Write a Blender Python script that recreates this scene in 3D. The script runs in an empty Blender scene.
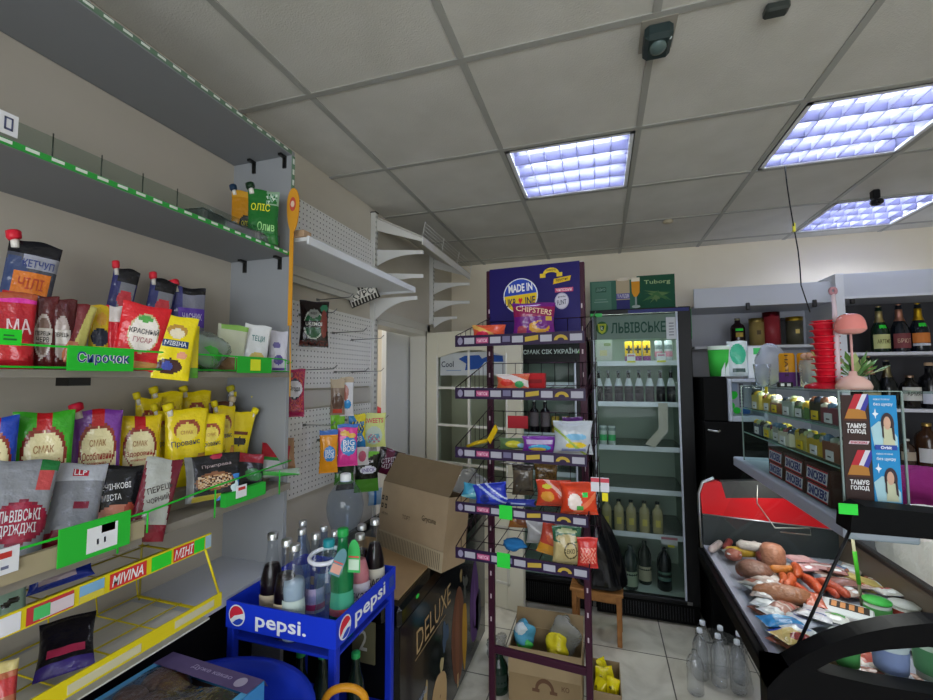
import bpy, math, random
from mathutils import Vector, Matrix, Euler
PI = math.pi
rnd = random.Random(7)
CL = bpy.context.scene.collection
# ---------------------------------------------------------------- camera frame
H = 1.6; FPX = 429.6; YAW, PITCH, ROLL = .30172, .06356, -.00319
_cy, _sy, _cp, _sp, _cr, _sr = math.cos(YAW), math.sin(YAW), math.cos(PITCH), math.sin(PITCH), math.cos(ROLL), math.sin(ROLL)
CF = Vector((-_sy*_cp, _cy*_cp, _sp)); _r = Vector((_cy, _sy, 0)); _u = _r.cross(CF)
CR = _r*_cr + _u*_sr; CU = -_r*_sr + _u*_cr
CAM = Vector((0, 0, H))
def ray(x, y): return CF + CR*((x-466.5)/FPX) - CU*((y-350)/FPX)
def aX(x, y, X): v = ray(x, y); return CAM + v*(X/v.x)
def aY(x, y, Y): v = ray(x, y); return CAM + v*(Y/v.y)
def aZ(x, y, Z): v = ray(x, y); return CAM + v*((Z-H)/v.z)
def aPl(x, y, p0, n): v = ray(x, y); return CAM + v*((p0-CAM).dot(n)/v.dot(n))
# ---------------------------------------------------------------- colour, materials
def lin(c):
    if isinstance(c, str):
        c = c.lstrip('#'); c = c if len(c) == 6 else ''.join(k*2 for k in c); c = tuple(int(c[i:i+2], 16)/255 for i in (0, 2, 4))
    return tuple((v/12.92 if v <= .04045 else ((v+.055)/1.055)**2.4) for v in c[:3])
MATS = {}
def nodemat(name):
    m = bpy.data.materials.new(name); m.use_nodes = True
    nt = m.node_tree; nt.nodes.clear()
    out = nt.nodes.new('ShaderNodeOutputMaterial')
    return m, nt, out
def colmat(key, rough, metal=0, bump=0, bscale=60, coat=0, spec=.5, noise=0, nscale=8, emit=0):
    m, nt, out = nodemat(key); N = nt.nodes.new; L = nt.links.new
    b = N('ShaderNodeBsdfPrincipled'); a = N('ShaderNodeAttribute'); a.attribute_name = 'Col'
    b.inputs['Roughness'].default_value = rough; b.inputs['Metallic'].default_value = metal
    b.inputs['Coat Weight'].default_value = coat; b.inputs['Specular IOR Level'].default_value = spec
    col = a.outputs['Color']
    tc = N('ShaderNodeTexCoord')
    if noise:
        n = N('ShaderNodeTexNoise'); n.inputs['Scale'].default_value = nscale; n.inputs['Detail'].default_value = 6
        L(tc.outputs['Object'], n.inputs['Vector'])
        mr = N('ShaderNodeMapRange'); mr.inputs['From Min'].default_value = .3; mr.inputs['From Max'].default_value = .7
        mr.inputs['To Min'].default_value = 1-noise; mr.inputs['To Max'].default_value = 1.0
        L(n.outputs['Fac'], mr.inputs['Value'])
        mx = N('ShaderNodeVectorMath'); mx.operation = 'SCALE'
        L(col, mx.inputs[0]); L(mr.outputs['Result'], mx.inputs['Scale']); col = mx.outputs['Vector']
    L(col, b.inputs['Base Color'])
    if emit:
        L(a.outputs['Color'], b.inputs['Emission Color']); b.inputs['Emission Strength'].default_value = emit
    if bump:
        n2 = N('ShaderNodeTexNoise'); n2.inputs['Scale'].default_value = bscale; n2.inputs['Detail'].default_value = 3
        L(tc.outputs['Object'], n2.inputs['Vector'])
        bp = N('ShaderNodeBump'); bp.inputs['Strength'].default_value = bump; bp.inputs['Distance'].default_value = .01
        L(n2.outputs['Fac'], bp.inputs['Height']); L(bp.outputs['Normal'], b.inputs['Normal'])
    L(b.outputs[0], out.inputs['Surface']); MATS[key] = m
colmat('matte', .75, noise=.06)
colmat('paint', .55, noise=.05, nscale=3)
colmat('plastic', .4, spec=.25)
colmat('gloss', .15, coat=.1, spec=.35)
colmat('black', .5, spec=.08)
colmat('film', .2, bump=.55, bscale=38)
colmat('metal', .35, metal=1)
colmat('chrome', .12, metal=1)
colmat('card', .85, noise=.1, nscale=14)
colmat('wood', .6, noise=.3, nscale=30)
colmat('foodm', .35, bump=.4, bscale=90, noise=.25, nscale=60)
colmat('cloth', .9, bump=.6, bscale=25)
colmat('lamp', .5, emit=28)
colmat('glow', .5, emit=1.1)
def clearmat(key, refl=1.0, rough=.03, haze=0, bump=0):
    m, nt, out = nodemat(key); N = nt.nodes.new; L = nt.links.new
    a = N('ShaderNodeAttribute'); a.attribute_name = 'Col'
    t = N('ShaderNodeBsdfTransparent'); L(a.outputs['Color'], t.inputs['Color'])
    g = N('ShaderNodeBsdfGlossy'); g.inputs['Roughness'].default_value = rough
    fr = N('ShaderNodeLayerWeight'); fr.inputs['Blend'].default_value = .5
    pw = N('ShaderNodeMath'); pw.operation = 'POWER'; pw.inputs[1].default_value = 3.5; L(fr.outputs['Facing'], pw.inputs[0])
    ad = N('ShaderNodeMath'); ad.operation = 'MULTIPLY_ADD'; ad.inputs[1].default_value = .55; ad.inputs[2].default_value = .035; L(pw.outputs[0], ad.inputs[0])
    ml = N('ShaderNodeMath'); ml.operation = 'MULTIPLY'; ml.inputs[1].default_value = refl
    L(ad.outputs[0], ml.inputs[0])
    mx = N('ShaderNodeMixShader'); L(ml.outputs[0], mx.inputs[0]); 
    first = t.outputs[0]
    if haze:
        d = N('ShaderNodeBsdfTranslucent'); d.inputs['Color'].default_value = (.8, .82, .85, 1)
        d2 = N('ShaderNodeBsdfDiffuse'); d2.inputs['Color'].default_value = (.75, .78, .8, 1)
        m2 = N('ShaderNodeMixShader'); L(d.outputs[0], m2.inputs[1]); L(d2.outputs[0], m2.inputs[2])
        m1 = N('ShaderNodeMixShader'); m1.inputs[0].default_value = haze
        L(t.outputs[0], m1.inputs[1]); L(m2.outputs[0], m1.inputs[2]); first = m1.outputs[0]
    if bump:
        tc = N('ShaderNodeTexCoord'); n2 = N('ShaderNodeTexNoise'); n2.inputs['Scale'].default_value = 45
        L(tc.outputs['Object'], n2.inputs['Vector'])
        bp = N('ShaderNodeBump'); bp.inputs['Strength'].default_value = bump; bp.inputs['Distance'].default_value = .01
        L(n2.outputs['Fac'], bp.inputs['Height']); L(bp.outputs['Normal'], g.inputs['Normal']); L(bp.outputs['Normal'], fr.inputs['Normal'])
    L(first, mx.inputs[1]); L(g.outputs[0], mx.inputs[2]); L(mx.outputs[0], out.inputs['Surface']); MATS[key] = m
clearmat('glass', .22)
clearmat('pet', 3.0, rough=.06, haze=.05, bump=.7)
clearmat('tint', 1.0, haze=.05)
clearmat('flint', .7)
clearmat('wrap', 1.8, rough=.1, haze=.3, bump=.9)
def pegmat():
    m, nt, out = nodemat('pegboard'); N = nt.nodes.new; L = nt.links.new
    tc = N('ShaderNodeTexCoord'); sp = N('ShaderNodeSeparateXYZ'); L(tc.outputs['Object'], sp.inputs[0])
    def M(op, a, b=None):
        n = N('ShaderNodeMath'); n.operation = op
        for i, q in enumerate((a, b)):
            if q is None: continue
            if isinstance(q, (int, float)): n.inputs[i].default_value = q
            else: L(q, n.inputs[i])
        return n.outputs[0]
    def cell(o): return M('SUBTRACT', M('FRACT', M('MULTIPLY', o, 1/.026)), .5)
    cy, cz = cell(sp.outputs[1]), cell(sp.outputs[2])
    d = M('SQRT', M('ADD', M('MULTIPLY', cy, cy), M('MULTIPLY', cz, cz)))
    h = M('LESS_THAN', d, .14)
    b = N('ShaderNodeBsdfPrincipled'); b.inputs['Roughness'].default_value = .5
    mx = N('ShaderNodeMix'); mx.data_type = 'RGBA'; L(h, mx.inputs[0])
    mx.inputs[6].default_value = (*lin('#f2f2ef'), 1); mx.inputs[7].default_value = (.08, .08, .08, 1)
    L(mx.outputs[2], b.inputs['Base Color']); L(b.outputs[0], out.inputs['Surface']); MATS['peg'] = m
pegmat()
def wallmat(key, c1, c2, scale, rough=.9, bump=.15):
    m, nt, out = nodemat(key); N = nt.nodes.new; L = nt.links.new
    tc = N('ShaderNodeTexCoord'); n = N('ShaderNodeTexNoise'); n.inputs['Scale'].default_value = scale; n.inputs['Detail'].default_value = 5
    L(tc.outputs['Object'], n.inputs['Vector'])
    r = N('ShaderNodeValToRGB'); r.color_ramp.elements[0].position = .35; r.color_ramp.elements[1].position = .68
    r.color_ramp.elements[0].color = (*lin(c1), 1); r.color_ramp.elements[1].color = (*lin(c2), 1)
    L(n.outputs['Fac'], r.inputs[0])
    b = N('ShaderNodeBsdfPrincipled'); b.inputs['Roughness'].default_value = rough
    L(r.outputs[0], b.inputs['Base Color'])
    n2 = N('ShaderNodeTexNoise'); n2.inputs['Scale'].default_value = 180
    L(tc.outputs['Object'], n2.inputs['Vector'])
    bp = N('ShaderNodeBump'); bp.inputs['Strength'].default_value = bump; bp.inputs['Distance'].default_value = .004
    L(n2.outputs['Fac'], bp.inputs['Height']); L(bp.outputs['Normal'], b.inputs['Normal'])
    L(b.outputs[0], out.inputs['Surface']); MATS[key] = m
wallmat('wall', '#c9c2b3', '#d2ccbe', 2)
wallmat('wallwarm', '#e9dfc9', '#f0e8d4', 2)
wallmat('tile', '#c6c4bb', '#d0cec6', 5, bump=.4)
def floormat():
    m, nt, out = nodemat('floor_tiles'); N = nt.nodes.new; L = nt.links.new
    tc = N('ShaderNodeTexCoord'); mp = N('ShaderNodeMapping'); mp.inputs['Location'].default_value = (-.325, -2.787, 0)
    L(tc.outputs['Object'], mp.inputs[0])
    br = N('ShaderNodeTexBrick'); br.offset = 0; br.squash = 1
    br.inputs['Scale'].default_value = 1; br.inputs['Brick Width'].default_value = .45; br.inputs['Row Height'].default_value = .45
    br.inputs['Mortar Size'].default_value = .0035; br.inputs['Mortar Smooth'].default_value = 0
    br.inputs['Color1'].default_value = (*lin('#cfcab9'), 1); br.inputs['Color2'].default_value = (*lin('#d6d2c3'), 1); br.inputs['Mortar'].default_value = (*lin('#5c5850'), 1)
    L(mp.outputs[0], br.inputs['Vector'])
    n = N('ShaderNodeTexNoise'); n.inputs['Scale'].default_value = 4; n.inputs['Detail'].default_value = 7; n.inputs['Distortion'].default_value = 1.5
    L(tc.outputs['Object'], n.inputs['Vector'])
    r = N('ShaderNodeValToRGB'); r.color_ramp.elements[0].position = .3; r.color_ramp.elements[1].position = .6
    r.color_ramp.elements[0].color = (.72, .7, .66, 1); r.color_ramp.elements[1].color = (1, 1, 1, 1); L(n.outputs['Fac'], r.inputs[0])
    mx = N('ShaderNodeMix'); mx.data_type = 'RGBA'; mx.blend_type = 'MULTIPLY'; mx.inputs[0].default_value = 1
    L(br.outputs['Color'], mx.inputs[6]); L(r.outputs[0], mx.inputs[7])
    b = N('ShaderNodeBsdfPrincipled'); b.inputs['Roughness'].default_value = .3; L(mx.outputs[2], b.inputs['Base Color'])
    L(b.outputs[0], out.inputs['Surface']); MATS['floor'] = m
floormat()
# ---------------------------------------------------------------- text shapes (flat letters used on surfaces)
_tc = {}
def letters(s, bold=0.0):
    k = (s, bold)
    if k not in _tc:
        cu = bpy.data.curves.new('t', 'FONT'); cu.body = s; cu.align_x = 'CENTER'; cu.resolution_u = 2; cu.offset = bold
        o = bpy.data.objects.new('t', cu); CL.objects.link(o)
        dg = bpy.context.evaluated_depsgraph_get(); me = bpy.data.meshes.new_from_object(o.evaluated_get(dg))
        vs = [(v.co.x, v.co.y) for v in me.vertices]; fs = [tuple(p.vertices) for p in me.polygons]
        bpy.data.objects.remove(o); bpy.data.curves.remove(cu); bpy.data.meshes.remove(me)
        if vs:
            x0, x1 = min(v[0] for v in vs), max(v[0] for v in vs); y0, y1 = min(v[1] for v in vs), max(v[1] for v in vs)
            w, h = max(x1-x0, 1e-4), max(y1-y0, 1e-4)
            vs = [((x-x0)/w-.5, (y-y0)/h-.5) for x, y in vs]
            _tc[k] = (vs, fs, w/h)
        else: _tc[k] = ([], [], 1)
    return _tc[k]
# ---------------------------------------------------------------- mesh builder
class MB:
    def __init__(s): s.v = []; s.f = []; s.c = []; s.m = []; s.sm = []; s.M = Matrix.Identity(4)
    def xf(s, loc=(0, 0, 0), rot=(0, 0, 0)): s.M = Matrix.Translation(loc) @ Euler(rot).to_matrix().to_4x4(); return s
    def add(s, vs, fs, col, mat='plastic', smooth=False):
        b = len(s.v); s.v += [tuple(s.M @ Vector(p)) for p in vs]; multi = isinstance(col, list)
        for i, f in enumerate(fs):
            s.f.append(tuple(b+k for k in f)); s.c.append(col[i] if multi else col); s.m.append(mat); s.sm.append(smooth)
        return s
    def box(s, lo, hi, col, mat='plastic', bev=0):
        x0, y0, z0 = lo; x1, y1, z1 = hi
        if bev:
            b = min(bev, (x1-x0)*.45, (y1-y0)*.45, (z1-z0)*.45)
            vs = []
            for X, sx in ((x0, 1), (x1, -1)):
                for Y, sy in ((y0, 1), (y1, -1)):
                    for Z, sz in ((z0, 1), (z1, -1)):
                        vs += [(X, Y+sy*b, Z+sz*b), (X+sx*b, Y, Z+sz*b), (X+sx*b, Y+sy*b, Z)]
            def q(ix, iy, iz, a): return (ix*4+iy*2+iz)*3+a
            fs = []
            for i in (0, 1):
                fs.append((q(i,0,0,0), q(i,1,0,0), q(i,1,1,0), q(i,0,1,0)))
                fs.append((q(0,i,0,1), q(1,i,0,1), q(1,i,1,1), q(0,i,1,1)))
                fs.append((q(0,0,i,2), q(1,0,i,2), q(1,1,i,2), q(0,1,i,2)))
            for i in (0, 1):
                for j in (0, 1):
                    fs.append((q(i,j,0,0), q(i,j,1,0), q(i,j,1,1), q(i,j,0,1)))
                    fs.append((q(i,0,j,0), q(i,1,j,0), q(i,1,j,2), q(i,0,j,2)))
                    fs.append((q(0,i,j,1), q(1,i,j,1), q(1,i,j,2), q(0,i,j,2)))
                    for k in (0, 1): fs.append((q(i,j,k,0), q(i,j,k,1), q(i,j,k,2)))
            return s.add(vs, fs, col, mat)
        vs = [(x, y, z) for x in (x0, x1) for y in (y0, y1) for z in (z0, z1)]
        return s.add(vs, [(0,1,3,2), (4,6,7,5), (0,4,5,1), (2,3,7,6), (0,2,6,4), (1,5,7,3)], col, mat)
    def prism(s, poly, fn, d0, d1, col, mat='plastic'):
        # poly: 2D points; fn(a, b, t) gives the 3D point at thickness position t
        n = len(poly); vs = [fn(a, b, d0) for a, b in poly] + [fn(a, b, d1) for a, b in poly]
        return s.add(vs, [tuple(range(n))[::-1], tuple(range(n, 2*n))] + [(i, (i+1) % n, n+(i+1) % n, n+i) for i in range(n)], col, mat)
    def tube(s, pts, r, col, mat='metal', n=6, closed=False):
        pts = [Vector(p) for p in pts]; rr = r if isinstance(r, (list, tuple)) else [r]*len(pts)
        vs = []; fs = []; up = None; m = len(pts)
        for i, p in enumerate(pts):
            if closed: d = pts[(i+1) % m]-pts[i-1]
            else: d = pts[min(i+1, m-1)]-pts[max(i-1, 0)]
            d = d.normalized() if d.length > 1e-9 else Vector((0, 0, 1))
            if up is None: up = d.orthogonal().normalized()
            a = (up-d*up.dot(d)); a = a.normalized() if a.length > 1e-6 else d.orthogonal().normalized()
            up = a; b = d.cross(a)
            for k in range(n):
                t = 2*PI*k/n; vs.append(tuple(p+(a*math.cos(t)+b*math.sin(t))*rr[i]))
        for i in range(m if closed else m-1):
            for k in range(n):
                j = (i+1) % m; fs.append((i*n+k, i*n+(k+1) % n, j*n+(k+1) % n, j*n+k))
        if not closed: fs += [tuple(range(n))[::-1], tuple(range((m-1)*n, m*n))]
        return s.add(vs, fs, col, mat, True)
    def lathe(s, prof, col, mat='plastic', n=20, c=(0, 0, 0), a0=0, a1=2*PI, cols=None):
        full = abs(a1-a0-2*PI) < 1e-6; k = n if full else n+1
        vs = [(c[0]+r*math.cos(a0+(a1-a0)*j/n), c[1]+r*math.sin(a0+(a1-a0)*j/n), c[2]+z) for r, z in prof for j in range(k)]
        fs = []; cc = []
        for i in range(len(prof)-1):
            for j in range(n):
                j2 = (j+1) % k; fs.append((i*k+j, i*k+j2, (i+1)*k+j2, (i+1)*k+j)); cc.append(cols[i] if cols else col)
        return s.add(vs, fs, cc, mat, True)
    def surf(s, fn, nu, nv, colf, mat='film', smooth=True):
        vs = [fn(i/nu, j/nv) for j in range(nv+1) for i in range(nu+1)]
        fs = []; cc = []
        for j in range(nv):
            for i in range(nu):
                a = j*(nu+1)+i; fs.append((a, a+1, a+nu+2, a+nu+1)); cc.append(colf((i+.5)/nu, (j+.5)/nv) if callable(colf) else colf)
        return s.add(vs, fs, cc, mat, smooth)
    def sphere(s, c, r, col, mat='plastic', nu=16, nv=10, rough=0, seed=1):
        r = r if isinstance(r, (list, tuple)) else (r, r, r); q = random.Random(seed)
        ph = [q.uniform(0, 6) for _ in range(6)]
        def fn(u, v):
            a = 2*PI*u; b = PI*v-PI/2; k = 1+rough*(math.sin(3*a+ph[0]+2*b)*.5+math.sin(2*a+5*b+ph[1])*.5)*math.cos(b)
            return (c[0]+r[0]*k*math.cos(b)*math.cos(a), c[1]+r[1]*k*math.cos(b)*math.sin(a), c[2]+r[2]*k*math.sin(b))
        return s.surf(fn, nu, nv, col, mat)
    def text(s, t, fn, cu, cv, w, h, col, mat='matte', rot=0, bold=0.01):
        # fn(u, v) gives the 3D point of a surface position; w, h are the size of the line in that surface's units
        vs, fs, asp = letters(t, bold); c, q = math.cos(rot), math.sin(rot)
        pts = [fn(cu+(x*w)*c-(y*h)*q, cv+(x*w)*q+(y*h)*c) for x, y in vs]
        return s.add(pts, fs, col, mat)
    def build(s, name, parent=None, loc=None, rotz=0, **kw):
        me = bpy.data.meshes.new(name); me.from_pydata(s.v, [], s.f)
        keys = []
        for k in s.m:
            if k not in keys: keys.append(k)
        for k in keys: me.materials.append(MATS[k])
        ix = {k: i for i, k in enumerate(keys)}
        me.polygons.foreach_set('material_index', [ix[k] for k in s.m])
        me.polygons.foreach_set('use_smooth', s.sm)
        ca = me.color_attributes.new('Col', 'FLOAT_COLOR', 'CORNER')
        arr = []; cache = {}
        for f, c in zip(s.f, s.c):
            if c not in cache: cache[c] = (*lin(c), 1.0)
            arr += cache[c]*len(f)
        ca.data.foreach_set('color', arr); me.update()
        o = bpy.data.objects.new(name, me); CL.objects.link(o)
        if parent: o.parent = parent
        if loc is not None: o.location = loc
        o.rotation_euler = (0, 0, rotz)
        for k, v in kw.items(): 
            if v: o[k] = v
        return o
def thing(name, label, cat, loc=(0, 0, 0), rotz=0, group=None, tilt=(0, 0)):
    o = bpy.data.objects.new(name, None); CL.objects.link(o); o.empty_display_size = .05
    o.location = loc; o.rotation_euler = (tilt[0], tilt[1], rotz); o['label'] = label; o['category'] = cat
    if group: o['group'] = group
    return o
def tag(o, label, cat, group=None):
    o['label'] = label; o['category'] = cat
    if group: o['group'] = group
    return o
def attach(o, par):
    o.parent = par; o.matrix_parent_inverse = par.matrix_basis.inverted()
    for k in ('label', 'category', 'group'):
        if k in o: del o[k]
    return o
def struct(mb, name, **k): o = mb.build(name, **k); o['kind'] = 'structure'; return o
def relabel_copy(root, loc, rotz, label, group=None):
    r = root.copy(); CL.objects.link(r); r.location = loc; r.rotation_euler = (root.rotation_euler[0], root.rotation_euler[1], rotz); r['label'] = label
    if group: r['group'] = group
    for ch in list(root.children):
        c = ch.copy(); CL.objects.link(c); c.parent = r
        for g in ch.children:
            d = g.copy(); CL.objects.link(d); d.parent = c
    return r
# ---------------------------------------------------------------- printed packs
def paint(base, shapes):
    def f(u, v):
        c = base
        for sh in shapes:
            k = sh[0]
            if k == 'r':
                if sh[1] <= u <= sh[3] and sh[2] <= v <= sh[4]: c = sh[5]
            elif k == 'e':
                if ((u-sh[1])/sh[3])**2+((v-sh[2])/sh[4])**2 <= 1: c = sh[5]
            elif k == 'd':   # diagonal band a*u+b*v between lo and hi
                if sh[3] <= sh[1]*u+sh[2]*v <= sh[4]: c = sh[5]
            elif k == 'n':   # scattered pieces (food picture) in a rect, several colours
                if sh[1] <= u <= sh[3] and sh[2] <= v <= sh[4]:
                    q = math.sin(u*37+math.sin(v*29)*2)+math.sin(v*41+math.cos(u*31)*2)
                    c = sh[5][int((q+2)/4*len(sh[5])) % len(sh[5])]
        return c
    return f
# food picture colour sets
def fit(box, rz, zs=None, X=None, Y=None):
    x0, y0, x1, y1 = box; xm = (x0+x1)/2; n = Vector((math.sin(rz), -math.cos(rz), 0))
    p = aX(xm, y1, X) if X is not None else aY(xm, y1, Y)
    a = aPl(x0, (y0+y1)/2, p, n); b = aPl(x1, (y0+y1)/2, p, n); t = aPl(xm, y0, p, n)
    w = (b-a).length; z0 = p.z if zs is None else zs
    c = (a+b)/2
    return Vector((c.x, c.y, z0)), w, t.z-z0
def pouch_mb(w, h, d, base, shapes=(), texts=(), style='stand', seed=0, mat='film', back=None):
    q = random.Random(seed+int(w*1e4)); p1, p2, p3 = q.uniform(0, 6), q.uniform(0, 6), q.uniform(0, 6)
    mb = MB(); cf = paint(base, shapes)
    def th(u, v):
        e = max(0, 1-abs(2*u-1)**3.2)**.6
        if style == 'stand': f = (1-v)**.45*(.35+.65*min(1, v*9)) if v < 1 else 0
        elif style == 'pillow': f = max(0, math.sin(PI*min(1, max(0, (v-.05)/.9))))**.5
        else: f = 1 if .02 < v < .98 else 0
        wr = 1+.12*math.sin(9*v+p1+3*u)+.08*math.sin(14*u+p2+4*v)
        return d/2*e*f*wr
    def pos(u, v, side, off=0):
        sq = 1
        if style == 'stand': sq = 1-.06*math.sin(PI*v)
        elif style == 'pillow': sq = 1-.10*math.sin(PI*v)
        x = (u-.5)*w*sq; lean = .012*math.sin(5*v+p3)*h
        return (x, side*(-th(u, v))+lean-(off if side > 0 else -off), v*h + .012*h*math.sin(u*7+p2)*(v > .9))
    nu, nv = 32, 36
    mb.surf(lambda u, v: pos(u, v, 1), nu, nv, cf, mat)
    bc = back or base
    mb.surf(lambda u, v: pos(1-u, v, -1), nu//2, nv//2, bc, mat)
    vb = [pos(i/nu, 0, 1) for i in range(nu+1)]+[pos(i/nu, 0, -1) for i in range(nu, -1, -1)]
    mb.add(vb, [tuple(range(len(vb)))], bc, mat)
    for t in texts:
        s_, cu, cv, tw, thh, c = t[:6]; rot = t[6] if len(t) > 6 else 0
        asp = h/w
        fnn = lambda a, b: pos(min(.99, max(.01, a)), min(.99, max(.01, b)), 1, .0012)
        vs, fs, _ = letters(s_, .012); cc, ss = math.cos(rot), math.sin(rot)
        pts = []
        for x, y in vs:
            X_, Y_ = x*tw*w, y*thh*h
            pts.append(fnn(cu+(X_*cc-Y_*ss)/w, cv+(X_*ss+Y_*cc)/h))
        mb.add(pts, fs, c, 'matte')
    return mb
def pack(name, label, cat, box, rz, X=None, Y=None, zs=None, d=.03, base='#cc2222', shapes=(), texts=(), style='stand', cap=None, group=None, tilt=0, roll=0, mat='film', seed=0, back=None, hang=False):
    """a flexible printed pack whose front faces the aisle; returns its root"""
    loc, w, h = fit(box, rz, zs, X, Y)
    loc = loc - Vector((math.cos(rz), math.sin(rz), 0))*(h*math.sin(roll)*(.7 if style == 'stand' else .5))
    mb = pouch_mb(w, h/max(.3, math.cos(tilt)*math.cos(roll)), d, base, shapes, texts, style, seed, mat, back)
    if cap:
        t = thing(name, label, cat, loc, rz, group); t.rotation_euler = (tilt, roll, rz)
        mb.build('printed_bag', t)
        c = MB(); side = cap[1]; hh = h/max(.3, math.cos(tilt))
        cx, cz = side*w*.36, hh*.97; dx, dz = side*.35, .94
        r = min(.0145, w*.15)
        c.tube([(cx, 0, cz-.012), (cx+dx*.012, 0, cz+dz*.006)], r*.55, '#e8e4dc', 'plastic', 10)
        c.tube([(cx+dx*.01, 0, cz+dz*.006), (cx+dx*.016, 0, cz+dz*.010), (cx+dx*.024, 0, cz+dz*.024), (cx+dx*.027, 0, cz+dz*.027)], [r*.85, r, r, r*.7], cap[0], 'plastic', 12)
        c.build('screw_cap', t)
        return t
    o = mb.build(name, None, loc); o.rotation_euler = (tilt, roll, rz)
    return tag(o, label, cat, group)
def ell_pts(cx, cy, rx, ry, n=28, a0=0, a1=2*PI): return [(cx+rx*math.cos(a0+(a1-a0)*i/n), cy+ry*math.sin(a0+(a1-a0)*i/n)) for i in range(n+(abs(a1-a0) < 6.2))]
class Face:
    """flat printed face: places flat shapes on a plane given by origin, two axes and a normal offset"""
    def __init__(s, o, ux, uy): s.o = Vector(o); s.x = Vector(ux); s.y = Vector(uy); s.n = s.x.cross(s.y).normalized()
    def at(s, u, v, d=.001): return tuple(s.o+s.x*u+s.y*v+s.n*d)
    def poly(s, mb, pts, col, d=.001, mat='matte'): mb.add([s.at(u, v, d) for u, v in pts], [tuple(range(len(pts)))], col, mat)
    def rect(s, mb, u0, v0, u1, v1, col, d=.001, mat='matte'): s.poly(mb, [(u0, v0), (u1, v0), (u1, v1), (u0, v1)], col, d, mat)
    def text(s, mb, t, cu, cv, w, h, col, rot=0, d=.002, mat='matte', bold=.012, sh=0):
        vs, fs, a = letters(t, bold); c, q = math.cos(rot), math.sin(rot); lx, ly = s.x.length, s.y.length
        pts = []
        for x, y in vs:
            X_ = (x*w + y*h*sh*ly/lx)*lx; Y_ = y*h*ly; pts.append(s.at(cu+(X_*c-Y_*q)/lx, cv+(X_*q+Y_*c)/ly, d))
        mb.add(pts, fs, col, mat)
# ---------------------------------------------------------------- bottles
def bottle_prof(kind, r, h):
    if kind == 'soda': return [(0, 0), (r*.9, 0), (r, .02*h), (r, .42*h), (r*.97, .5*h), (r*.78, .6*h), (r*.52, .7*h), (r*.43, .8*h), (r*.42, .95*h), (0, .955*h)]
    if kind == 'hour': return [(0, 0), (r*.92, 0), (r, .03*h), (r, .3*h), (r*.9, .4*h), (r*.95, .52*h), (r*.82, .62*h), (r*.5, .74*h), (r*.41, .84*h), (r*.41, .95*h), (0, .955*h)]
    if kind == 'champ': return [(0, 0), (r*.95, 0), (r, .03*h), (r, .42*h), (r*.93, .5*h), (r*.6, .62*h), (r*.4, .72*h), (r*.34, .85*h), (r*.38, .96*h), (0, .965*h)]
    if kind == 'wine': return [(0, 0), (r*.97, 0), (r, .02*h), (r, .58*h), (r*.9, .65*h), (r*.42, .72*h), (r*.37, .8*h), (r*.37, .95*h), (0, .955*h)]
    if kind == 'squat': return [(0, 0), (r*.95, 0), (r, .03*h), (r, .6*h), (r*.85, .7*h), (r*.4, .78*h), (r*.36, .92*h), (0, .925*h)]
    if kind == 'pet': return [(0, .01*h), (r*.8, 0), (r, .04*h), (r*.96, .3*h), (r, .35*h), (r*.93, .45*h), (r, .55*h), (r*.98, .68*h), (r*.7, .8*h), (r*.33, .88*h), (r*.3, .95*h), (0, .955*h)]
    if kind == 'jug': return [(0, .01*h), (r*.7, 0), (r*.78, .06*h), (r*.75, .25*h), (r*.6, .38*h), (r*.62, .45*h), (r*.95, .62*h), (r, .7*h), (r*.9, .8*h), (r*.5, .9*h), (r*.28, .93*h), (r*.27, .97*h), (0, .975*h)]
def bottle(name, label, cat, loc, r, h, kind='soda', body='#203020', bmat='gloss', cap='#cfd2d4', paper=None, foil=None, group=None, fill=None, word=None, faceang=-PI/2, capmat='metal', wordcol='#303030', tagc=None):
    t = thing(name, label, cat, loc, 0, group)
    prof = bottle_prof(kind, r, h); MB().lathe(prof, body, bmat, 18).build('bottle_body', t)
    def rad(z):
        for (r0, z0), (r1, z1) in zip(prof, prof[1:]):
            if z0 <= z <= z1 and z1 > z0: return r0+(r1-r0)*(z-z0)/(z1-z0)
        return r
    if fill:   # liquid
        f, c = fill
        pr = [(0, .012*h)]+[(max(0, a-.0025), max(b, .012*h)) for a, b in prof[1:-1] if b < f*h]+[(rad(f*h)-.0025, f*h), (0, f*h)]
        MB().lathe(pr, c, 'plastic', 16).build('liquid', t)
    if cap:
        zt = prof[-2][1]; rt = prof[-2][0]+.0015
        MB().lathe([(rt, zt-.05*h), (rt, zt+.01*h), (rt*.85, zt+.018*h), (0, zt+.018*h)], cap, capmat, 14).build('bottle_cap', t)
    if foil:
        zs = [.64*h, .72*h, .8*h, .88*h, .965*h]
        m = MB(); m.lathe([(rad(z)+.0014, z) for z in zs]+[(rad(.96*h)*.9, h*.99), (0, h)], foil, 'metal', 14); m.build('foil_neck', t)
    if paper:
        for p in (paper if isinstance(paper, list) else [paper]):
            z0, z1, c = p[:3]; span = p[3] if len(p) > 3 else 2.4
            m = MB(); m.lathe([(rad(z0*h)+.001, z0*h), (rad(z1*h)+.001, z1*h)], c, 'matte', 14, a0=faceang-span/2, a1=faceang+span/2)
            if word and p is (paper[0] if isinstance(paper, list) else paper):
                rr = rad((z0+z1)/2*h)+.002
                m.text(word, lambda u, v: (rr*math.cos(faceang+u), rr*math.sin(faceang+u), v), 0, (z0+z1)/2*h, 1.5, (z1-z0)*h*.3, wordcol)
            m.build('paper_label', t)
    if tagc:
        m = MB(); m.lathe([(rad(.52*h)+.002, .5*h), (rad(.58*h)+.002, .58*h)], tagc, 'matte', 6, a0=faceang-.5, a1=faceang+.5); m.build('price_sticker', t)
    return t
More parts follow.
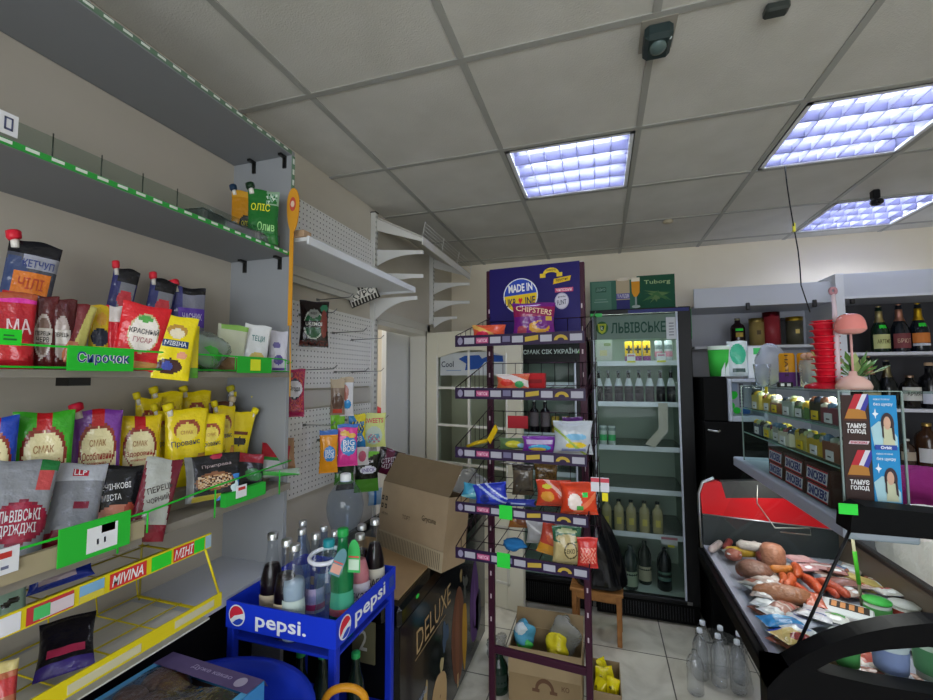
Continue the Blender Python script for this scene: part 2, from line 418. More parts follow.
# ================================================================ SETTING
CZ = 2.662; GX = -1.0208; GY = 1.309
XL, XR, YB, YR = -1.35, 2.3, 3.86, -1.9
m = MB(); m.box((-2.9, YR, -.05), (XR, YB, 0), '#cfcab9', 'floor'); struct(m, 'floor')
lum_cells = [(2, 1, 'front'), (4, 1, 'right'), (5, 3, 'far')]
hidden_cells = [(2, -3), (4, -2), (1, -5)]
cells = {(a-1, b) for a, b, _ in lum_cells} | set(hidden_cells)
m = MB()
for i in range(-1, 6):
    for j in range(-6, 5):
        x0, x1 = max(XL, GX+.6*i), min(XR, GX+.6*(i+1)); y0, y1 = max(YR, GY+.6*j), min(YB, GY+.6*(j+1))
        if (i, j) in cells or x1 <= x0 or y1 <= y0: continue
        m.box((x0+.004, y0+.004, CZ), (x1-.004, y1-.004, CZ+.014), '#cccac2', 'tile')
for i in range(0, 6): m.box((GX+.6*i-.012, YR, CZ-.004), (GX+.6*i+.012, YB, CZ+.002), '#a3a39c', 'paint')
for j in range(-5, 5): m.box((XL, GY+.6*j-.012, CZ-.0045), (XR, GY+.6*j+.012, CZ+.0015), '#a3a39c', 'paint')
m.box((XL-.1, YR-.1, CZ+.16), (XR+.1, YB+.1, CZ+.2), '#888888', 'matte')
for y0, y1 in ((YR, YR+.01),): m.box((XL, y0, CZ), (XR, y1, CZ+.16), '#888888', 'matte')
struct(m, 'ceiling')
DY0, DY1, DZ = 2.385, 3.225, 1.97
m = MB()
m.box((XL-.12, YR, 0), (XL, DY0, CZ+.18), '#fff', 'wall') if 0 else None
for a in (((XL-.12, YR, 0), (XL, DY0, CZ+.18)), ((XL-.12, DY0, DZ), (XL, DY1, CZ+.18)), ((XL-.12, DY1, 0), (XL, YB, CZ+.18))): m.box(*a, '#cccccc', 'wall')
struct(m, 'wall_left')
m = MB(); m.box((XL-.12, YB, 0), (XR+.12, YB+.1, CZ+.18), '#cccccc', 'wallwarm'); struct(m, 'wall_back')
m = MB(); m.box((XR, YR, 0), (XR+.12, YB, CZ+.18), '#cccccc', 'wallwarm'); struct(m, 'wall_right')
m = MB()
for a in (((XL-.12, YR-.12, 0), (XR+.12, YR, .8)), ((XL-.12, YR-.12, 2.3), (XR+.12, YR, CZ+.18)), ((XL-.12, YR-.12, .8), (-.9, YR, 2.3)), ((1.7, YR-.12, .8), (XR+.12, YR, 2.3))): m.box(*a, '#cccccc', 'wall')
struct(m, 'wall_rear')
m = MB()
for a in (((-.9, YR-.08, .8), (-.84, YR-.03, 2.3)), ((1.64, YR-.08, .8), (1.7, YR-.03, 2.3)), ((.37, YR-.08, .8), (.43, YR-.03, 2.3)), ((-.9, YR-.08, .8), (1.7, YR-.03, .86)), ((-.9, YR-.08, 2.24), (1.7, YR-.03, 2.3))): m.box(*a, '#e8e8e8', 'paint')
w = struct(m, 'window_1'); m = MB(); m.box((-.84, YR-.06, .86), (1.64, YR-.055, 2.24), '#ffffff', 'glass'); m.build('pane', w)
# little store room behind the doorway
m = MB(); m.box((-2.9, 1.9, 0), (-2.85, 3.6, 2.5), '#ccc', 'wall'); m.box((-2.85, 3.6, 0), (XL-.12, 3.65, 2.5), '#cccccc', 'wall'); m.box((-2.85, 1.85, 0), (XL-.12, 1.9, 2.5), '#cccccc', 'wall'); m.box((-2.9, 1.85, 2.45), (XL-.12, 3.65, 2.5), '#cccccc', 'wall'); struct(m, 'wall_storeroom')
m = MB()   # door casing
for a in (((XL-.125, DY0-.0, 0), (XL+.012, DY0+.035, DZ)), ((XL-.125, DY1-.035, 0), (XL+.012, DY1, DZ)), ((XL-.125, DY0, DZ-.035), (XL+.012, DY1, DZ))): m.box(*a, '#d6d3c8', 'paint', .004)
for a in (((XL, DY1, 0), (XL+.014, DY1+.06, DZ+.06)), ((XL, DY0, DZ), (XL+.014, DY1+.06, DZ+.06))): m.box(*a, '#cfccc0', 'paint', .003)
struct(m, 'trim_1')
# glazed door leaf standing open
hx, hy = -1.32, 3.20; ex, ey = -.525, 3.0; LW = math.hypot(ex-hx, ey-hy); DR = math.atan2(ey-hy, ex-hx)
def door_bits(w, gx0, gx1, z0, z1, arch):
    m = MB(); D = '#dedac6'
    m.box((0, -.02, 0), (gx0, .02, 1.95), D, 'paint', .003); m.box((gx1, -.02, 0), (w, .02, 1.95), D, 'paint', .003)
    m.box((gx0, -.02, 0), (gx1, .02, z0), D, 'paint'); 
    n = 14; top = [(gx0, 1.95), (gx1, 1.95)]+[(gx1-(gx1-gx0)*i/n, z1-arch*(1-math.sin(PI*i/n))) for i in range(n+1)]
    m.prism(top, lambda a, b, t: (a, t, b), -.02, .02, D, 'paint')
    for k in (1,): x = gx0+(gx1-gx0)*.47; m.box((x-.009, -.012, z0), (x+.009, .012, z1), '#e6e4da', 'paint')
    for k in range(1, 4): z = z0+(z1-z0)*k/4+.0; m.box((gx0, -.013, z-.009), (gx1, .013, z+.009), '#e6e4da', 'paint')
    for a in ((gx0-.01, z0-.012, gx1+.01, z0), (gx0-.012, z0, gx0, z1-.03), (gx1, z0, gx1+.012, z1-.03)): m.box((a[0], -.026, a[1]), (a[2], .026, a[3]), '#e6e4da', 'paint', .003)
    for a in ((.1, .16, w-.1, .18), (.1, .54, w-.1, .56), (.1, .16, .12, .56), (w-.12, .16, w-.1, .56)): m.box((a[0], -.027, a[1]), (a[2], -.018, a[3]), '#cfccbf', 'paint', .003)
    return m
m = door_bits(LW, .11, LW-.12, .66, 1.80, .05); d1 = struct(m, 'door_1'); d1.location = (hx, hy, .004); d1.rotation_euler = (0, 0, DR)
m = MB(); m.box((.11, -.003, .66), (LW-.12, .003, 1.8), '#eef4f0', 'glass'); m.build('door_glass', d1)
m = MB(); m.tube([(LW-.05, -.02, 1.0), (LW-.05, -.055, 1.0), (LW-.15, -.058, 1.0)], .008, '#b8b8b8', 'metal', 8); m.build('door_handle', d1)
# inner white door in the store room, half open
m = MB(); m.box((0, -.02, 0), (.62, .02, 1.95), '#e4e6e6', 'paint', .003); o = m.build('inner_door', loc=(-1.50, 2.80, .003), rotz=math.radians(92)); 
o.name = 'door_2'; o['kind'] = 'structure'
# "cool" poster behind the glass of the open door
m = MB(); fo = Vector((hx, hy, 0)); ax = Vector((math.cos(DR), math.sin(DR), 0)); nn = Vector((-ax.y, ax.x, 0))
pf = Face(fo+ax*.125-nn*.006+Vector((0, 0, 1.615)), ax*.57, Vector((0, 0, .175)))
m.box((0, 0, 0), (.001, .001, .001), '#c8ccd0', 'matte')
pf.rect(m, 0, 0, 1, 1, '#c3c9cc', 0); pf.rect(m, 1, 0, 0, 1, '#c3c9cc', -.002)
pf.text(m, 'Cool', .12, .5, .2, .26, '#16203a'); pf.poly(m, [(.3, .72), (.4, .85), (.62, .86), (.66, .7), (.8, .86), (.96, .8), (.97, .55), (.7, .56), (.62, .28), (.4, .22), (.42, .5)], '#1f4fa0', .0015); pf.rect(m, .1, .2, .34, .23, '#6f8fb8')
m.v = m.v[8:]; m.f = [tuple(i-8 for i in f) for f in m.f[6:]]; m.c = m.c[6:]; m.m = m.m[6:]; m.sm = m.sm[6:]
tag(m.build('poster'), 'pale poster with a blue shape seen through the glass of the open door', 'poster')
# things seen in the store room
m = MB(); m.box((-.14, -.14, 0), (.14, .14, 1.22), '#c9ccd4', 'paint', .01); m.box((-.13, .141, .7), (.13, .142, .71), '#888888', 'paint'); tag(m.build('white_cabinet', loc=(-1.90, 3.38, 0)), 'narrow white cabinet standing in the store room behind the doorway', 'cabinet')
m = MB(); m.sphere((0, 0, .066), (.1, .1, .06), '#a8323a', 'cloth', rough=.2); tag(m.build('red_bundle', loc=(-1.88, 3.36, 1.222)), 'dark red bundle lying on the white store room cabinet', 'bundle')
# ---------------------------------------------------------------- luminaires
def luminaire(i, j, label, grp='square louvre lights in the ceiling'):
    x0, y0 = GX+.6*i+.014, GY+.6*j+.014; w = .572
    t = thing('ceiling_light', label, 'ceiling light', (x0+w/2, y0+w/2, CZ-.006), 0, grp); h = w/2
    m = MB()
    for a in (((-h, -h, 0), (h, -h+.02, .012)), ((-h, h-.02, 0), (h, h, .012)), ((-h, -h, 0), (-h+.02, h, .012)), ((h-.02, -h, 0), (h, h, .012))): m.box(*a, '#e9ebee', 'paint')
    m.build('light_frame', t)
    m = MB(); m.box((-h, -h, .095), (h, h, .1), '#4c4e64', 'plastic')
    for a in (((-h, -h, 0), (-h+.003, h, .1)), ((h-.003, -h, 0), (h, h, .1)), ((-h, -h, 0), (h, -h+.003, .1)), ((-h, h-.003, 0), (h, h, .1))): m.box(*a, '#5c5e78', 'plastic')
    m.build('tray', t)
    for k in range(4):
        y = -h+w*(k+.5)/4; m = MB(); m.tube([(-h+.03, y, .065), (h-.03, y, .065)], .009, '#e4ecff', 'lamp', 8); m.build('tube', t)
    m = MB()
    for k in range(1, 7):
        x = -h+.02+(w-.04)*k/7; m.box((x-.0015, -h+.02, .004), (x+.0015, h-.02, .034), '#9a9cb8', 'plastic')
    for k in range(0, 5):
        y = -h+.02+(w-.04)*k/4; P = [(y-.013, .045), (y+.013, .045), (y+.003, .004), (y-.003, .004)]
        m.prism(P, lambda a, b, tt: (tt, a, b), -h+.02, h-.02, '#5c5e7c', 'plastic')
    m.build('louvre', t)
    return t
luminaire(1, 1, 'square louvre ceiling light nearest the centre, left of the other two')
luminaire(3, 1, 'large looking louvre ceiling light at the upper right edge, cable hanging from its corner')
luminaire(4, 3, 'louvre ceiling light by the back wall with a black camera hanging under it')
for i, j in hidden_cells[:2]: luminaire(i, j, 'louvre ceiling light behind the viewpoint')
# ---------------------------------------------------------------- small ceiling fixtures
p = aZ(657, 34, CZ)
m = MB(); m.box((-.04, -.055, -.05), (.04, .055, .001), '#2d3a3a', 'plastic', .012); m.sphere((0, -.01, -.052), (.025, .03, .014), '#586a68', 'gloss'); m.sphere((.03, -.03, -.04), .008, '#b8c8c8', 'gloss', 8, 6)
m.box((-.05, -.07, -.006), (.05, .065, .001), '#9d988c', 'matte')
tag(m.build('alarm_sensor', loc=(p.x, p.y, CZ)), 'grimy dark green sensor box on the ceiling above the middle of the shop', 'sensor')
p = aZ(668, 220, CZ); m = MB(); m.lathe([(0, -.004), (.03, -.004), (.034, -.014), (.02, -.024), (0, -.024)], '#b7ad94', 'plastic'); tag(m.build('smoke_detector', loc=(p.x, p.y, CZ)), 'small beige round smoke detector on the ceiling tiles', 'detector')
p = aZ(776, 4, CZ); m = MB(); m.box((-.03, -.02, -.03), (.03, .02, -.004), '#3a3f3c', 'plastic', .006); m.tube([(-.02, 0, -.03), (-.05, .02, -.034)], .004, '#333', 'plastic') if 0 else None
tag(m.build('ceiling_clip', loc=(p.x, p.y, CZ)), 'small dark fitting on the ceiling at the very top edge', 'fitting')
p = aZ(875, 194, CZ-.03); t = thing('security_camera', 'black security camera hanging under the far ceiling light', 'camera', (p.x, p.y, CZ-.006))
m = MB(); m.box((-.018, -.02, -.055), (.018, .02, -.002), '#15161a', 'plastic', .006); m.build('mount', t)
m = MB(); m.sphere((0, -.01, -.075), (.032, .032, .022), '#1b1c22', 'gloss'); m.tube([(0, -.03, -.078), (0, -.045, -.082)], .012, '#0c0c10', 'gloss', 12); m.build('camera_head', t)
# hanging cable with a yellow tag
c0 = aZ(785, 166, CZ-.012); Yc = c0.y
pts = [c0]+[aY(x, y, Yc+(3.05-Yc)*k) for x, y, k in ((787, 185, .05), (790, 205, .12), (794, 228, .2), (798, 250, .3), (800, 268, .4), (801, 285, .5), (806, 300, .62), (810, 312, .8))]
t = thing('hanging_cable', 'thin black cable with a yellow tag hanging from the right ceiling light', 'cable', tuple(pts[0])); o0 = pts[0]
m = MB(); m.tube([q-o0 for q in pts], .003, '#17181b', 'plastic'); m.build('cord', t)
m = MB(); q = pts[3]-o0; m.box((q.x-.006, q.y-.006, q.z-.02), (q.x+.006, q.y+.006, q.z+.025), '#c9c23a', 'plastic', .002); m.build('cable_tag', t)
# ================================================================ LEFT SHELVING UNIT
UG = '#85888c'; GR = '#22c431'
ux = thing('shelving_unit', 'tall grey wall shelving unit filled with sauces and packets, along the left wall', 'shelving', (XL+.002, 1.3, 0))
uo = Vector((XL+.002, 1.3, 0))
def U(mb, name, lab=None): o = mb.build(name, ux); o.location = -uo; (o.__setitem__('label', lab) if lab else None); return o
Y0, Y1 = -.9, 1.277
m = MB(); m.box((XL+.002, Y0, .1), (XL+.012, Y1, 2.42), '#b5aea2', 'paint'); U(m, 'back_panel')
m = MB(); m.box((XL+.002, Y1, 0), (-1.072, Y1+.018, 2.44), '#94979a', 'paint', .001); U(m, 'end_panel')
m = MB(); m.box((XL+.012, Y0, 2.421), (-1.072, Y1, 2.44), UG, 'paint'); s = U(m, 'canopy_shelf')
def dashes(x, z0, z1, y0, y1, sl=0):
    m = MB(); m.box((x, y0, z0), (x+.0015, y1, z1), '#2a9c3c' if not sl else '#64806a', 'matte'); k = y0; h = z1-z0
    while k < y1-.02: m.box((x+.0015, k, z0+h*.35), (x+.0022, k+.022, z1-h*.15), '#dfe6dd', 'matte'); k += .042
    return m
o = dashes(-1.072, 2.4245, 2.4375, .1, Y1, 1).build('price_strip', s)
m = MB(); z = 1.75
m.box((-1.0705, Y1+.001, 2.05), (-1.0685, Y1+.016, 2.42), '#6a8c70', 'matte')
z = 2.07
while z < 2.4: m.box((-1.0685, Y1+.004, z), (-1.0678, Y1+.013, z+.02), '#e4e8e0', 'matte'); z += .04
U(m, 'edge_tape')
m = MB(); m.box((XL+.012, Y0, 2.04), (-1.064, Y1, 2.055), UG, 'paint'); s = U(m, 'shelf')
dashes(-1.064, 2.041, 2.054, .1, Y1).build('price_strip', s)
m = MB(); m.box((-1.085, .1, 2.056), (-1.083, 1.24, 2.105), '#e8efec', 'glass'); m.build('glass_lip', s)
for x in (52, 102, 144, 179): q = aX(x, 170, -1.086); m = MB(); m.tube([(-1.088, q.y, 2.056), (-1.088, q.y, 2.115)], .0013, '#6c706e', 'metal'); m.build('wire_divider', s)
m = MB(); m.box((XL+.012, Y0, 1.602), (-1.045, Y1, 1.618), '#8c867c', 'paint'); s = U(m, 'shelf')
m = MB(); m.tube([(-1.03, -.3, 1.664), (-1.03, 1.20, 1.664), (-1.045, 1.27, 1.655), (-1.13, 1.275, 1.64)], .0022, GR, 'plastic'); m.tube([(-1.03, -.3, 1.622), (-1.03, 1.24, 1.622)], .0022, GR, 'plastic')
for k in range(22): y = -.25+k*.07; m.tube([(-1.03, y, 1.620), (-1.03, y, 1.664)], .0015, GR, 'plastic') if k % 3 == 0 else None
m.build('wire_rail', s)
m = MB(); m.box((XL+.012, Y0, 1.212), (-1.035, .76, 1.234), '#8c867c', 'paint'); m.box((XL+.012, .76, 1.212), (-1.045, Y1, 1.234), '#8c867c', 'paint'); s = U(m, 'shelf')
m = MB(); m.box((XL+.012, Y0, 1.2345), (-1.135, Y1, 1.284), '#8a8272', 'card'); m.build('riser', s)
m = MB(); m.tube([(-1.02, -.3, 1.296), (-1.02, .76, 1.288), (-1.03, .95, 1.30), (-1.03, 1.26, 1.315)], .0025, GR, 'plastic'); m.tube([(-1.02, .76, 1.288), (-1.02, .76, 1.24)], .002, GR, 'plastic')
for k in range(5): y = .2+k*.25; m.tube([(-1.025, y, 1.215), (-1.025, y, 1.293)], .002, GR, 'plastic')
m.build('wire_rail', s)
m = MB(); m.box((-1.034, -.3, 1.232), (-1.022, .755, 1.272), '#a89c7c', 'matte'); m.build('label_holder', s)
m = MB(); m.box((-1.044, .985, 1.232), (-1.026, 1.14, 1.27), '#23b836', 'matte'); m.build('label_holder', s)
# deck at the bottom
m = MB(); m.box((XL+.012, Y0, .925), (-1.078, Y1, .95), '#c4c8cf', 'paint'); m.box((XL+.012, Y0, .1), (-1.12, 1.2, .925), '#121214', 'black'); U(m, 'deck')
for (x, y, zz) in ((-1.1, Y1, 2.42), (-1.24, Y1, 2.42), (-1.11, Y1, 2.04), (-1.27, Y1, 2.04)):
    m = MB(); m.box((x-.007, y-.03, zz-.008), (x+.007, y, zz), '#4d4d4c', 'metal'); m.box((x-.007, y-.006, zz-.045), (x+.007, y, zz-.008), '#4d4d4c', 'metal'); U(m, 'shelf_bracket')
m = MB(); m.box((-1.08, .60, 1.585), (-1.04, .64, 1.602), '#303030', 'metal'); U(m, 'shelf_bracket')
# tags hung on the unit's rails
def tagboard(name, label, box, X, base, bits, word=None, wc='#1a3c8c', group=None, th=.0025, bot=None):
    x0, y0, x1, y1 = box; a = aX(x0, (y0+y1)/2, X); b = aX(x1, (y0+y1)/2, X); t = aX((x0+x1)/2, y0, X); bb = aX((x0+x1)/2, y1, X)
    w = b.y-a.y; h = t.z-bb.z; m = MB(); m.box((0, 0, 0), (th, w, h), base, 'glow' if base == '#19e01c' else 'matte')
    f = Face((th, 0, 0), (0, w, 0), (0, 0, h))
    for q in bits: f.rect(m, *q[:4], q[4], q[5] if len(q) > 5 else .0006)
    if word: f.text(m, word, .52, .5, .8, .55, '#f2f2f2', d=.001, bold=.05); f.text(m, word, .52, .5, .8, .55, wc, d=.0016)
    o = m.build(name, loc=(X, a.y, bb.z)); return tag(o, label, 'price tag', group)
MATS['glow'].node_tree  # fluorescent paper is an ordinary matt colour
tagboard('shelf_sign', 'green shelf sign with white and blue lettering on the sauce shelf rail', (67, 347, 133, 371), -1.024, '#1fc42e', [], 'Сирочок')
tagboard('price_tag', 'small green price tag at the left end of the sauce shelf', (-6, 329, 21, 345), -1.024, '#25e02c', [(.3, .3, .8, .42, '#1d7a30'), (.3, .55, .7, .65, '#1d7a30')])
tagboard('price_tag', 'green price tag with a yellow sticker on the right of the sauce shelf', (237, 357, 271, 373), -1.024, '#23b42f', [(.35, .15, .65, .85, '#e6f02a')])
tagboard('price_tag', 'wide green price tag with a white card below the second sauce shelf', (58, 520, 129, 556), -1.018, '#22bf31', [(.36, .12, .8, .8, '#eceef0'), (.56, .58, .76, .8, '#c8352d'), (.5, .3, .53, .45, '#5866a0'), (.6, .3, .63, .45, '#5866a0')])
tagboard('price_tag', 'white price card with red mark at the left edge of second sauce shelf', (-8, 548, 18, 574), -1.018, '#e9ebee', [(.1, .62, .7, .85, '#c8352d'), (.3, .2, .6, .32, '#6a6f8c')])
tagboard('price_tag', 'small white price card on the green strip near the end panel', (236, 485, 246, 497), -1.022, '#eceef0', [(.15, .6, .85, .85, '#c8352d')])
p = aX(3, 122, -1.058); m = MB(); m.box((0, -.03, 0), (.002, .022, .042), '#e6e7ea', 'matte'); f = Face((.002, -.03, 0), (0, .052, 0), (0, 0, .042)); f.rect(m, .6, .2, .85, .3, '#555a80'); f.rect(m, .6, .2, .66, .8, '#555a80'); f.rect(m, .6, .72, .85, .8, '#555a80'); f.rect(m, .8, .2, .85, .8, '#555a80')
tag(m.build('shelf_card', loc=(-1.06, p.y, 2.06)), 'white card at the left end of the second shelf from the top', 'card')
# ---------------------------------------------------------------- yellow wire rack on the deck
YW = '#e2cf1e'
def rail_front(m, x, y0, y1, z0, z1): m.box((x, y0, z0), (x+.004, y1, z1), YW, 'plastic')
t = thing('wire_rack', 'yellow wire rack with two printed rails standing on the grey bottom shelf', 'rack', (-1.15, .5, .95)); to = Vector((-1.15, .5, .95))
def T(mb, name): o = mb.build(name, t); o.location = -to; return o
m = MB(); rail_front(m, -1.0, -.2, .915, 1.152, 1.19); f = Face((-.996, -.2, 1.152), (0, 1.115, 0), (0, 0, .038))
for a, b, w in ((.635, .745, ''), (.84, .92, 'mivina'), (.74, .80, '')): 
    pass
def seg(y0, y1, c, word=None): 
    u0, u1 = (y0+.2)/1.115, (y1+.2)/1.115; f.rect(m, u0, .08, u1, .92, c); 
    if word: f.text(m, word, (u0+u1)/2, .5, (u1-u0)*.85, .6, '#f4f4f2', sh=.15)
ys = [aX(x, y, -1.0).y for x, y in ((24, 623), (72, 600), (78, 590), (103, 578), (108, 585), (145, 568), (150, 565), (170, 558), (172, 555), (203, 545), (204, 542), (208, 540))]
seg(ys[0], ys[1], '#c33438'); f.rect(m, (ys[0]+.22)/1.115, .15, (ys[1]+.2)/1.115, .75, '#d9c9cf', .0018); f.rect(m, (ys[0]+.21)/1.115, .2, (ys[0]+.235)/1.115, .8, '#4cc36a', .0022)
seg(ys[2], ys[3], '#7fb2d8'); f.rect(m, (ys[2]+.2)/1.115, .08, (ys[3]+.2)/1.115, .4, '#d8c840', .0018)
seg(ys[4], ys[5], '#d3302c', 'MIVINA'); seg(ys[6], ys[7], '#27d52c'); seg(ys[8], ys[9]-.03, '#d3302c', 'МІНІ'); seg(ys[9]-.03, ys[9], '#27d52c'); seg(ys[10], .914, '#9fbccc')
q0 = aX(0, 632, -1.0).y; seg(q0-.05, q0+.025, '#e6e6ea'); 
T(m, 'upper_rail')
m = MB(); rail_front(m, -1.0, -.2, .955, .985, 1.02); m.box((-.996, .3, .99), (-.9953, .52, 1.012), '#c8c3a0', 'matte'); m.box((-.996, .6, .99), (-.9953, .74, 1.008), '#d3cda6', 'matte'); m.box((-.996, .82, .995), (-.9953, .93, 1.012), '#cfc9a4', 'matte'); T(m, 'lower_rail')
m = MB()
for z, y1, zb in ((1.16, .915, 1.13), (.99, .955, .965)):
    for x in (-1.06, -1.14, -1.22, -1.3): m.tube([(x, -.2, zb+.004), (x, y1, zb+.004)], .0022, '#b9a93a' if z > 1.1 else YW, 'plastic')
    k = -.1
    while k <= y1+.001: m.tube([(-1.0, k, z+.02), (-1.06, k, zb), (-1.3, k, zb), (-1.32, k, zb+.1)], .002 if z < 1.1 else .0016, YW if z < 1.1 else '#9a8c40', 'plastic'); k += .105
    m.tube([(-1.0, y1, z), (-1.06, y1, zb), (-1.3, y1, zb)], .003, YW, 'plastic')
m.tube([(-1.0, .90, 1.155), (-1.0, .955, 1.0)], .003, YW, 'plastic'); m.tube([(-1.3, .955, .955), (-1.3, .955, 1.2)], .003, '#a89a3a', 'plastic'); m.tube([(-1.3, .1, .955), (-1.3, .1, 1.2)], .003, '#a89a3a', 'plastic')
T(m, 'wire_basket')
m = MB(); m.box((-1.31, -.2, .952), (-1.02, .94, .956), '#dedcd2', 'card'); T(m, 'tray_liner')
# items in the yellow rack
def flatpack(name, label, loc, w, l, h, rz, base, shapes, cat='packet', rot=(0, 0), texts=()):
    mb = pouch_mb(w, l, h, base, shapes, texts, 'pillow', 3); o = mb.build(name, loc=loc); o.rotation_euler = (math.radians(-90)+rot[0], rot[1], rz); return tag(o, label, cat)
L = math.radians
pack('noodle_packet', 'dark purple and black packet lying in the lower yellow basket', 'packet', (36, 640, 94, 658), L(58), X=-1.08, zs=.985, d=.03, base='#17151c', shapes=[('r', 0, 0, 1, .2, '#3a2a78'), ('r', .15, .28, .85, .42, '#a83050')], style='pillow', tilt=L(-58))
pack('noodle_packet', 'blue and red packet lying in the upper yellow basket', 'packet', (26, 570, 92, 606), L(58), X=-1.14, zs=1.148, d=.03, base='#1c35a0', shapes=[('r', 0, .72, 1, 1, '#7c2434'), ('r', .15, .2, .75, .48, '#b8a8b8')], style='pillow', tilt=L(-40), roll=L(-8))
pack('tea_packet', 'pale grey green packet with a black moustache picture in the yellow rack', 'packet', (-14, 570, 26, 622), L(62), X=-1.10, zs=1.135, d=.03, base='#7f9a8c', shapes=[('e', .7, .42, .16, .06, '#1c1c1c'), ('e', .5, .36, .14, .05, '#1c1c1c'), ('r', 0, .75, 1, 1, '#a9b8a8'), ('r', .6, 0, 1, .12, '#b3a032')])
pack('snack_packet', 'red and brown packet at the bottom left corner of the lower basket', 'packet', (-10, 672, 16, 706), L(62), X=-1.06, zs=.975, d=.03, base='#b86a48', shapes=[('r', 0, .4, 1, .7, '#c33a3a'), ('r', 0, .8, 1, 1, '#d8c884')], tilt=L(-25))
# ---------------------------------------------------------------- second shelf goods
SH2 = 2.056; SH3 = 1.619; SH4 = 1.235; SH4B = 1.285
R1 = L(62)
pack('chip_bag', 'orange yellow pouch with dark cap behind the green pouch on high shelf', 'pouch', (231, 191, 256, 237), L(35), Y=1.22, zs=SH2, d=.03, base='#c98a1e', shapes=[('e', .65, .45, .3, .14, '#2a2a20'), ('r', 0, .9, 1, 1, '#d8a032')], texts=[('ОЛІС', .65, .45, .4, .08, '#e8d820')], cap=('#1c3550', -1))
pack('chip_bag', 'dark green pouch with yellow lettering on the high shelf by end panel', 'pouch', (247, 190, 279, 243), L(35), Y=1.17, zs=SH2, d=.035, base='#1d6a2a', shapes=[('r', .6, .72, 1, 1, '#89a88c'), ('n', .6, .75, .95, .95, ['#c8d8c8', '#1d6a2a', '#80a890'])], texts=[('ОЛІС', .42, .66, .62, .14, '#e8e428'), ('Олив', .62, .3, .55, .16, '#9fd88c')], cap=('#16301c', -1))
def wraptray(name, label, px, X, zs, w, l, h, rz, group):
    p = aX(px[0], px[1], X); t = thing(name, label, 'tray', (p.x, p.y, zs), rz, group)
    m = MB(); m.box((-w/2, -l/2, 0), (w/2, l/2, h*.6), '#d8d2c8', 'wrap', .004); m.build('clear_tray', t)
    m = MB(); m.surf(lambda u, v: ((u-.5)*w*.96, (v-.5)*l*.96, h*.62+h*.45*abs(math.sin(u*7+v*13))*math.sin(PI*u)*math.sin(PI*v)), 18, 18, lambda u, v: '#f0f4f4' if math.sin(u*19+v*11)+math.sin(v*23) > -.3 else '#b4b8b8', 'film'); m.build('film', t)
G = 'clear plastic trays on the high shelf'
wraptray('plastic_tray', 'crinkled clear plastic tray, leftmost of three on the high shelf', (205, 210), -1.15, SH2, .12, .14, .06, .1, G)
wraptray('plastic_tray', 'crinkled clear plastic tray, middle of three on the high shelf', (230, 220), -1.14, SH2, .12, .13, .05, -.05, G)
wraptray('plastic_tray', 'clear plastic tray right in front of the dark green pouch', (256, 230), -1.12, SH2, .1, .1, .045, .1, G)
# ---------------------------------------------------------------- sauce shelf (third)
FOODR = ['#a83028', '#d88850', '#e8c890', '#7c2820']; FOODG = ['#4f9a3a', '#e0d060', '#c8503a', '#e8e0b0']
def P(n, lab, box, x, zs, **k): return pack(n, lab, k.pop('cat', 'pouch'), box, k.pop('rz', R1), X=x, zs=zs, **k)
P('sauce_pouch', 'large orange and black ketchup pouch with red cap, leaning at the far left', (0, 241, 55, 345), -1.2, SH3, d=.05, base='#4a4d58', shapes=[('r', 0, .88, 1, 1, '#15151a'), ('r', .3, .77, 1, .88, '#9a9ca8'), ('e', .15, .7, .3, .16, '#3c4a70'), ('r', .2, .56, .92, .76, '#d87828'), ('e', .3, .48, .4, .11, '#b02c28'), ('e', .8, .47, .12, .05, '#2f8a48')], texts=[('КЕТЧУП', .62, .82, .6, .06, '#2c3c80'), ('ЧІЛІ', .55, .66, .5, .09, '#b5431c')], cap=('#d8283a', -1), roll=L(6))
P('sauce_pouch', 'small blue and black pouch with red cap, left of the two twins', (107, 268, 134, 346), -1.24, SH3, d=.03, base='#3a3c74', shapes=[('r', .2, .86, 1, 1, '#141418'), ('r', .35, .62, .95, .86, '#7a7c84'), ('e', .6, .7, .28, .09, '#c83440'), ('e', .5, .47, .45, .10, '#b8284c')], cap=('#e03040', -1), roll=L(8), group='twin small pouches with red caps')
P('sauce_pouch', 'small blue and black pouch with red cap, right of the two twins', (145, 279, 172, 350), -1.24, SH3, d=.03, base='#33386e', shapes=[('r', .2, .86, 1, 1, '#141418'), ('r', .35, .62, .95, .86, '#7a7c84'), ('e', .6, .7, .28, .09, '#c83440'), ('e', .5, .47, .4, .1, '#5868b0')], cap=('#e03040', -1), roll=L(8), group='twin small pouches with red caps')
P('sauce_pouch', 'silver and purple pouch with a garlic picture and red cap', (170, 287, 205, 355), -1.22, SH3, d=.035, base='#7a7c8c', shapes=[('r', 0, .93, 1, 1, '#16161c'), ('r', 0, 0, .3, 1, '#3c3f7c'), ('r', .2, .52, 1, .76, '#5b3aa8'), ('e', .45, .48, .22, .10, '#c8ccc0')], texts=[('ЧАСНИК', .6, .65, .6, .08, '#d8d0f4')], cap=('#d8283a', -1))
P('seasoning_packet', 'bright red packet with pink band and the letters МА, far left of shelf', (-12, 292, 36, 358), -1.1, SH3, d=.03, base='#b01c28', shapes=[('r', 0, .86, 1, .93, '#d8309a'), ('r', 0, .93, 1, 1, '#a85030'), ('e', .5, .25, .5, .15, '#d03038')], texts=[('МА', .65, .55, .55, .2, '#e8ccd0', .05)])
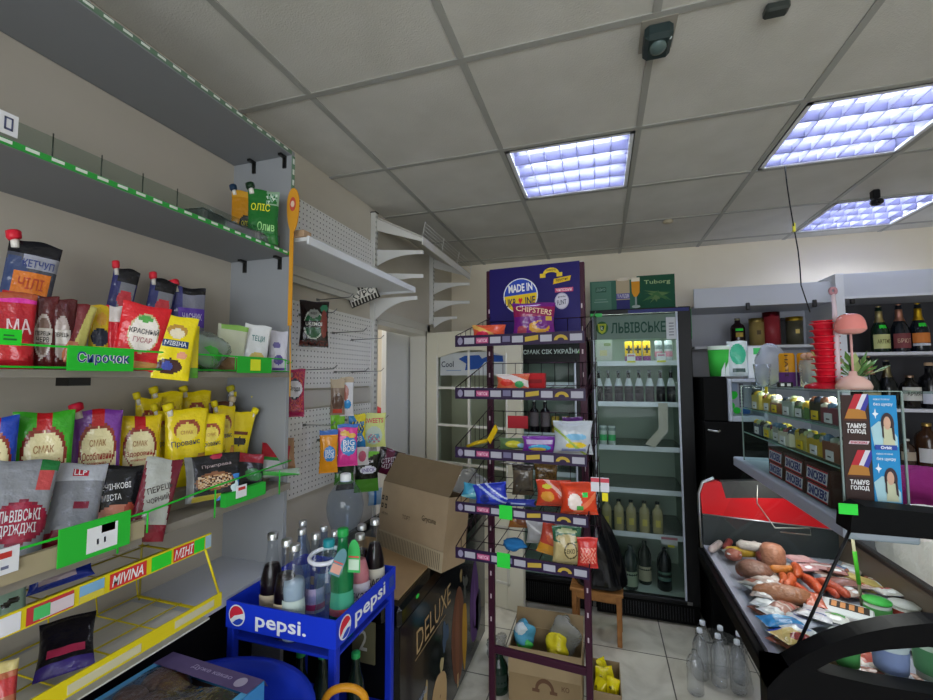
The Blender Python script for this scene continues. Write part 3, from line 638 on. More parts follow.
P('seasoning_packet', 'dark red packet with oval white label, left one of the brown pair', (31, 296, 58, 358), -1.1, SH3, d=.03, base='#5a1c1e', shapes=[('e', .45, .45, .34, .3, '#b8aca4'), ('e', .45, .45, .28, .25, '#7c6258'), ('r', .1, .35, .8, .55, '#c8c0b8')], texts=[('ПЕРЕЦЬ', .45, .48, .6, .07, '#2a2020'), ('ЧЕРВ', .45, .4, .5, .07, '#2a2020')], group='brown pepper packets')
P('seasoning_packet', 'dark red packet with oval white label, right one of the brown pair', (50, 299, 76, 356), -1.09, SH3, d=.03, base='#4c1a1c', shapes=[('e', .45, .45, .34, .3, '#a89a94'), ('r', .1, .35, .8, .55, '#c0b8b0'), ('e', .7, .2, .2, .1, '#c87850')], texts=[('ПЕРЕЦЬ', .45, .48, .6, .07, '#2a2020')], group='brown pepper packets')
P('seasoning_packet', 'maroon and cream packet tipping to the right beside the brown pair', (68, 304, 92, 355), -1.08, SH3, d=.03, base='#6c1e22', shapes=[('d', 1, -.4, .3, 2, '#b8b060'), ('e', .4, .25, .4, .18, '#b06848')], roll=L(10))
P('seasoning_packet', 'yellow packet with dark blue label standing left of the red packet', (88, 305, 110, 352), -1.1, SH3, d=.03, base='#d8b81c', shapes=[('e', .55, .5, .45, .14, '#1c2438'), ('e', .6, .2, .35, .14, '#c89038'), ('e', .6, .78, .25, .1, '#d8a030')])
P('seasoning_packet', 'red packet with white corner patch partly behind the large red one', (105, 306, 122, 350), -1.09, SH3, d=.025, base='#cc2030', shapes=[('r', .2, .75, 1, 1, '#d8d0cc'), ('e', .7, .25, .3, .2, '#e85060')])
P('seasoning_packet', 'large bright red packet with round white label in the sauce shelf middle', (118, 305, 168, 356), -1.055, SH3, d=.035, base='#d8232c', shapes=[('e', .52, .56, .33, .3, '#c8b888'), ('e', .52, .56, .3, .27, '#ece4dc'), ('r', .03, .03, .95, .14, '#c89050'), ('e', .5, .78, .16, .05, '#58a850')], texts=[('КРАСНЫЙ', .52, .6, .62, .1, '#2c2c34'), ('ГУСАР', .52, .46, .4, .08, '#b06a70')], roll=L(8))
P('seasoning_packet', 'bright yellow packet with a blue band and smiling face, in front', (157, 316, 196, 374), -1.022, 1.597, d=.02, base='#ecd818', shapes=[('r', .12, .5, .85, .62, '#1c3c6c'), ('e', .48, .76, .28, .1, '#b88c38'), ('e', .48, .72, .2, .08, '#e8dcc0'), ('e', .4, .2, .34, .12, '#3c1c1c'), ('e', .35, .2, .14, .07, '#3848a0'), ('e', .7, .38, .15, .06, '#e8a080')], texts=[('МІВІНА', .48, .56, .6, .07, '#e8ecf4')], roll=L(7))
P('seasoning_packet', 'yellow packet just behind the smiling yellow one, on its right', (182, 325, 199, 372), -1.03, 1.60, d=.015, base='#d8c818', shapes=[('r', 0, 0, 1, .2, '#58a030')])
p = aX(206, 366, -1.08); t = thing('wrapped_greens', 'green and white bundle in crumpled clear film on the sauce shelf', 'bundle', (p.x, p.y, SH3)); m = MB(); m.sphere((0, 0, .05), (.035, .04, .045), '#3f9a3c', 'cloth', rough=.3, seed=4); m.sphere((0, -.02, .07), (.02, .025, .035), '#c8d8d0', 'cloth', rough=.3, seed=5); m.build('greens', t); m = MB(); m.sphere((0, 0, .058), (.045, .052, .056), '#e6f2ea', 'wrap', 22, 16, .35, 2); m.build('film', t)
P('snack_packet', 'pale green and white packet, left of two standing by the end panel', (216, 325, 247, 367), -1.09, SH3, d=.03, base='#c8ccb4', shapes=[('r', .1, .88, 1, 1, '#8fc060'), ('e', .5, .15, .5, .16, '#8a6a4c')], roll=L(5))
P('snack_packet', 'white packet with grapes and small green writing, beside the green tag', (243, 325, 270, 366), -1.07, SH3, d=.03, base='#dfe2e4', shapes=[('e', .55, .3, .3, .12, '#d8c070'), ('e', .7, .2, .2, .08, '#e0b050')], texts=[('ТЕЦИ', .52, .7, .5, .14, '#2c7a78')], roll=L(6))
P('snack_packet', 'white and lilac packet with berries, last one on the sauce shelf', (268, 331, 288, 368), -1.09, SH3, d=.03, base='#d6d6e4', shapes=[('e', .5, .3, .25, .12, '#5c50a0'), ('e', .4, .65, .2, .08, '#7870b0'), ('r', .2, .05, .9, .12, '#6a58a8')], rz=L(50))
# ---------------------------------------------------------------- second sauce shelf, back row
def smak(lab, box, rim, x=-1.2, grad='#d8c890', word='Вершковий', **k):
    return P('mayonnaise_pouch', lab, box, x, SH4B, d=.05, base=rim, shapes=[('r', .12, 0, .9, .62, '#e4d9a8'), ('e', .51, .62, .39, .26, '#8c3428'), ('e', .51, .60, .34, .22, '#e4d9a8'), ('n', .14, .1, .88, .33, FOODG if rim != '#e2c418' else ['#e8c090', '#c87850', '#e0d8a0']), ('r', .38, .82, .64, 1, '#b81c24'), ('r', .74, .36, .88, .41, '#3080c0'), ('r', .14, .0, .88, .1, '#d8c840')], texts=[('СМАК', .51, .66, .34, .07, '#a87848'), (word, .5, .53, .6, .08, '#a03828'), ('майонез', .5, .46, .4, .03, '#c06050')], group='mayonnaise pouches with an arched label', **k)
smak('blue rimmed mayonnaise pouch cut by the left edge', (-34, 417, 17, 500), '#2348b8')
smak('green rimmed mayonnaise pouch with an arched cream label', (10, 412, 73, 500), '#3fae2c')
smak('purple rimmed mayonnaise pouch with an arched cream label', (70, 410, 121, 500), '#7a3c9c', word='Особливий', cap=('#c81c38', -1))
smak('yellow rimmed mayonnaise pouch with an arched label and shrimp picture', (115, 416, 160, 500), '#e2c418', word='Здоровий')
def prov(lab, box, x=-1.19, rz=R1, cap=('#e8d41c', -1), roll=0, pc=True, **k):
    return P('mayonnaise_pouch', lab, box, x, SH4B, d=.045, rz=rz, base='#ecd314', shapes=[('e', .5, .74, .32, .13, '#a04a30'), ('e', .5, .70, .26, .12, '#e8d460'), ('r', .0, .28, .12, .4, '#d8b410')]+([('r', .78, .2, 1, .42, '#b08838'), ('e', .86, .32, .14, .08, '#d89040')] if pc else []), texts=[('Прованс', .48, .56, .7, .09, '#28284c', .08), ('67%', .3, .32, .45, .1, '#4c4418'), ('СМАК', .5, .7, .3, .05, '#b88040')], cap=cap, roll=roll, group='yellow mayonnaise pouches', **k)
prov('yellow mayonnaise pouch peeping out left of the large one', (152, 410, 176, 500), x=-1.23)
prov('large yellow mayonnaise pouch with script lettering, nearest one', (163, 409, 206, 500), x=-1.17)
prov('yellow mayonnaise pouch with an orange dish picture, right of the large one', (194, 414, 224, 500), x=-1.15)
prov('yellow mayonnaise pouch in the back row, left of two behind', (150, 392, 182, 470), x=-1.29)
prov('yellow mayonnaise pouch in the back row, right of two behind', (180, 391, 210, 470), x=-1.29)
prov('yellow mayonnaise pouch squeezed between the dish pouch and the cook pouch', (212, 406, 234, 500), x=-1.2)
prov('yellow mayonnaise pouch at the back behind the ball capped one', (234, 396, 254, 490), x=-1.28, rz=L(55))
prov('small yellow mayonnaise pouch peeping over the shrimp pouch', (134, 398, 160, 480), x=-1.28)
P('mustard_pouch', 'brown mustard pouch with pale caps behind the yellow pouches', (207, 402, 232, 495), -1.25, SH4B, d=.04, base='#5c3a2c', shapes=[('r', 0, .8, 1, 1, '#6a4434')], cap=('#c8b898', 1))
P('mustard_pouch', 'dark and yellow mustard pouch in the back beside the end panel', (227, 390, 254, 490), -1.29, SH4B, d=.03, base='#2c2a20', shapes=[('e', .5, .7, .42, .2, '#b89a28')], cap=('#c8c030', -1))
P('mustard_pouch', 'tilted yellow mustard pouch with a black cook silhouette', (227, 412, 252, 492), -1.19, SH4B, d=.035, base='#e6cf14', shapes=[('e', .5, .5, .3, .07, '#1c1c18'), ('r', .2, .6, .8, .66, '#6a3420')], cap=('#ead81c', 1), roll=L(9))
P('mustard_pouch', 'narrow upright yellow pouch with a ball cap next to the end panel', (252, 400, 269, 490), -1.2, SH4B, d=.035, base='#e8d012', shapes=[('e', .6, .42, .3, .07, '#1c1c18'), ('r', .15, .6, .9, .67, '#7a3c20')], cap=('#ead81c', -1), rz=L(45))
# front row
P('yeast_packet', 'large silver yeast packet with a red oval label at the left edge', (-14, 468, 54, 556), -1.075, SH4, cat='packet', d=.04, base='#8d9096', shapes=[('e', .55, .4, .46, .2, '#7c1c34'), ('e', .55, .4, .44, .18, '#9c1c38'), ('r', .7, .7, .95, .9, '#c85050'), ('r', .7, .9, 1, 1, '#2a7a40')], texts=[('ЛЬВІВСЬКІ', .54, .46, .66, .11, '#dcd8dc', .1), ('ДРІЖДЖІ', .54, .33, .6, .11, '#dcd8dc', .1)], tilt=L(-26), roll=L(8))
P('yeast_packet', 'silver packet with a white top band and red logo patch', (52, 470, 106, 548), -1.08, SH4, cat='packet', d=.035, base='#85888f', shapes=[('r', 0, .78, 1, 1, '#b8bcc4'), ('r', .3, .83, .62, .93, '#b8283c'), ('e', .25, .12, .3, .1, '#8c1c34'), ('r', .45, .45, .75, .52, '#7c2438')], texts=[('LLP', .46, .88, .25, .07, '#e8e8ec')], tilt=L(-26), roll=L(9))
P('seasoning_packet', 'black packet with white words and a salmon picture', (92, 470, 144, 540), -1.085, SH4, cat='packet', d=.03, base='#1b1c1f', shapes=[('e', .55, .22, .42, .2, '#c88068'), ('e', .45, .2, .2, .08, '#e0a888'), ('e', .8, .3, .12, .14, '#a84838')], texts=[('ПЕЧІНКОВІ', .42, .68, .7, .09, '#e4e4e4', .12), ('МІСТА', .4, .52, .4, .09, '#e4e4e4', .12)], tilt=L(-22), roll=L(7))
P('pepper_packet', 'maroon and grey pepper packet leaning out over the green rail', (141, 462, 180, 536), -1.03, 1.212, cat='packet', d=.025, base='#6c1c2c', shapes=[('d', .9, .35, .34, .95, '#a8aba4'), ('r', 0, 0, 1, .2, '#7a1c2c')], texts=[('ПЕРЕЦЬ', .55, .62, .7, .09, '#3a2c2c', .4), ('ЧОРНИЙ', .55, .5, .6, .08, '#3a2c2c', .4)], roll=L(14), tilt=L(-14))
P('mushroom_packet', 'black packet with round snack picture and red seal, by the green rail', (186, 456, 242, 520), -1.06, SH4+.02, cat='packet', d=.03, base='#191a1e', shapes=[('r', 0, 0, .12, 1, '#8c9090'), ('e', .5, .4, .36, .2, '#8a5a3c'), ('n', .2, .25, .8, .52, ['#a87848', '#d8c0a0', '#4c2c20', '#c8a070']), ('e', .55, .95, .12, .06, '#a82840'), ('r', .1, 0, .6, .12, '#a89838')], texts=[('Приправа', .55, .74, .55, .09, '#a89898', .05)], tilt=L(-14))
P('seasoning_packet', 'blue and white small packet against the green strip', (217, 475, 240, 504), -1.04, SH4+.015, cat='packet', d=.02, base='#3c7cc4', shapes=[('e', .6, .5, .35, .35, '#c8dce0')], tilt=L(-10))
P('seasoning_packet', 'red and black packet lying behind the rail near the end panel', (238, 456, 268, 500), -1.08, SH4+.02, cat='packet', d=.03, base='#26262a', shapes=[('r', 0, .7, 1, 1, '#a82434'), ('e', .6, .3, .3, .2, '#3f8a48')], tilt=L(-30), roll=L(12))
P('seasoning_packet', 'crimson packet on top at the right end of the rail', (262, 446, 292, 480), -1.09, SH4+.03, cat='packet', d=.03, base='#a0202c', shapes=[('r', 0, 0, 1, .4, '#b8b8bc'), ('r', 0, .4, 1, .5, '#2f8a3c')], tilt=L(-30), roll=L(12), rz=L(50))
P('seasoning_packet', 'beige packet lying at the very end beyond the red ones', (270, 440, 296, 462), -1.2, SH4+.004, cat='packet', d=.03, base='#a8805c', tilt=L(-20), rz=L(50))
P('seasoning_packet', 'green and silver crumpled packet drooping over the shelf end', (258, 470, 300, 490), -1.05, SH4+.03, cat='packet', d=.02, base='#8c9c8c', shapes=[('d', 1, 1, .5, 1.1, '#40a040')], rz=L(45), tilt=L(-20))
# ================================================================ PEGBOARD BAY ON THE LEFT WALL
WH = '#dcdcd8'
t = thing('pegboard_unit', 'white pegboard wall bay with a deep white shelf and wire hooks', 'shelving', (XL+.002, 2.34, 0)); to = Vector((XL+.002, 2.34, 0))
def T(mb, name, par=None, lab=None): o = mb.build(name, par or t); o.location = -to if par is None else (0, 0, 0); return o
def panel(y0, y1, z0, z1): m = MB(); m.box((XL+.002, y0, z0), (-1.332, y1, z1), '#dfe0dd', 'peg'); return T(m, 'peg_panel')
panel(1.31, 2.325, 2.13, 2.44); panel(1.31, 2.325, 1.55, 1.955); panel(1.31, 2.325, 1.06, 1.45)
m = MB(); m.box((XL+.001, 1.31, 1.46), (-1.336, 2.33, 1.54), '#d3cfc6', 'paint'); T(m, 'wall_rail')
def post(y, z0, z1):
    m = MB(); m.box((XL+.001, y-.018, z0), (-1.315, y+.018, z1), WH, 'paint', .003)
    z = z0+.03
    while z < z1-.02:
        for dy in (-.008, .008): m.box((-1.3155, y+dy-.0025, z), (-1.3146, y+dy+.0025, z+.014), '#2a2a2a', 'matte')
        z += .034
    m.box((XL+.001, y-.02, z1), (-1.313, y+.02, z1+.006), '#55524c', 'matte'); return m
T(post(2.345, .9, 2.628), 'slotted_post')
m = MB(); m.box((-1.33, 1.31, 2.105), (-1.022, 2.27, 2.119), '#e4e6e7', 'paint'); m.box((-1.025, 1.31, 2.092), (-1.015, 2.27, 2.124), '#e9edf2', 'paint', .002); m.box((-1.33, 2.262, 2.092), (-1.025, 2.27, 2.105), '#d8dadb', 'paint'); shf = T(m, 'shelf')
m = MB(); m.box((-1.325, 1.34, 2.03), (-1.31, 2.2, 2.06), '#cfcfca', 'paint'); m.box((-1.325, 1.34, 2.06), (-1.29, 2.2, 2.104), '#cfcfca', 'paint'); T(m, 'support_rail')
m = MB(); m.box((-1.105, 1.300, 2.1195), (-1.03, 1.345, 2.145), '#c9a987', 'wood', .001); tag(m.build('wood_offcut'), 'small pale wood offcut at the near end of the white deep shelf', 'wood piece')
def bracket(y, z, L_=.29, h=.13, x0=-1.313, drop=0.0):
    n = 12; up = [(x0, z), (x0+L_, z-drop), (x0+L_, z-.022-drop)]
    lo = [(x0+L_*(1-k/n)*.95, z-.022-drop*(1-k/n)-(h-.022)*(k/n)**2.2) for k in range(n+1)]
    m = MB(); m.prism(up+lo, lambda a, b, tt: (a, tt, b), y-.0035, y+.0035, '#e2e2de', 'paint'); m.box((x0, y-.008, z-drop-.004) if 0 else (x0, y-.006, z-.006), (x0+.02, y+.006, z), '#e2e2de', 'paint'); return m
T(bracket(2.335, 2.085, .28, .13), 'shelf_arm')
for z in (2.383, 2.237): T(bracket(2.355, z+.012, .31, .1, drop=.03), 'shelf_arm')
# hooks
def hook(y, z, L_=.2, par=None):
    m = MB(); m.tube([(-1.333, y, z), (-1.333+L_*.9, y, z+.004), (-1.333+L_, y, z+.02)], .0022, '#8e9090', 'metal', 6); m.box((-1.334, y-.012, z-.006), (-1.33, y+.012, z+.006), '#8e9090', 'metal'); return T(m, 'wire_hook')
for (px, py) in ((300, 315), (318, 300), (333, 333), (352, 340), (300, 370), (335, 372), (352, 372), (304, 425), (318, 440), (345, 420), (362, 418)):
    q = aX(px, py, -1.333); hook(q.y, q.z, .2 if py < 400 else .17)
# second slotted post above the door with its slanted basket shelf
t = thing('basket_shelf', 'slanting white shelf with a wire front rail on brackets above the doorway', 'shelf', (XL+.002, 3.29, 1.98)); to = Vector((XL+.002, 3.29, 1.98))
T(post(3.31, 2.04, 2.635), 'slotted_post')
for z in (2.39, 2.24): T(bracket(3.31, z, .31, .1, drop=.02), 'shelf_arm')
T(bracket(3.31, 2.10, .2, .09), 'shelf_arm')
sl = lambda x, y, d=0: (x, y, 2.60-(x+1.33)*.5+d)
for y in (2.355, 3.315):
    m = MB(); m.add([sl(-1.315, y-.006, 0), sl(-1.01, y-.006, 0), sl(-1.01, y-.006, -.02), sl(-1.315, y-.006, -.075), sl(-1.315, y+.006, 0), sl(-1.01, y+.006, 0), sl(-1.01, y+.006, -.02), sl(-1.315, y+.006, -.075)], [(0, 1, 2, 3), (7, 6, 5, 4), (0, 4, 5, 1), (1, 5, 6, 2), (2, 6, 7, 3), (3, 7, 4, 0)], '#e0dfda', 'paint'); T(m, 'shelf_arm')
m = MB(); P4 = [sl(-1.31, 2.345, .002), sl(-1.005, 2.345, .002), sl(-1.005, 3.33, .002), sl(-1.31, 3.33, .002), sl(-1.31, 2.345, .012), sl(-1.005, 2.345, .012), sl(-1.005, 3.33, .012), sl(-1.31, 3.33, .012)]
m.add(P4, [(3, 2, 1, 0), (4, 5, 6, 7), (0, 1, 5, 4), (1, 2, 6, 5), (2, 3, 7, 6), (3, 0, 4, 7)], '#c6c3ba', 'paint'); m.box((-1.01, 2.345, 2.40), (-1.002, 3.33, 2.443), '#e6e5e1', 'paint'); T(m, 'shelf_plate')
m = MB()
for k in range(5): z = 2.45+.02*k; m.tube([(-1.006+.004*k, 2.345, z), (-1.006+.004*k, 3.33, z)], .0013, '#d8d8d4', 'plastic', 5)
for k in range(4): y = 2.345+.985*k/3; m.tube([(-1.006, y, 2.44), (-.988, y, 2.535)], .002, '#d8d8d4', 'plastic', 5)
T(m, 'wire_rail')
# hanging packs
def HP(n, lab, box, x, **k): return pack(n, lab, k.pop('cat', 'packet'), box, k.pop('rz', L(40)), X=x, **k)
HP('snack_packet', 'black packet with a round green and black emblem, hung under the deep white shelf', (299, 301, 329, 347), -1.18, base='#1f1413', style='pillow', d=.03, shapes=[('e', .48, .48, .36, .32, '#cfd6cc'), ('e', .48, .48, .33, .29, '#1e5c38'), ('r', .12, .42, .84, .56, '#141a16'), ('e', .48, .72, .2, .1, '#8a8f88'), ('e', .84, .84, .14, .08, '#2a6c4c'), ('n', 0, .02, 1, .14, ['#3c1814', '#5a241c', '#1f1413']), ('e', .85, .5, .12, .3, '#7c3a32')], texts=[('UKEMOI', .48, .49, .6, .08, '#e4e8e0'), ('BEEF', .48, .72, .24, .05, '#1f1413')])
m = MB(); q = aX(343, 320, -1.3); m.box((0, -.002, 0), (.17, 0, .11), '#26241f', 'card'); f = Face((0, -.0021, 0), (.17, 0, 0), (0, 0, .11))
for k in range(9): f.poly(m, [(.02+k*.11, .05), (.06+k*.11, .05), (.1+k*.11, .95), (.06+k*.11, .95)], '#c9c6bc')
f.rect(m, .08, .3, .92, .7, '#e2e0d8', .0015); f.text(m, 'КУРС', .5, .5, .75, .34, '#1c1a18')
o = m.build('striped_card', loc=(-1.315, 2.08, 1.985)); o.rotation_euler = (0, L(-24), L(25)); tag(o, 'black and white striped card under the far end of the deep shelf', 'card')
HP('candy_packet', 'magenta packet with a round white emblem, low beside the grey end panel', (284, 369, 305, 417), -1.2, base='#b01f58', style='pillow', d=.025, shapes=[('n', .05, .1, .95, .95, ['#c83a50', '#8c1a4c', '#d85a48', '#b01f58']), ('e', .5, .58, .36, .22, '#1a2440'), ('e', .5, .58, .4, .18, '#e6e2ea')], texts=[('Ягода', .5, .58, .55, .12, '#1a1a2c')])
HP('nut_packet', 'clear and brown nut packet hanging left of the white and blue one', (330, 379, 345, 415), -1.16, base='#8c7868', style='pillow', d=.025, shapes=[('r', 0, .75, 1, 1, '#b8a890'), ('e', .5, .35, .4, .25, '#5c4438'), ('r', .2, .05, .8, .16, '#c04838')])
HP('nut_packet', 'white and blue nut packet hanging on the middle pegboard panel', (340, 377, 354, 416), -1.14, base='#d2d2d6', style='pillow', d=.025, shapes=[('e', .5, .3, .3, .12, '#2f8ccc'), ('e', .35, .6, .25, .2, '#a05848'), ('r', 0, .85, 1, 1, '#b8a890')])
S = 'pillow'
HP('candy_packet', 'lime green packet at the back left of the bright packet cluster', (330, 413, 345, 455), -1.22, base='#7fd02c', style=S, d=.02, shapes=[('r', .1, .3, .9, .5, '#d84878')], group=None)
HP('candy_packet', 'blue and yellow packet with black trim behind the pink one', (348, 414, 366, 452), -1.19, base='#2c8ad0', style=S, d=.02, shapes=[('d', .7, .7, .9, 1.4, '#e8d828'), ('n', .1, .5, .9, .8, ['#101828', '#2c8ad0', '#e8d828'])], texts=[('BOB', .5, .35, .6, .14, '#f0f4f8')])
HP('candy_packet', 'pale yellow sweets packet with pink lettering, right of the cluster', (361, 413, 386, 447), -1.16, base='#d8e08c', style=S, d=.025, shapes=[('e', .5, .35, .36, .26, '#c8d8c8'), ('n', .25, .15, .75, .4, ['#d87888', '#78b0c8', '#c8d8c8'])], texts=[('SWEETS', .5, .78, .8, .14, '#d82c50')])
HP('candy_packet', 'orange packet with a blue and white badge, left of the pink one', (319, 430, 338, 473), -1.14, base='#e8981c', style=S, d=.025, shapes=[('e', .55, .45, .34, .18, '#3c8cd0'), ('r', 0, .9, 1, 1, '#3c70c0')], texts=[('BIG', .55, .5, .5, .1, '#f0f4f8'), ('BOB', .55, .4, .5, .1, '#f0f4f8')])
HP('candy_packet', 'hot pink packet with BIG BOB lettering on a blue badge, in front', (337, 424, 358, 466), -1.1, base='#dc3c94', style=S, d=.025, shapes=[('e', .55, .48, .42, .22, '#3c8cd0'), ('r', 0, .92, 1, 1, '#3c70c0'), ('e', .35, .78, .22, .07, '#e8b850'), ('e', .7, .72, .2, .06, '#e8b850')], texts=[('BIG', .55, .56, .6, .13, '#f4f6fa'), ('BOB', .55, .42, .6, .13, '#f4f6fa')])
HP('snack_packet', 'black and green packet with a white slanted logo, bottom of the cluster', (354, 452, 379, 492), -1.12, base='#181c16', style=S, d=.025, shapes=[('r', 0, 0, 1, .34, '#4c8c2c'), ('d', .2, -1, -.9, -.75, '#6cb03c'), ('e', .55, .56, .36, .1, '#d8d8e0')], texts=[('Чіпси', .5, .78, .5, .09, '#d0d0d0'), ('SNECK', .55, .56, .6, .09, '#5a3c88')])
HP('snack_packet', 'black and green packet tucked left behind the logo packet', (334, 456, 354, 484), -1.17, base='#20301c', style=S, d=.02, shapes=[('r', 0, 0, 1, .4, '#3c7428')])
HP('snack_packet', 'maroon and black packet with white words leaning right by the carton', (375, 450, 402, 474), -1.1, base='#5c1c38', style=S, d=.025, shapes=[('d', 1, 0, 0, .25, '#1c1418'), ('d', 1, 0, .6, .8, '#2a1a20')], texts=[('СТРІПС', .5, .6, .7, .2, '#d8ccd4', .4), ('ЧІЛІ', .5, .35, .5, .18, '#d8ccd4', .4)], roll=L(20))
HP('snack_packet', 'small white packet with a pink flower under the yellow sweets', (355, 447, 369, 465), -1.13, base='#dcd8d8', style=S, d=.02, shapes=[('e', .5, .5, .3, .3, '#c85878')])
HP('snack_packet', 'black packet at the lower edge behind the big water bottle', (336, 466, 354, 490), -1.2, base='#1c1a18', style=S, d=.02, shapes=[('r', .2, .6, .8, .7, '#a03028')])
HP('snack_packet', 'blue and white packet low beside the water bottle', (368, 488, 382, 505), -1.2, base='#9fb8cc', style=S, d=.02, shapes=[('r', .4, 0, .6, 1, '#2c6cb0')])
# orange paddle with a ribbon
p = aY(290, 214, 1.23); t = thing('price_paddle', 'orange paddle with a red oval and a long ribbon on the end panel edge', 'paddle', (p.x-.012, 1.262, .035)); 
m = MB(); f = [(0+.026*math.cos(a)*(1+.0*a), 2.19+.06*math.sin(a)*(1 if math.sin(a) > 0 else 1.7)) for a in [2*PI*k/28 for k in range(28)]]
m.prism(f, lambda a, b, tt: (a, tt, b), -.004, 0, '#dd9a22', 'matte'); m.build('paddle_board', t)
m = MB(); m.prism(ell_pts(0, 2.19, .013, .026, 20), lambda a, b, tt: (a, tt, b), -.0055, -.0042, '#c8503c', 'matte'); m.prism(ell_pts(0, 2.19, .008, .012, 14), lambda a, b, tt: (a, tt, b), -.0062, -.0056, '#e8c8b0', 'matte'); m.build('red_oval', t)
m = MB(); m.box((-.012, -.003, 1.75), (.004, 0, 2.1), '#dd9a22', 'matte'); m.tube([(-.002, -.002, 1.76), (.004, -.003, 1.6), (.006, -.004, 1.5)], .0025, '#d8a040', 'plastic', 5); m.build('ribbon', t)
# ================================================================ BLUE BOTTLE STAND
BL = '#1c3ad0'; BD = '#1730b4'
SX0, SX1, SY0, SY1, SZ = -1.062, -.69, 1.035, 1.385, .95
st_ = t = thing('bottle_stand', 'blue metal drinks stand with white pepsi lettering on its rims', 'stand', ((SX0+SX1)/2, (SY0+SY1)/2, 0)); to = Vector(t.location)
for a in (((SX0, SY0, .875), (SX1, SY0+.004, SZ)), ((SX1-.004, SY0+.004, .875), (SX1, SY1, SZ)), ((SX0, SY0+.004, .875), (SX0+.004, SY1, SZ)), ((SX0+.004, SY1-.004, .875), (SX1-.004, SY1, SZ))):
    m = MB(); m.box(*a, BL, 'plastic'); o = T(m, 'rim_panel'); 
f1 = Face((SX0, SY0, .875), (SX1-SX0, 0, 0), (0, 0, .075)); f2 = Face((SX1, SY0, .875), (0, SY1-SY0, 0), (0, 0, .075))
def globe(f, cu, cv, rx, ry):
    m = MB(); f.poly(m, ell_pts(cu, cv, rx, ry), '#eef0f4', .0012)
    f.poly(m, [(cu+rx*.88*math.cos(a), cv+ry*.88*math.sin(a)) for a in [L(20)+L(190)*k/14 for k in range(15)]]+[(cu-rx*.3, cv-ry*.05), (cu+rx*.3, cv+ry*.12)], '#d8213a', .002)
    f.poly(m, [(cu+rx*.88*math.cos(a), cv+ry*.88*math.sin(a)) for a in [L(235)+L(105)*k/12 for k in range(13)]]+[(cu+rx*.35, cv-ry*.22), (cu-rx*.1, cv-ry*.42)], '#1c44c0', .002); return m
T(globe(f1, .11, .52, .078, .40), 'logo_globe'); T(globe(f2, .12, .5, .085, .42), 'logo_globe')
m = MB(); f1.text(m, 'pepsi.', .52, .42, .46, .66, '#eef1f8', bold=.02); T(m, 'lettering'); m = MB(); f2.text(m, 'pepsi', .52, .45, .52, .7, '#eef1f8', bold=.02); T(m, 'lettering')
m = MB(); f2.rect(m, .86, .25, .96, .75, '#2c46a8'); T(m, 'rim_sticker')
for x in (SX0+.014, SX1-.014):
    for y in (SY0+.014, SY1-.014): m = MB(); m.box((x-.012, y-.012, 0), (x+.012, y+.012, .88), BD, 'plastic', .003); T(m, 'leg')
for z in (.84, .50, .14): m = MB(); m.box((SX0+.01, SY0+.01, z), (SX1-.01, SY1-.01, z+.008), BD, 'plastic'); T(m, 'shelf')
TZ = .849; FA = math.atan2(-1.1, .8)
def SB(lab, px, py, y, kind, r, **k):
    q = aY(px, py, y); return bottle('glass_bottle', lab, 'bottle', (q.x, q.y, TZ), r, q.z-TZ+.004, kind, faceang=FA, **k)
SB('dark lemonade bottle with silver cap, leftmost at the front of the stand', 273, 531, 1.12, 'soda', .034, body='#f8fafc', bmat='flint', fill=(.64, '#10040a'), paper=(.12, .36, '#c8b89c'))
SB('dark cherry soda bottle with cream label, second from the left', 287, 537, 1.09, 'soda', .034, body='#f8fafc', bmat='flint', fill=(.62, '#10040a'), paper=(.1, .36, '#cdbd9e'), word='ЛИМОН')
CLR = '#f6fafe'
SB('clear lemonade bottle with pale label, nearest the front rim', 295, 542, 1.088, 'hour', .035, body=CLR, bmat='tint', paper=(.12, .42, '#c8d8ce'), fill=(.6, '#a4b4c0'))
SB('clear blue tinged bottle with silver cap, rearmost on the left side', 303, 519, 1.32, 'hour', .03, body='#e4eefc', bmat='tint', paper=(.15, .4, '#b8c8e0'))
SB('clear blue bottle just in front of the rearmost left one', 302, 527, 1.22, 'hour', .03, body='#dce8fc', bmat='tint', paper=(.15, .4, '#c0ccd8'))
SB('clear bottle with a pink and lilac label in the stand middle', 316, 531, 1.17, 'hour', .031, body='#e8f0fc', bmat='tint', paper=[(.15, .4, '#b8a8cc'), (.18, .24, '#c83c78')])
SB('clear bottle with blue shoulder behind the pink labelled one', 324, 524, 1.28, 'hour', .03, body='#d8e4fc', bmat='tint', paper=(.15, .4, '#b8c8e0'))
SB('clear bottle with a silver cap behind the teal capped bottle', 335, 529, 1.26, 'hour', .028, body='#e4ecfc', bmat='tint')
bt1 = SB('big clear bottle with a teal cap and a white ring handle', 329, 537, 1.1, 'hour', .036, body='#e8fafa', bmat='tint', cap='#1f8a94', capmat='plastic', paper=(.05, .2, '#6cc0c8'))
bt2 = SB('green mineral water bottle with a green cap and hanging leaf tag', 343, 526, 1.14, 'hour', .036, body='#0f6c3c', bmat='gloss', cap='#22a04c', capmat='plastic', paper=[(.28, .42, '#3c9c7c'), (.22, .28, '#c84858')])
SB('pink lemonade bottle with a clear neck and white label', 360, 532, 1.25, 'soda', .033, body='#f8fafc', bmat='flint', fill=(.66, '#c87c84'), paper=(.12, .42, '#d2ccd6'), word='ЕКЗО', wordcol='#3c2c50')
SB('dark bottle with silver cap right behind the pink lemonade', 362, 523, 1.335, 'soda', .032, body='#f8fafc', bmat='flint', fill=(.64, '#1c0a0e'), paper=(.12, .4, '#c8c0b0'))
SB('dark cola bottle with a cream label in the far right corner', 375, 517, 1.335, 'soda', .034, body='#f8fafc', bmat='flint', fill=(.68, '#10040a'), paper=(.12, .42, '#c8c4b4'), word='БАБУ')
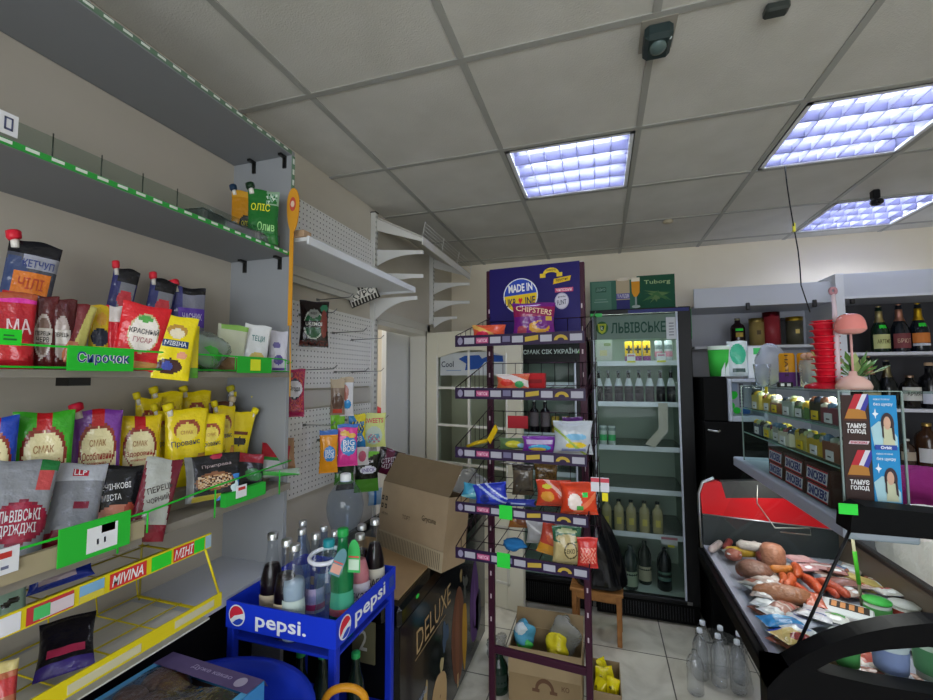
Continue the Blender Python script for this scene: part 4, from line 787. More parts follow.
q = aY(329, 560, 1.06); t = thing('bottle_ring', 'white ring handle with a teal paper leaflet around the teal capped bottle', 'handle', (q.x-.005, 1.1, 1.105)) if 0 else None
p = aY(331, 556, 1.1)
m = MB(); m.tube([(.045*math.cos(a)-.008, .045*math.sin(a)-.002, .006*math.sin(a)) for a in [2*PI*k/24 for k in range(24)]], .006, '#e4e6f0', 'plastic', 8, True); q = aY(329, 537, 1.1)
tag(m.build('carry_ring', loc=(q.x, q.y, p.z)), 'white plastic carry ring around the teal capped bottle neck', 'ring'); attach(CL.objects['carry_ring'], bt1)
def leaflet(lab, px, py, y, c1, c2, rz, w=.032, h=.075, rl=0):
    q = aY(px, py, y); m = MB(); m.prism(ell_pts(0, 0, w/2, h/2, 16, 0, PI)+[(-w/2, -h*.5), (w/2, -h*.5)], lambda a, b, tt: (a, tt, b), -.0006, .0006, c1, 'matte'); m.box((-w*.42, -.0012, -h*.42), (w*.42, -.0007, -h*.1), c2, 'matte'); m.box((-w*.42, -.0012, -h*.05), (w*.42, -.0007, 0), '#d8584c', 'matte')
    o = m.build('neck_leaflet', loc=q); o.rotation_euler = (0, rl, rz); return tag(o, lab, 'leaflet')
lf1 = leaflet('teal and pink neck leaflet between the teal and green capped bottles', 339, 562, 1.045, '#5c8a94', '#d8a090', L(20), rl=L(22))
lf2 = leaflet('bright green neck leaflet hanging on the green bottle', 354, 556, 1.09, '#3cb45c', '#c8e0c8', L(10), .036, .09)
attach(lf1, bt1); attach(lf2, bt2)
# lower tier bottles
for i, (px, y, c, lab) in enumerate([(301, 1.15, '#1c5a34', 'left'), (323, 1.16, '#1c5a34', 'middle'), (356, 1.24, '#1c5a34', 'right')]):
    q = aY(px, 646+i*1.5, y); bottle('glass_bottle', 'dark bottle with a green cap on the stand under the tray, %s one of three' % lab, 'bottle', (q.x, q.y, .509), .03, q.z-.509, 'hour', body='#15241c', cap='#2ea85c', capmat='plastic', paper=(.15, .4, '#28483c'), group='green capped bottles in the lower tier')
q = aY(312, 640, 1.25); m = MB(); m.tube([(-.07, 0, -.01), (-.05, 0, -.035), (0, 0, -.045), (.05, 0, -.02), (.08, 0, .03), (.085, 0, .07)], .008, '#a8a494', 'plastic', 8); m.tube([(-.07, 0, -.01), (-.07, .02, .05)], .008, '#a8a494', 'plastic', 8)
tag(m.build('hose', loc=(-.93, 1.3, .72)), 'pale curled hose hanging under the stand tray', 'hose')
q = aY(367, 638, 1.41); m = MB(); m.box((-.045, -.004, -.07), (.045, 0, .07), '#5f5c40', 'card'); f = Face((-.045, -.0045, -.07), (.09, 0, 0), (0, 0, .14)); f.text(m, '2', .5, .55, .35, .5, '#b8b8ac'); attach(m.build('number_card', loc=(q.x, 1.39, q.z)), st_)
# ---------------------------------------------------------------- freezer
FX0, FX1, FY0, FY1, FZ = -1.30, -.70, 1.425, 2.62, .79
t = thing('chest_freezer', 'black ice cream chest freezer with gold DELUXE artwork on its long side', 'freezer', ((FX0+FX1)/2, (FY0+FY1)/2, 0)); to = Vector(t.location)
m = MB(); m.box((FX0, FY0, .06), (FX1, FY1, .72), '#08090a', 'plastic', .012); m.box((FX0+.04, FY0+.04, 0), (FX1-.05, FY1-.04, .06), '#08080a', 'plastic'); T(m, 'body')
m = MB()
for a in (((FX1-.05, FY0-.004, .715), (FX1+.012, FY1, .79)), ((FX0, FY0-.004, .715), (FX0+.05, FY1, .79)), ((FX0+.05, FY0-.004, .715), (FX1-.05, FY0+.06, .79)), ((FX0+.05, FY1-.06, .715), (FX1-.05, FY1, .79))): m.box(*a, '#08090b', 'gloss', .014)
T(m, 'top_rim')
m = MB(); m.box((FX0+.05, FY0+.06, .755), (FX1-.05, FY1-.06, .765), '#2a2d30', 'gloss'); T(m, 'sliding_lid')
m = MB(); q = aX(418, 595, FX1+.014); m.prism(ell_pts(q.y, .765, .014, .007, 14), lambda a, b, tt: (tt, a, b), FX1+.0122, FX1+.0135, '#35d24c', 'matte'); T(m, 'green_sticker')
f = Face((FX1+.0005, FY0+.02, .08), (0, FY1-FY0-.04, 0), (0, 0, .63)); m = MB()
def blob(cu, cv, ru, rv, col, rot=0, d=.001, wob=.12, n=22, mm=None, mat='matte'):
    pts = []
    for k in range(n):
        a = 2*PI*k/n; w = 1+wob*math.sin(3*a+cu*20)+wob*.6*math.sin(5*a+cv*30); x, y = ru*w*math.cos(a), rv*w*math.sin(a)/1.9
        pts.append((cu+x*math.cos(rot)-y*1.9*math.sin(rot)*.53, cv+x*math.sin(rot)*1.9+y*1.9*math.cos(rot)))
    f.poly(mm or m, pts, col, d, mat)
f.rect(m, 0, 0, 1, 1, '#14161a', .0006, 'gloss'); T(m, 'artwork_panel')
m = MB(); f.text(m, 'DELUXE', .29, .80, .34, .14, '#b89a6c', rot=.03, bold=.0); f.rect(m, .11, .70, .40, .705, '#b89a6c', .002); T(m, 'gold_lettering')
m = MB(); f.text(m, 'морозиво', .13, .42, .16, .05, '#8c98a8', rot=0); 
blob(.56, .40, .085, .36, '#6c4028', d=.0012, wob=.03); blob(.55, .40, .03, .28, '#7d4c30', d=.0016, wob=.05); f.rect(m, .545, .02, .56, .12, '#c8a878', .002)
blob(.65, .32, .035, .26, '#b88a1c', d=.0014, wob=.06); blob(.81, .42, .075, .34, '#54306c', d=.0012, wob=.05); blob(.81, .40, .02, .2, '#6c4484', d=.0018)
blob(.86, .3, .07, .16, '#3c3a44', d=.0012); blob(.40, .56, .035, .09, '#3c5068', d=.0014, wob=.25); blob(.36, .4, .02, .05, '#b8a878', d=.0014)
blob(.33, .16, .085, .22, '#c0a070', d=.0018, wob=.04); 
for k in range(12): blob(.28+rnd.random()*.1, .02+rnd.random()*.2, .006, .012, '#8c6a40', d=.0022)
blob(.09, .26, .02, .1, '#8a7a5c', .3, .0016); blob(.20, .38, .018, .09, '#a89468', -.2, .0016); blob(.05, .12, .03, .09, '#8c744c', .2, .0014); blob(.14, .2, .02, .08, '#9c8458', .4, .0014); blob(.66, .7, .03, .08, '#4a4c44', d=.0012, wob=.4); blob(.6, .82, .016, .05, '#8c7848', d=.0014)
T(m, 'ice_cream_artwork')
# tan sheet and open carton on the freezer
m = MB(); m.box((-1.18, 1.47, .7915), (-.72, 1.98, .797), '#b4946a', 'card'); tag(m.build('cardboard_sheet'), 'flat tan cardboard sheet on the near end of the freezer', 'cardboard')
# ---------------------------------------------------------------- carton standing on the freezer
t = thing('open_carton', 'large open brown carton tipped up on the black freezer', 'carton', (-1.055, 1.905, .792), -.43)
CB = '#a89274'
W_ = .45
lean = lambda x, y, z: (x, y+z*.12, z)
def slab(mb, pts, th, col, mat='card'):
    # pts: 4 corner points; extruded backwards (local +y)
    vs = [tuple(p) for p in pts]+[(p[0], p[1]+th, p[2]) for p in pts]
    mb.add(vs, [(0, 1, 2, 3), (7, 6, 5, 4), (0, 4, 5, 1), (1, 5, 6, 2), (2, 6, 7, 3), (3, 7, 4, 0)], col, mat)
m = MB(); slab(m, [lean(0, 0, .08), lean(W_, 0, .08), lean(W_+.01, 0, .30), lean(.01, 0, .30)], .004, CB)
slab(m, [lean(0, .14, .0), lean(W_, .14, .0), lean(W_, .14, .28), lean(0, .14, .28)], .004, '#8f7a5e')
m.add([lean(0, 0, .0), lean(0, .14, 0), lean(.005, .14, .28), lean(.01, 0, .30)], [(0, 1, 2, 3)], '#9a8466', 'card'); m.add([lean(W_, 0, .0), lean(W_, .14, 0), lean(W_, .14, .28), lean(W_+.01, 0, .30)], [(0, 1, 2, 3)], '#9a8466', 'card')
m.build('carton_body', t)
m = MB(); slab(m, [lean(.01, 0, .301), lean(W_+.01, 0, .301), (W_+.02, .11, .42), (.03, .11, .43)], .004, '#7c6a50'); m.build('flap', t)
m = MB(); slab(m, [lean(0, -.002, 0), lean(W_, -.002, 0), lean(W_, -.001, .079), lean(0, -.001, .079)], .004, '#b3a284')
for k in range(40): x = .01+k*.0108; slab(m, [lean(x, -.0032, .008), lean(x+.0035, -.0032, .008), lean(x+.0035, -.003, .072), lean(x, -.003, .072)], .0005, '#6c5f48')
m.build('striped_base', t)
m = MB(); fc = Face(lean(0, -.001, 0), (W_, 0, 0), (0, .12*.3, .3)); fc.text(m, 'Grycuna', .78, .62, .2, .1, '#4c4030'); fc.text(m, 'ТОРТ', .45, .56, .12, .06, '#5c4e3c')
for a, b in ((.03, .72), (.09, .72), (.03, .6), (.09, .6)): fc.rect(m, a, b, a+.035, b+.07, '#3c3428'); fc.rect(m, a+.01, b+.02, a+.022, b+.05, CB, .0015)
fc.text(m, '+7 5 9', .1, .52, .1, .04, '#3c3428'); m.build('printed_marks', t)
# big water bottle
q = aY(347, 540, 1.50); bottle('water_bottle', 'big clear blue water bottle with a white cap and faceted body', 'bottle', (q.x-.01, 1.50, .7975), .072, .432, 'jug', body='#e8f2fe', bmat='tint', cap='#eef0f2', capmat='plastic')
m = MB(); m.lathe([(.028, 0), (.034, .035), (.036, .075), (.033, .075), (.026, .003), (0, .003)], '#d8dcde', 'wrap', 20); q = aY(373, 518, 1.62); tag(m.build('plastic_cup', loc=(q.x, 1.52, .7975)), 'clear plastic cup on the cardboard sheet beside the water bottle', 'cup') if 0 else None
# translucent waste bag hanging at the far end of the freezer
q = aY(464, 545, 2.30); m = MB(); m.sphere((0, 0, .13), (.11, .1, .13), '#e8e8e8', 'wrap', 26, 18, .3, 8); m.sphere((0, 0, .12), (.08, .07, .09), '#8c8c88', 'cloth', 20, 12, .3, 9)
tag(m.build('plastic_bag', loc=(-.765, 2.50, .7925)), 'pale translucent bag of stuff on the far end of the freezer', 'bag')
# ================================================================ SNACK RACK
PU = '#2a1a3a'; PM = '#3c162a'
RZ = L(-5); RX, RY = -.283, 1.95
rack_ = t = thing('snack_rack', 'purple wire display rack with five label railed shelves and a header board', 'rack', (RX, RY, 0), RZ)
def R(mb, name, par=None): return mb.build(name, par or t)
pw = .213
for x in (-pw, pw):
    m = MB(); m.box((x-.014, -.012, .02), (x+.014, .012, 2.105), PM, 'plastic', .003)
    z = .5
    while z < 2.0: m.box((x-.003, -.0126, z), (x+.003, -.0119, z+.02), '#c8b8c0', 'matte'); z += .1
    R(m, 'post')
for x in (-pw, pw): m = MB(); m.box((x-.014, -.36, .0), (x+.014, .03, .03), PM, 'plastic', .003); R(m, 'foot')
m = MB(); m.box((-pw, -.008, .36), (pw, .010, .392), PM, 'plastic', .003); R(m, 'cross_bar')
# header
hb = MB(); hb.box((-pw+.005, -.018, 1.80), (pw-.005, -.013, 2.108), '#1d1460', 'plastic'); ho = R(hb, 'header_board')
hf = Face((-pw+.005, -.0182, 1.80), (2*pw-.01, 0, 0), (0, 0, .308))
m = MB(); ar = .308/(2*pw-.01)
cx, cy, r_ = .36, .56, .195
hf.poly(m, ell_pts(cx, cy, r_, r_/ar, 36), '#e8e8f0', .001)
hf.poly(m, [(cx+r_*.94*math.cos(a), cy+r_/ar*.94*math.sin(a)) for a in [L(8)+L(172)*k/22 for k in range(23)]], '#2446b4', .0016)
hf.poly(m, [(cx+r_*.94*math.cos(a), cy+r_/ar*.94*math.sin(a)) for a in [L(180)+L(188)*k/22 for k in range(23)]], '#e8c51c', .0016)
hf.text(m, 'MADE IN', cx, cy+.12, .27, .12, '#f4f4f8', .06, .0022, bold=.03); hf.text(m, 'UKR', cx-.11, cy-.10, .13, .12, '#2a2148', .06, .0022, bold=.02); hf.text(m, 'INE', cx+.11, cy-.08, .11, .12, '#2a2148', .06, .0022, bold=.02)
hf.poly(m, [(cx-.025, cy-.06), (cx-.012, cy-.03), (cx, cy-.05), (cx+.012, cy-.03), (cx+.025, cy-.06), (cx, cy-.13)], '#d82c2c', .0024)
m.build('round_badge', ho)
m = MB()
top = [(.70+.09*math.cos(a), .84+.10*math.sin(a)) for a in [PI-PI*k/12 for k in range(13)]]; bot = [(.70+.07*math.cos(a), .82+.055*math.sin(a)) for a in [PI*k/12 for k in range(13)]]
hf.poly(m, top+bot, '#e8c832', .001); hf.rect(m, .58, .80, .64, .86, '#e8c832'); hf.rect(m, .76, .80, .82, .86, '#e8c832'); hf.text(m, 'смакота', .70, .905, .1, .03, '#4a3a20', d=.0014)
m.build('yellow_ribbon', ho)
m = MB(); hf.poly(m, [(.72, .69), (.90, .73), (.91, .80), (.73, .77)], '#e0b81c'); hf.text(m, 'Хрустик', .815, .75, .13, .05, '#3c2c20', .1); hf.rect(m, .74, .57, .93, .63, '#c84c74'); hf.text(m, 'чипсони', .835, .60, .16, .04, '#f0d8e0'); m.build('brand_tag', ho)
m = MB(); hf.poly(m, ell_pts(.81, .44, .075, .12, 24), '#b8b4cc'); hf.poly(m, ell_pts(.81, .44, .066, .104, 24), '#d4d2e0', .0014); hf.text(m, 'FLINT', .81, .42, .1, .07, '#2c3450', .1, d=.002); hf.text(m, 'grenki', .81, .5, .08, .035, '#2c3450', d=.002); m.build('round_badge', ho)
m = MB(); m.box((-.04, -.03, 1.79), (.12, -.019, 1.835), '#a08c78', 'card'); m.box((-.04, -.05, 1.775), (.12, -.019, 1.79), '#b8c4d4', 'plastic'); m.build('label_box', ho) if 0 else None
SHZ = [(1.715, 1.757), (1.52, 1.561), (1.302, 1.341), (1.105, 1.141), (.938, .976)]
XL0, XR0 = -.205, .272
for si, (z0, z1) in enumerate(SHZ):
    m = MB(); m.box((XL0, -.43, z0), (XR0, -.424, z1), PU, 'plastic'); rail = R(m, 'label_rail'); f = Face((XL0, -.4302, z0), (XR0-XL0, 0, 0), (0, 0, z1-z0)); m = MB()
    k = .02; seq = 'owpwswywawywbw' if si % 2 == 0 else 'owpwswywawwbw'; i = 0
    while k < .95 and i < len(seq):
        c = seq[i]; i += 1
        if c == 'o': f.poly(m, ell_pts(k+.025, .5, .022, .34, 14), '#8c86a0'); k += .06
        elif c == 'w': f.rect(m, k, .22, k+.085, .78, '#a9a8b4'); k += .1
        elif c == 'p': f.rect(m, k, .25, k+.1, .75, '#b04c78'); f.text(m, 'чипси', k+.05, .5, .08, .3, '#e4b8cc'); k += .115
        elif c == 's': f.rect(m, k, .3, k+.06, .8, '#6c6888'); k += .075
        elif c == 'y': f.poly(m, [(k, .25), (k+.1, .4), (k+.1, .8), (k, .65)], '#b89c38'); k += .115
        elif c == 'a': f.poly(m, [(k+.05+.05*math.cos(a), .3+.45*math.sin(a)) for a in [PI*j/8 for j in range(9)]]+[(k+.05-.025*math.cos(a), .3+.2*math.sin(a)) for a in [PI*j/8 for j in range(9)]], '#b89c38'); k += .115
        elif c == 'b': f.rect(m, k, .3, k+.1, .75, '#a88c30'); k += .115
    m.build('rail_labels', rail)
    if si >= 3: m = MB(); f.rect(m, .36 if si == 3 else .34, -.15, .46 if si == 3 else .44, 1.2, '#22d43a', .003); m.build('green_price_tag', rail)
    m = MB(); zf = z0+.008; zb = zf+.035
    for k in range(9):
        x = XL0+(XR0-XL0)*k/8; m.tube([(x, -.425, zf), (x, -.02, zb), (x, -.018, zb+.1)], .0016, '#33202c', 'metal', 5)
    for y in (-.3, -.16, -.02): zz = zf+(y+.425)/.405*.035; m.tube([(XL0, y, zz), (XR0, y, zz)], .0018, '#33202c', 'metal', 5)
    m.tube([(XL0, -.018, zb+.1), (XR0, -.018, zb+.1)], .0018, '#33202c', 'metal', 5)
    for x in (XL0, XR0):
        m.tube([(x, -.425, z1), (x, -.02, zb+.12)], .002, '#33202c', 'metal', 5)
        for k in range(1, 8): y = -.425+.405*k/8; m.tube([(x, y, zf+.035*k/8), (x, y, z1+(zb+.12-z1)*k/8)], .0013, '#33202c', 'metal', 5)
    R(m, 'wire_basket')
def RI(n, lab, box, y, si, **k): return pack(n, lab, k.pop('cat', 'bag'), box, k.pop('rz', L(10)), Y=y, zs=SHZ[si][0]+.014+k.pop('up', .012), **k)
RI('chip_bag', 'purple crisp bag with CHIPSTERS lettering standing on the top rack shelf', (512, 303, 556, 340), 1.62, 0, d=.05, style='pillow', base='#6a1a78', shapes=[('r', 0, .6, 1, .9, '#8c1c50'), ('e', .62, .33, .26, .16, '#c8902c'), ('e', .7, .38, .16, .1, '#6a1a78'), ('r', .78, .5, .95, .62, '#c8a03c'), ('e', .2, .25, .12, .12, '#a03c50')], texts=[('CHIPSTERS', .5, .78, .86, .15, '#e8c8a8', -.14)], rz=L(12))
RI('chip_bag', 'orange and yellow crisp bag lying on the left of the top rack shelf', (472, 325, 506, 341), 1.66, 0, d=.06, style='pillow', base='#e05838', shapes=[('d', 1, 1, .8, 1.1, '#e8b05c'), ('e', .3, .4, .2, .2, '#d82c50')])
RI('chip_bag', 'white and orange crumpled bag on the second rack shelf', (496, 374, 530, 391), 1.66, 1, d=.05, style='pillow', base='#d86848', shapes=[('d', 1, 1.5, 1.3, 1.9, '#e4d8d4'), ('e', .7, .4, .14, .2, '#48a868'), ('e', .3, .5, .2, .2, '#d83c30')])
m = MB(); a = aY(524, 388, 1.74); b = aY(545, 373, 1.74); w, h = b.x-a.x, .06; m.box((0, 0, 0), (w, .05, h), '#b81c24', 'card', .002); m.box((.01, -.0008, .02), (w-.01, 0, .035), '#8c1018', 'matte'); tag(m.build('red_box', loc=(a.x, 1.72, SHZ[1][0]+.036)), 'plain red little box beside the bag on the second rack shelf', 'box')
# third shelf
q = aY(482, 440, 1.62); t3 = thing('yellow_scoop', 'yellow plastic handled scoop lying at the left of the third rack shelf', 'scoop', (q.x, q.y, SHZ[2][0]+.05), L(8))
m = MB(); m.tube([(-.06, 0, -.02), (-.02, 0, -.005), (.02, 0, .005)], [.006, .008, .008], '#c8a818', 'plastic', 8); m.build('scoop_handle', t3); m = MB(); m.surf(lambda u, v: (.02+.03*v+.012*math.sin(u*PI), -.02+.04*u, .0+.055*v+.01*math.cos(u*PI*2)), 10, 10, '#d8b41c', 'plastic'); m.build('scoop_blade', t3)
RI('candy_bag', 'small green and yellow bag on the third rack shelf', (499, 438, 528, 452), 1.62, 2, d=.03, style='pillow', base='#5c7850', shapes=[('e', .5, .5, .3, .3, '#c8c034'), ('e', .8, .4, .15, .2, '#8cb8d8')])
RI('chip_bag', 'purple and white crisp bag in the middle of the third rack shelf', (522, 436, 557, 455), 1.58, 2, d=.05, style='pillow', base='#7a34a0', shapes=[('r', .1, .55, .9, .8, '#b8a8cc'), ('e', .5, .35, .35, .2, '#3c9cc8'), ('e', .45, .25, .25, .12, '#e0c048')])
RI('chip_bag', 'silver white crisp bag with yellow and blue print, third rack shelf', (553, 421, 593, 459), 1.58, 2, d=.06, style='pillow', base='#b4bcc4', shapes=[('e', .55, .3, .28, .09, '#dcc02c'), ('e', .55, .55, .3, .1, '#7ab4d8'), ('d', 1, 1, .75, .85, '#98b04c'), ('r', .2, .12, .8, .2, '#7c88b0')])
RI('chip_bag', 'dark purple bag sticking up behind the silver crisp bag', (562, 417, 583, 440), 1.74, 2, d=.03, style='pillow', base='#5c2c78')
m = MB(); a = aY(508, 428, 1.93); b = aY(528, 416, 1.93); m.box((0, 0, 0), (b.x-a.x, .003, b.z-a.z), '#b41c2c', 'matte'); o = tag(m.build('red_tag', loc=(a.x, 1.925, a.z)), 'plain red card hung at the back of the third rack shelf', 'card')
# fourth shelf
RI('candy_bag', 'turquoise bag at the left end of the fourth rack shelf', (462, 485, 490, 509), 1.62, 3, d=.04, style='pillow', base='#3c94b8', shapes=[('d', 1, -1, -.1, .2, '#88d0d8')], roll=L(12))
RI('candy_bag', 'royal blue bag with white streaks on the fourth rack shelf', (474, 483, 508, 511), 1.56, 3, d=.05, style='pillow', base='#2438b0', shapes=[('d', 1, .8, .9, 1.0, '#a8b8e0'), ('d', 1, .8, 1.15, 1.22, '#c0ccec'), ('e', .3, .4, .15, .2, '#182878')], roll=L(-8))
RI('candy_bag', 'flat dark blue bag in the middle of the fourth rack shelf', (504, 499, 536, 514), 1.58, 3, d=.03, style='pillow', base='#2a3890', shapes=[('r', .2, .4, .7, .6, '#98a8d8')])
RI('snack_bag', 'orange and red crinkled bag, left of two on the fourth rack shelf', (536, 480, 571, 516), 1.62, 3, d=.07, style='pillow', base='#d8482c', shapes=[('e', .3, .45, .2, .2, '#e8a040'), ('d', 1, 1, 1.2, 1.35, '#e8b8a8'), ('e', .3, .8, .15, .08, '#d8d048')])
RI('snack_bag', 'orange and red crinkled bag, right of two on the fourth rack shelf', (560, 482, 598, 520), 1.55, 3, d=.07, style='pillow', base='#d84424', shapes=[('e', .35, .45, .2, .25, '#e8d8d0'), ('d', 1, -1, .2, .4, '#e87850'), ('r', .55, .6, .72, .75, '#28c850'), ('r', .4, .2, .6, .32, '#48a048')])
# bottom shelf
m = MB(); m.sphere((0, 0, .018), (.042, .035, .02), '#1c6ca8', 'cloth', rough=.3, seed=3); q = aY(514, 553, 1.6); tag(m.build('blue_bag', loc=(q.x, q.y, SHZ[4][0]+.032)), 'crumpled blue bag on the bottom rack shelf', 'bag')
RI('snack_bag', 'clear crinkled bag behind the yellow red bag, bottom rack shelf', (526, 521, 562, 563), 1.70, 4, d=.05, style='pillow', base='#a8a8a8', shapes=[('d', 1, 1, .9, 1.0, '#d0d0d0'), ('e', .6, .3, .2, .15, '#8c8c8c')])
RI('snack_bag', 'red and yellow bag leaning on the beige bag, bottom rack shelf', (539, 525, 568, 567), 1.60, 4, d=.04, style='pillow', base='#b04030', shapes=[('r', 0, 0, 1, .35, '#c88c28'), ('e', .5, .6, .3, .2, '#c86040')], roll=L(14))
RI('snack_bag', 'beige bag with dark green swirls on the bottom rack shelf', (552, 526, 582, 570), 1.54, 4, d=.04, style='pillow', base='#b0a070', shapes=[('r', 0, .62, 1, 1, '#2a5c40'), ('e', .5, .7, .4, .1, '#b0a070'), ('e', .5, .88, .35, .06, '#a8b088'), ('e', .62, .4, .24, .22, '#4c4430'), ('e', .62, .4, .2, .18, '#b8a878')], texts=[('ЕКО', .62, .4, .3, .12, '#3c3424')])
RI('snack_bag', 'small bright red bag at the right end of the bottom rack shelf', (577, 537, 598, 573), 1.53, 4, d=.04, style='pillow', base='#c4302c', shapes=[('n', .1, .2, .9, .7, ['#c4302c', '#d86858', '#e0a090'])])
HR = lambda n, lab, box, y, **k: pack(n, lab, 'packet', box, L(8), Y=y, style='pillow', d=.03, **k)
HR('nut_packet', 'olive brown packet hanging at the back below the third rack shelf', (512, 464, 534, 495), 1.80, base='#5c5040', shapes=[('r', 0, .8, 1, 1, '#2c2420'), ('e', .5, .4, .4, .3, '#4c4438')])
HR('nut_packet', 'dark brown packet hanging right of the olive brown one', (534, 463, 558, 489), 1.82, base='#54401c', shapes=[('r', 0, 0, 1, .3, '#2c5c50'), ('n', 0, .3, 1, .9, ['#54401c', '#6c5024', '#3c2c18'])])
HR('nut_packet', 'amber coloured packet hanging just above the bottom rack shelf', (508, 512, 541, 528), 1.78, base='#8c5824', shapes=[('e', .5, .5, .3, .3, '#6c3c1c')])
m = MB(); a = aY(590, 487, 1.44)
for k in range(2): m.box((k*.03, 0, .0), (k*.03+.026, .002, .045), '#d4d4dc', 'matte'); m.box((k*.03, -.0006, .03), (k*.03+.026, 0, .043), '#c84858', 'matte')
m.box((.034, -.001, -.028), (.052, .001, -.002), '#e8d81c', 'matte'); attach(m.build('price_cards', loc=(a.x+.002, 1.468, a.z-.02)), rack_)
# ---------------------------------------------------------------- floor things round the rack
def FB(n, lab, cat, px, r, h, kind, **k): q = aZ(px[0], px[1], 0); return bottle(n, lab, cat, (q.x, q.y, .001), r, h, kind, **k)
FB('glass_bottle', 'dark green bottle standing on the floor left of the cardboard box', 'bottle', (499, 690), .050, .215, 'hour', body='#142c20', cap='#2a6c44', capmat='plastic', paper=(.2, .45, '#1c3028'))
def carton(n, lab, x0, x1, y0, y1, h, col='#9a835f', logo=None):
    t = thing(n, lab, 'box', ((x0+x1)/2, (y0+y1)/2, 0)); w, d = (x1-x0)/2, (y1-y0)/2; th = .004
    m = MB(); m.box((-w, -d, .002), (w, d, .006), col, 'card'); m.box((-w, -d, .006), (w, -d+th, h), col, 'card'); m.box((-w, d-th, .006), (w, d, h), col, 'card'); m.box((-w, -d+th, .006), (-w+th, d-th, h), col, 'card'); m.box((w-th, -d+th, .006), (w, d-th, h), col, 'card'); m.build('box_body', t)
    return t, w, d
t, w, d = carton('cardboard_box', 'open brown cardboard box of bagged goods on the floor under the rack', -.47, -.115, 2.2, 2.40, .26)
m = MB(); m.add([(-w, -d, .262), (w, -d, .262), (w-.005, -d-.035, .16), (-w+.005, -d-.035, .16)], [(0, 1, 2, 3)], '#a08a66', 'card'); m.build('flap', t); m = MB(); m.add([(-w, d, .26), (w, d, .26), (w, d+.05, .33), (-w, d+.05, .33)], [(0, 1, 2, 3)], '#8c7654', 'card'); m.build('flap', t)
m = MB(); fb = Face((-w, -d-.0005, 0), (2*w, 0, 0), (0, 0, .26))
fb.poly(m, [(.5+.13*math.cos(a), .32+.2*math.sin(a)) for a in [PI*k/10 for k in range(11)]]+[(.5-.09*math.cos(a), .32+.12*math.sin(a)) for a in [PI*k/10 for k in range(11)]], '#6c4c34'); fb.rect(m, .33, .26, .43, .32, '#6c4c34'); fb.rect(m, .57, .26, .67, .32, '#6c4c34'); fb.text(m, 'КО', .78, .4, .1, .09, '#6c4c34'); m.build('printed_mark', t)
def lump(n, lab, cat, loc, r, col, mat='film', rough=.25, seed=1, extra=None):
    m = MB(); m.sphere((0, 0, r[2]), r, col, mat, 24, 16, rough, seed)
    if extra:
        for e in extra: m.sphere(e[0], e[1], e[2], e[3] if len(e) > 3 else mat, 14, 10, .2, seed+3)
    return tag(m.build(n, loc=loc), lab, cat)
lump('snack_bag', 'blue green and white bag in the open floor box, on the left', 'bag', (-.41, 2.31, .20), (.055, .06, .065), '#58a8c8', extra=[((.01, -.045, .04), (.04, .025, .03), '#4cc058'), ((-.01, -.02, .10), (.035, .035, .03), '#d8e4e8')])
lump('snack_bag', 'yellow bag in the open floor box, on the right', 'bag', (-.24, 2.30, .19), (.055, .055, .055), '#e0d028', seed=5, extra=[((.0, -.04, .04), (.04, .02, .03), '#e8d838')])
lump('plastic_bag', 'clear crumpled bag rising from the open floor box', 'bag', (-.21, 2.34, .17), (.07, .04, .10), '#f0f4f4', 'wrap', .35, 7)
t, w, d = carton('cardboard_box', 'narrow cardboard box holding yellow packets on the floor, by the stool', -.075, .062, 2.21, 2.46, .12)
yb = []
for k, (x, y, z) in enumerate([(-.04, 2.26, .008), (.018, 2.28, .008), (-.035, 2.34, .008), (.02, 2.36, .008), (-.01, 2.42, .01)]):
    m = pouch_mb(.066, .13, .05, '#e4d214', [('r', .1, .3, .9, .36, '#8c7c18'), ('e', .4, .7, .12, .05, '#6c6420')], (), 'pillow', k); o = m.build('yellow_packet', loc=(x, y, z)); o.rotation_euler = (L(-14), L(6*(k%3-1)), L(23*k-40))
    tag(o, 'bright yellow packet standing in the narrow floor box', 'packet', 'yellow packets in the narrow floor box')
m = MB(); m.box((-.03, -.003, -.05), (.03, .003, .05), '#dcd028', 'matte'); 
# loose clear wrap left of the box
lump('plastic_wrap', 'clear wrap on the floor between the freezer and the box', 'wrap', (-.60, 2.52, .001), (.06, .08, .05), '#f0f0f0', 'wrap', .4, 11)
# stool and black bag
sx, sy = -.05, 2.90
t = thing('wooden_stool', 'small varnished wooden stool beneath the black bag', 'stool', (sx, sy, 0), L(-3))
WD = '#b0783c'
for k in range(3): m = MB(); y0 = -.1+.068*k; m.box((-.155, y0, .285), (.155, y0+.062, .303), WD, 'wood', .003); m.build('seat_board', t)
for x in (-.13, .13):
    for y in (-.085, .085): m = MB(); m.box((x-.014, y-.014, 0), (x+.014, y+.014, .285), '#a87038', 'wood', .002); m.build('leg', t)
m = MB(); m.box((-.13, -.093, .25), (.13, -.083, .285), WD, 'wood'); m.box((-.13, .083, .25), (.13, .093, .285), WD, 'wood'); m.box((-.138, -.08, .16), (-.124, .08, .185), WD, 'wood'); m.box((.124, -.08, .16), (.138, .08, .185), WD, 'wood'); m.box((-.124, .078, .16), (.124, .09, .185), WD, 'wood'); m.build('apron', t)
m = MB(); r = random.Random(2)
def bagf(u, v):
    a = 2*PI*u; z = .44*v; k = (1-v**2.2*.72)*(1+.06*math.sin(5*a+3*v)+.05*math.sin(9*a-4*v)*v)*(min(1, v*8+.75)); return (-.03*v+.16*k*math.cos(a), .11*k*math.sin(a), z)
m.surf(bagf, 40, 22, '#101114', 'gloss'); m.add([bagf(i/40, 1) for i in range(40)], [tuple(range(40))], '#101114', 'gloss'); m.add([bagf(i/40, 0) for i in range(40)], [tuple(range(40))[::-1]], '#101114', 'gloss')
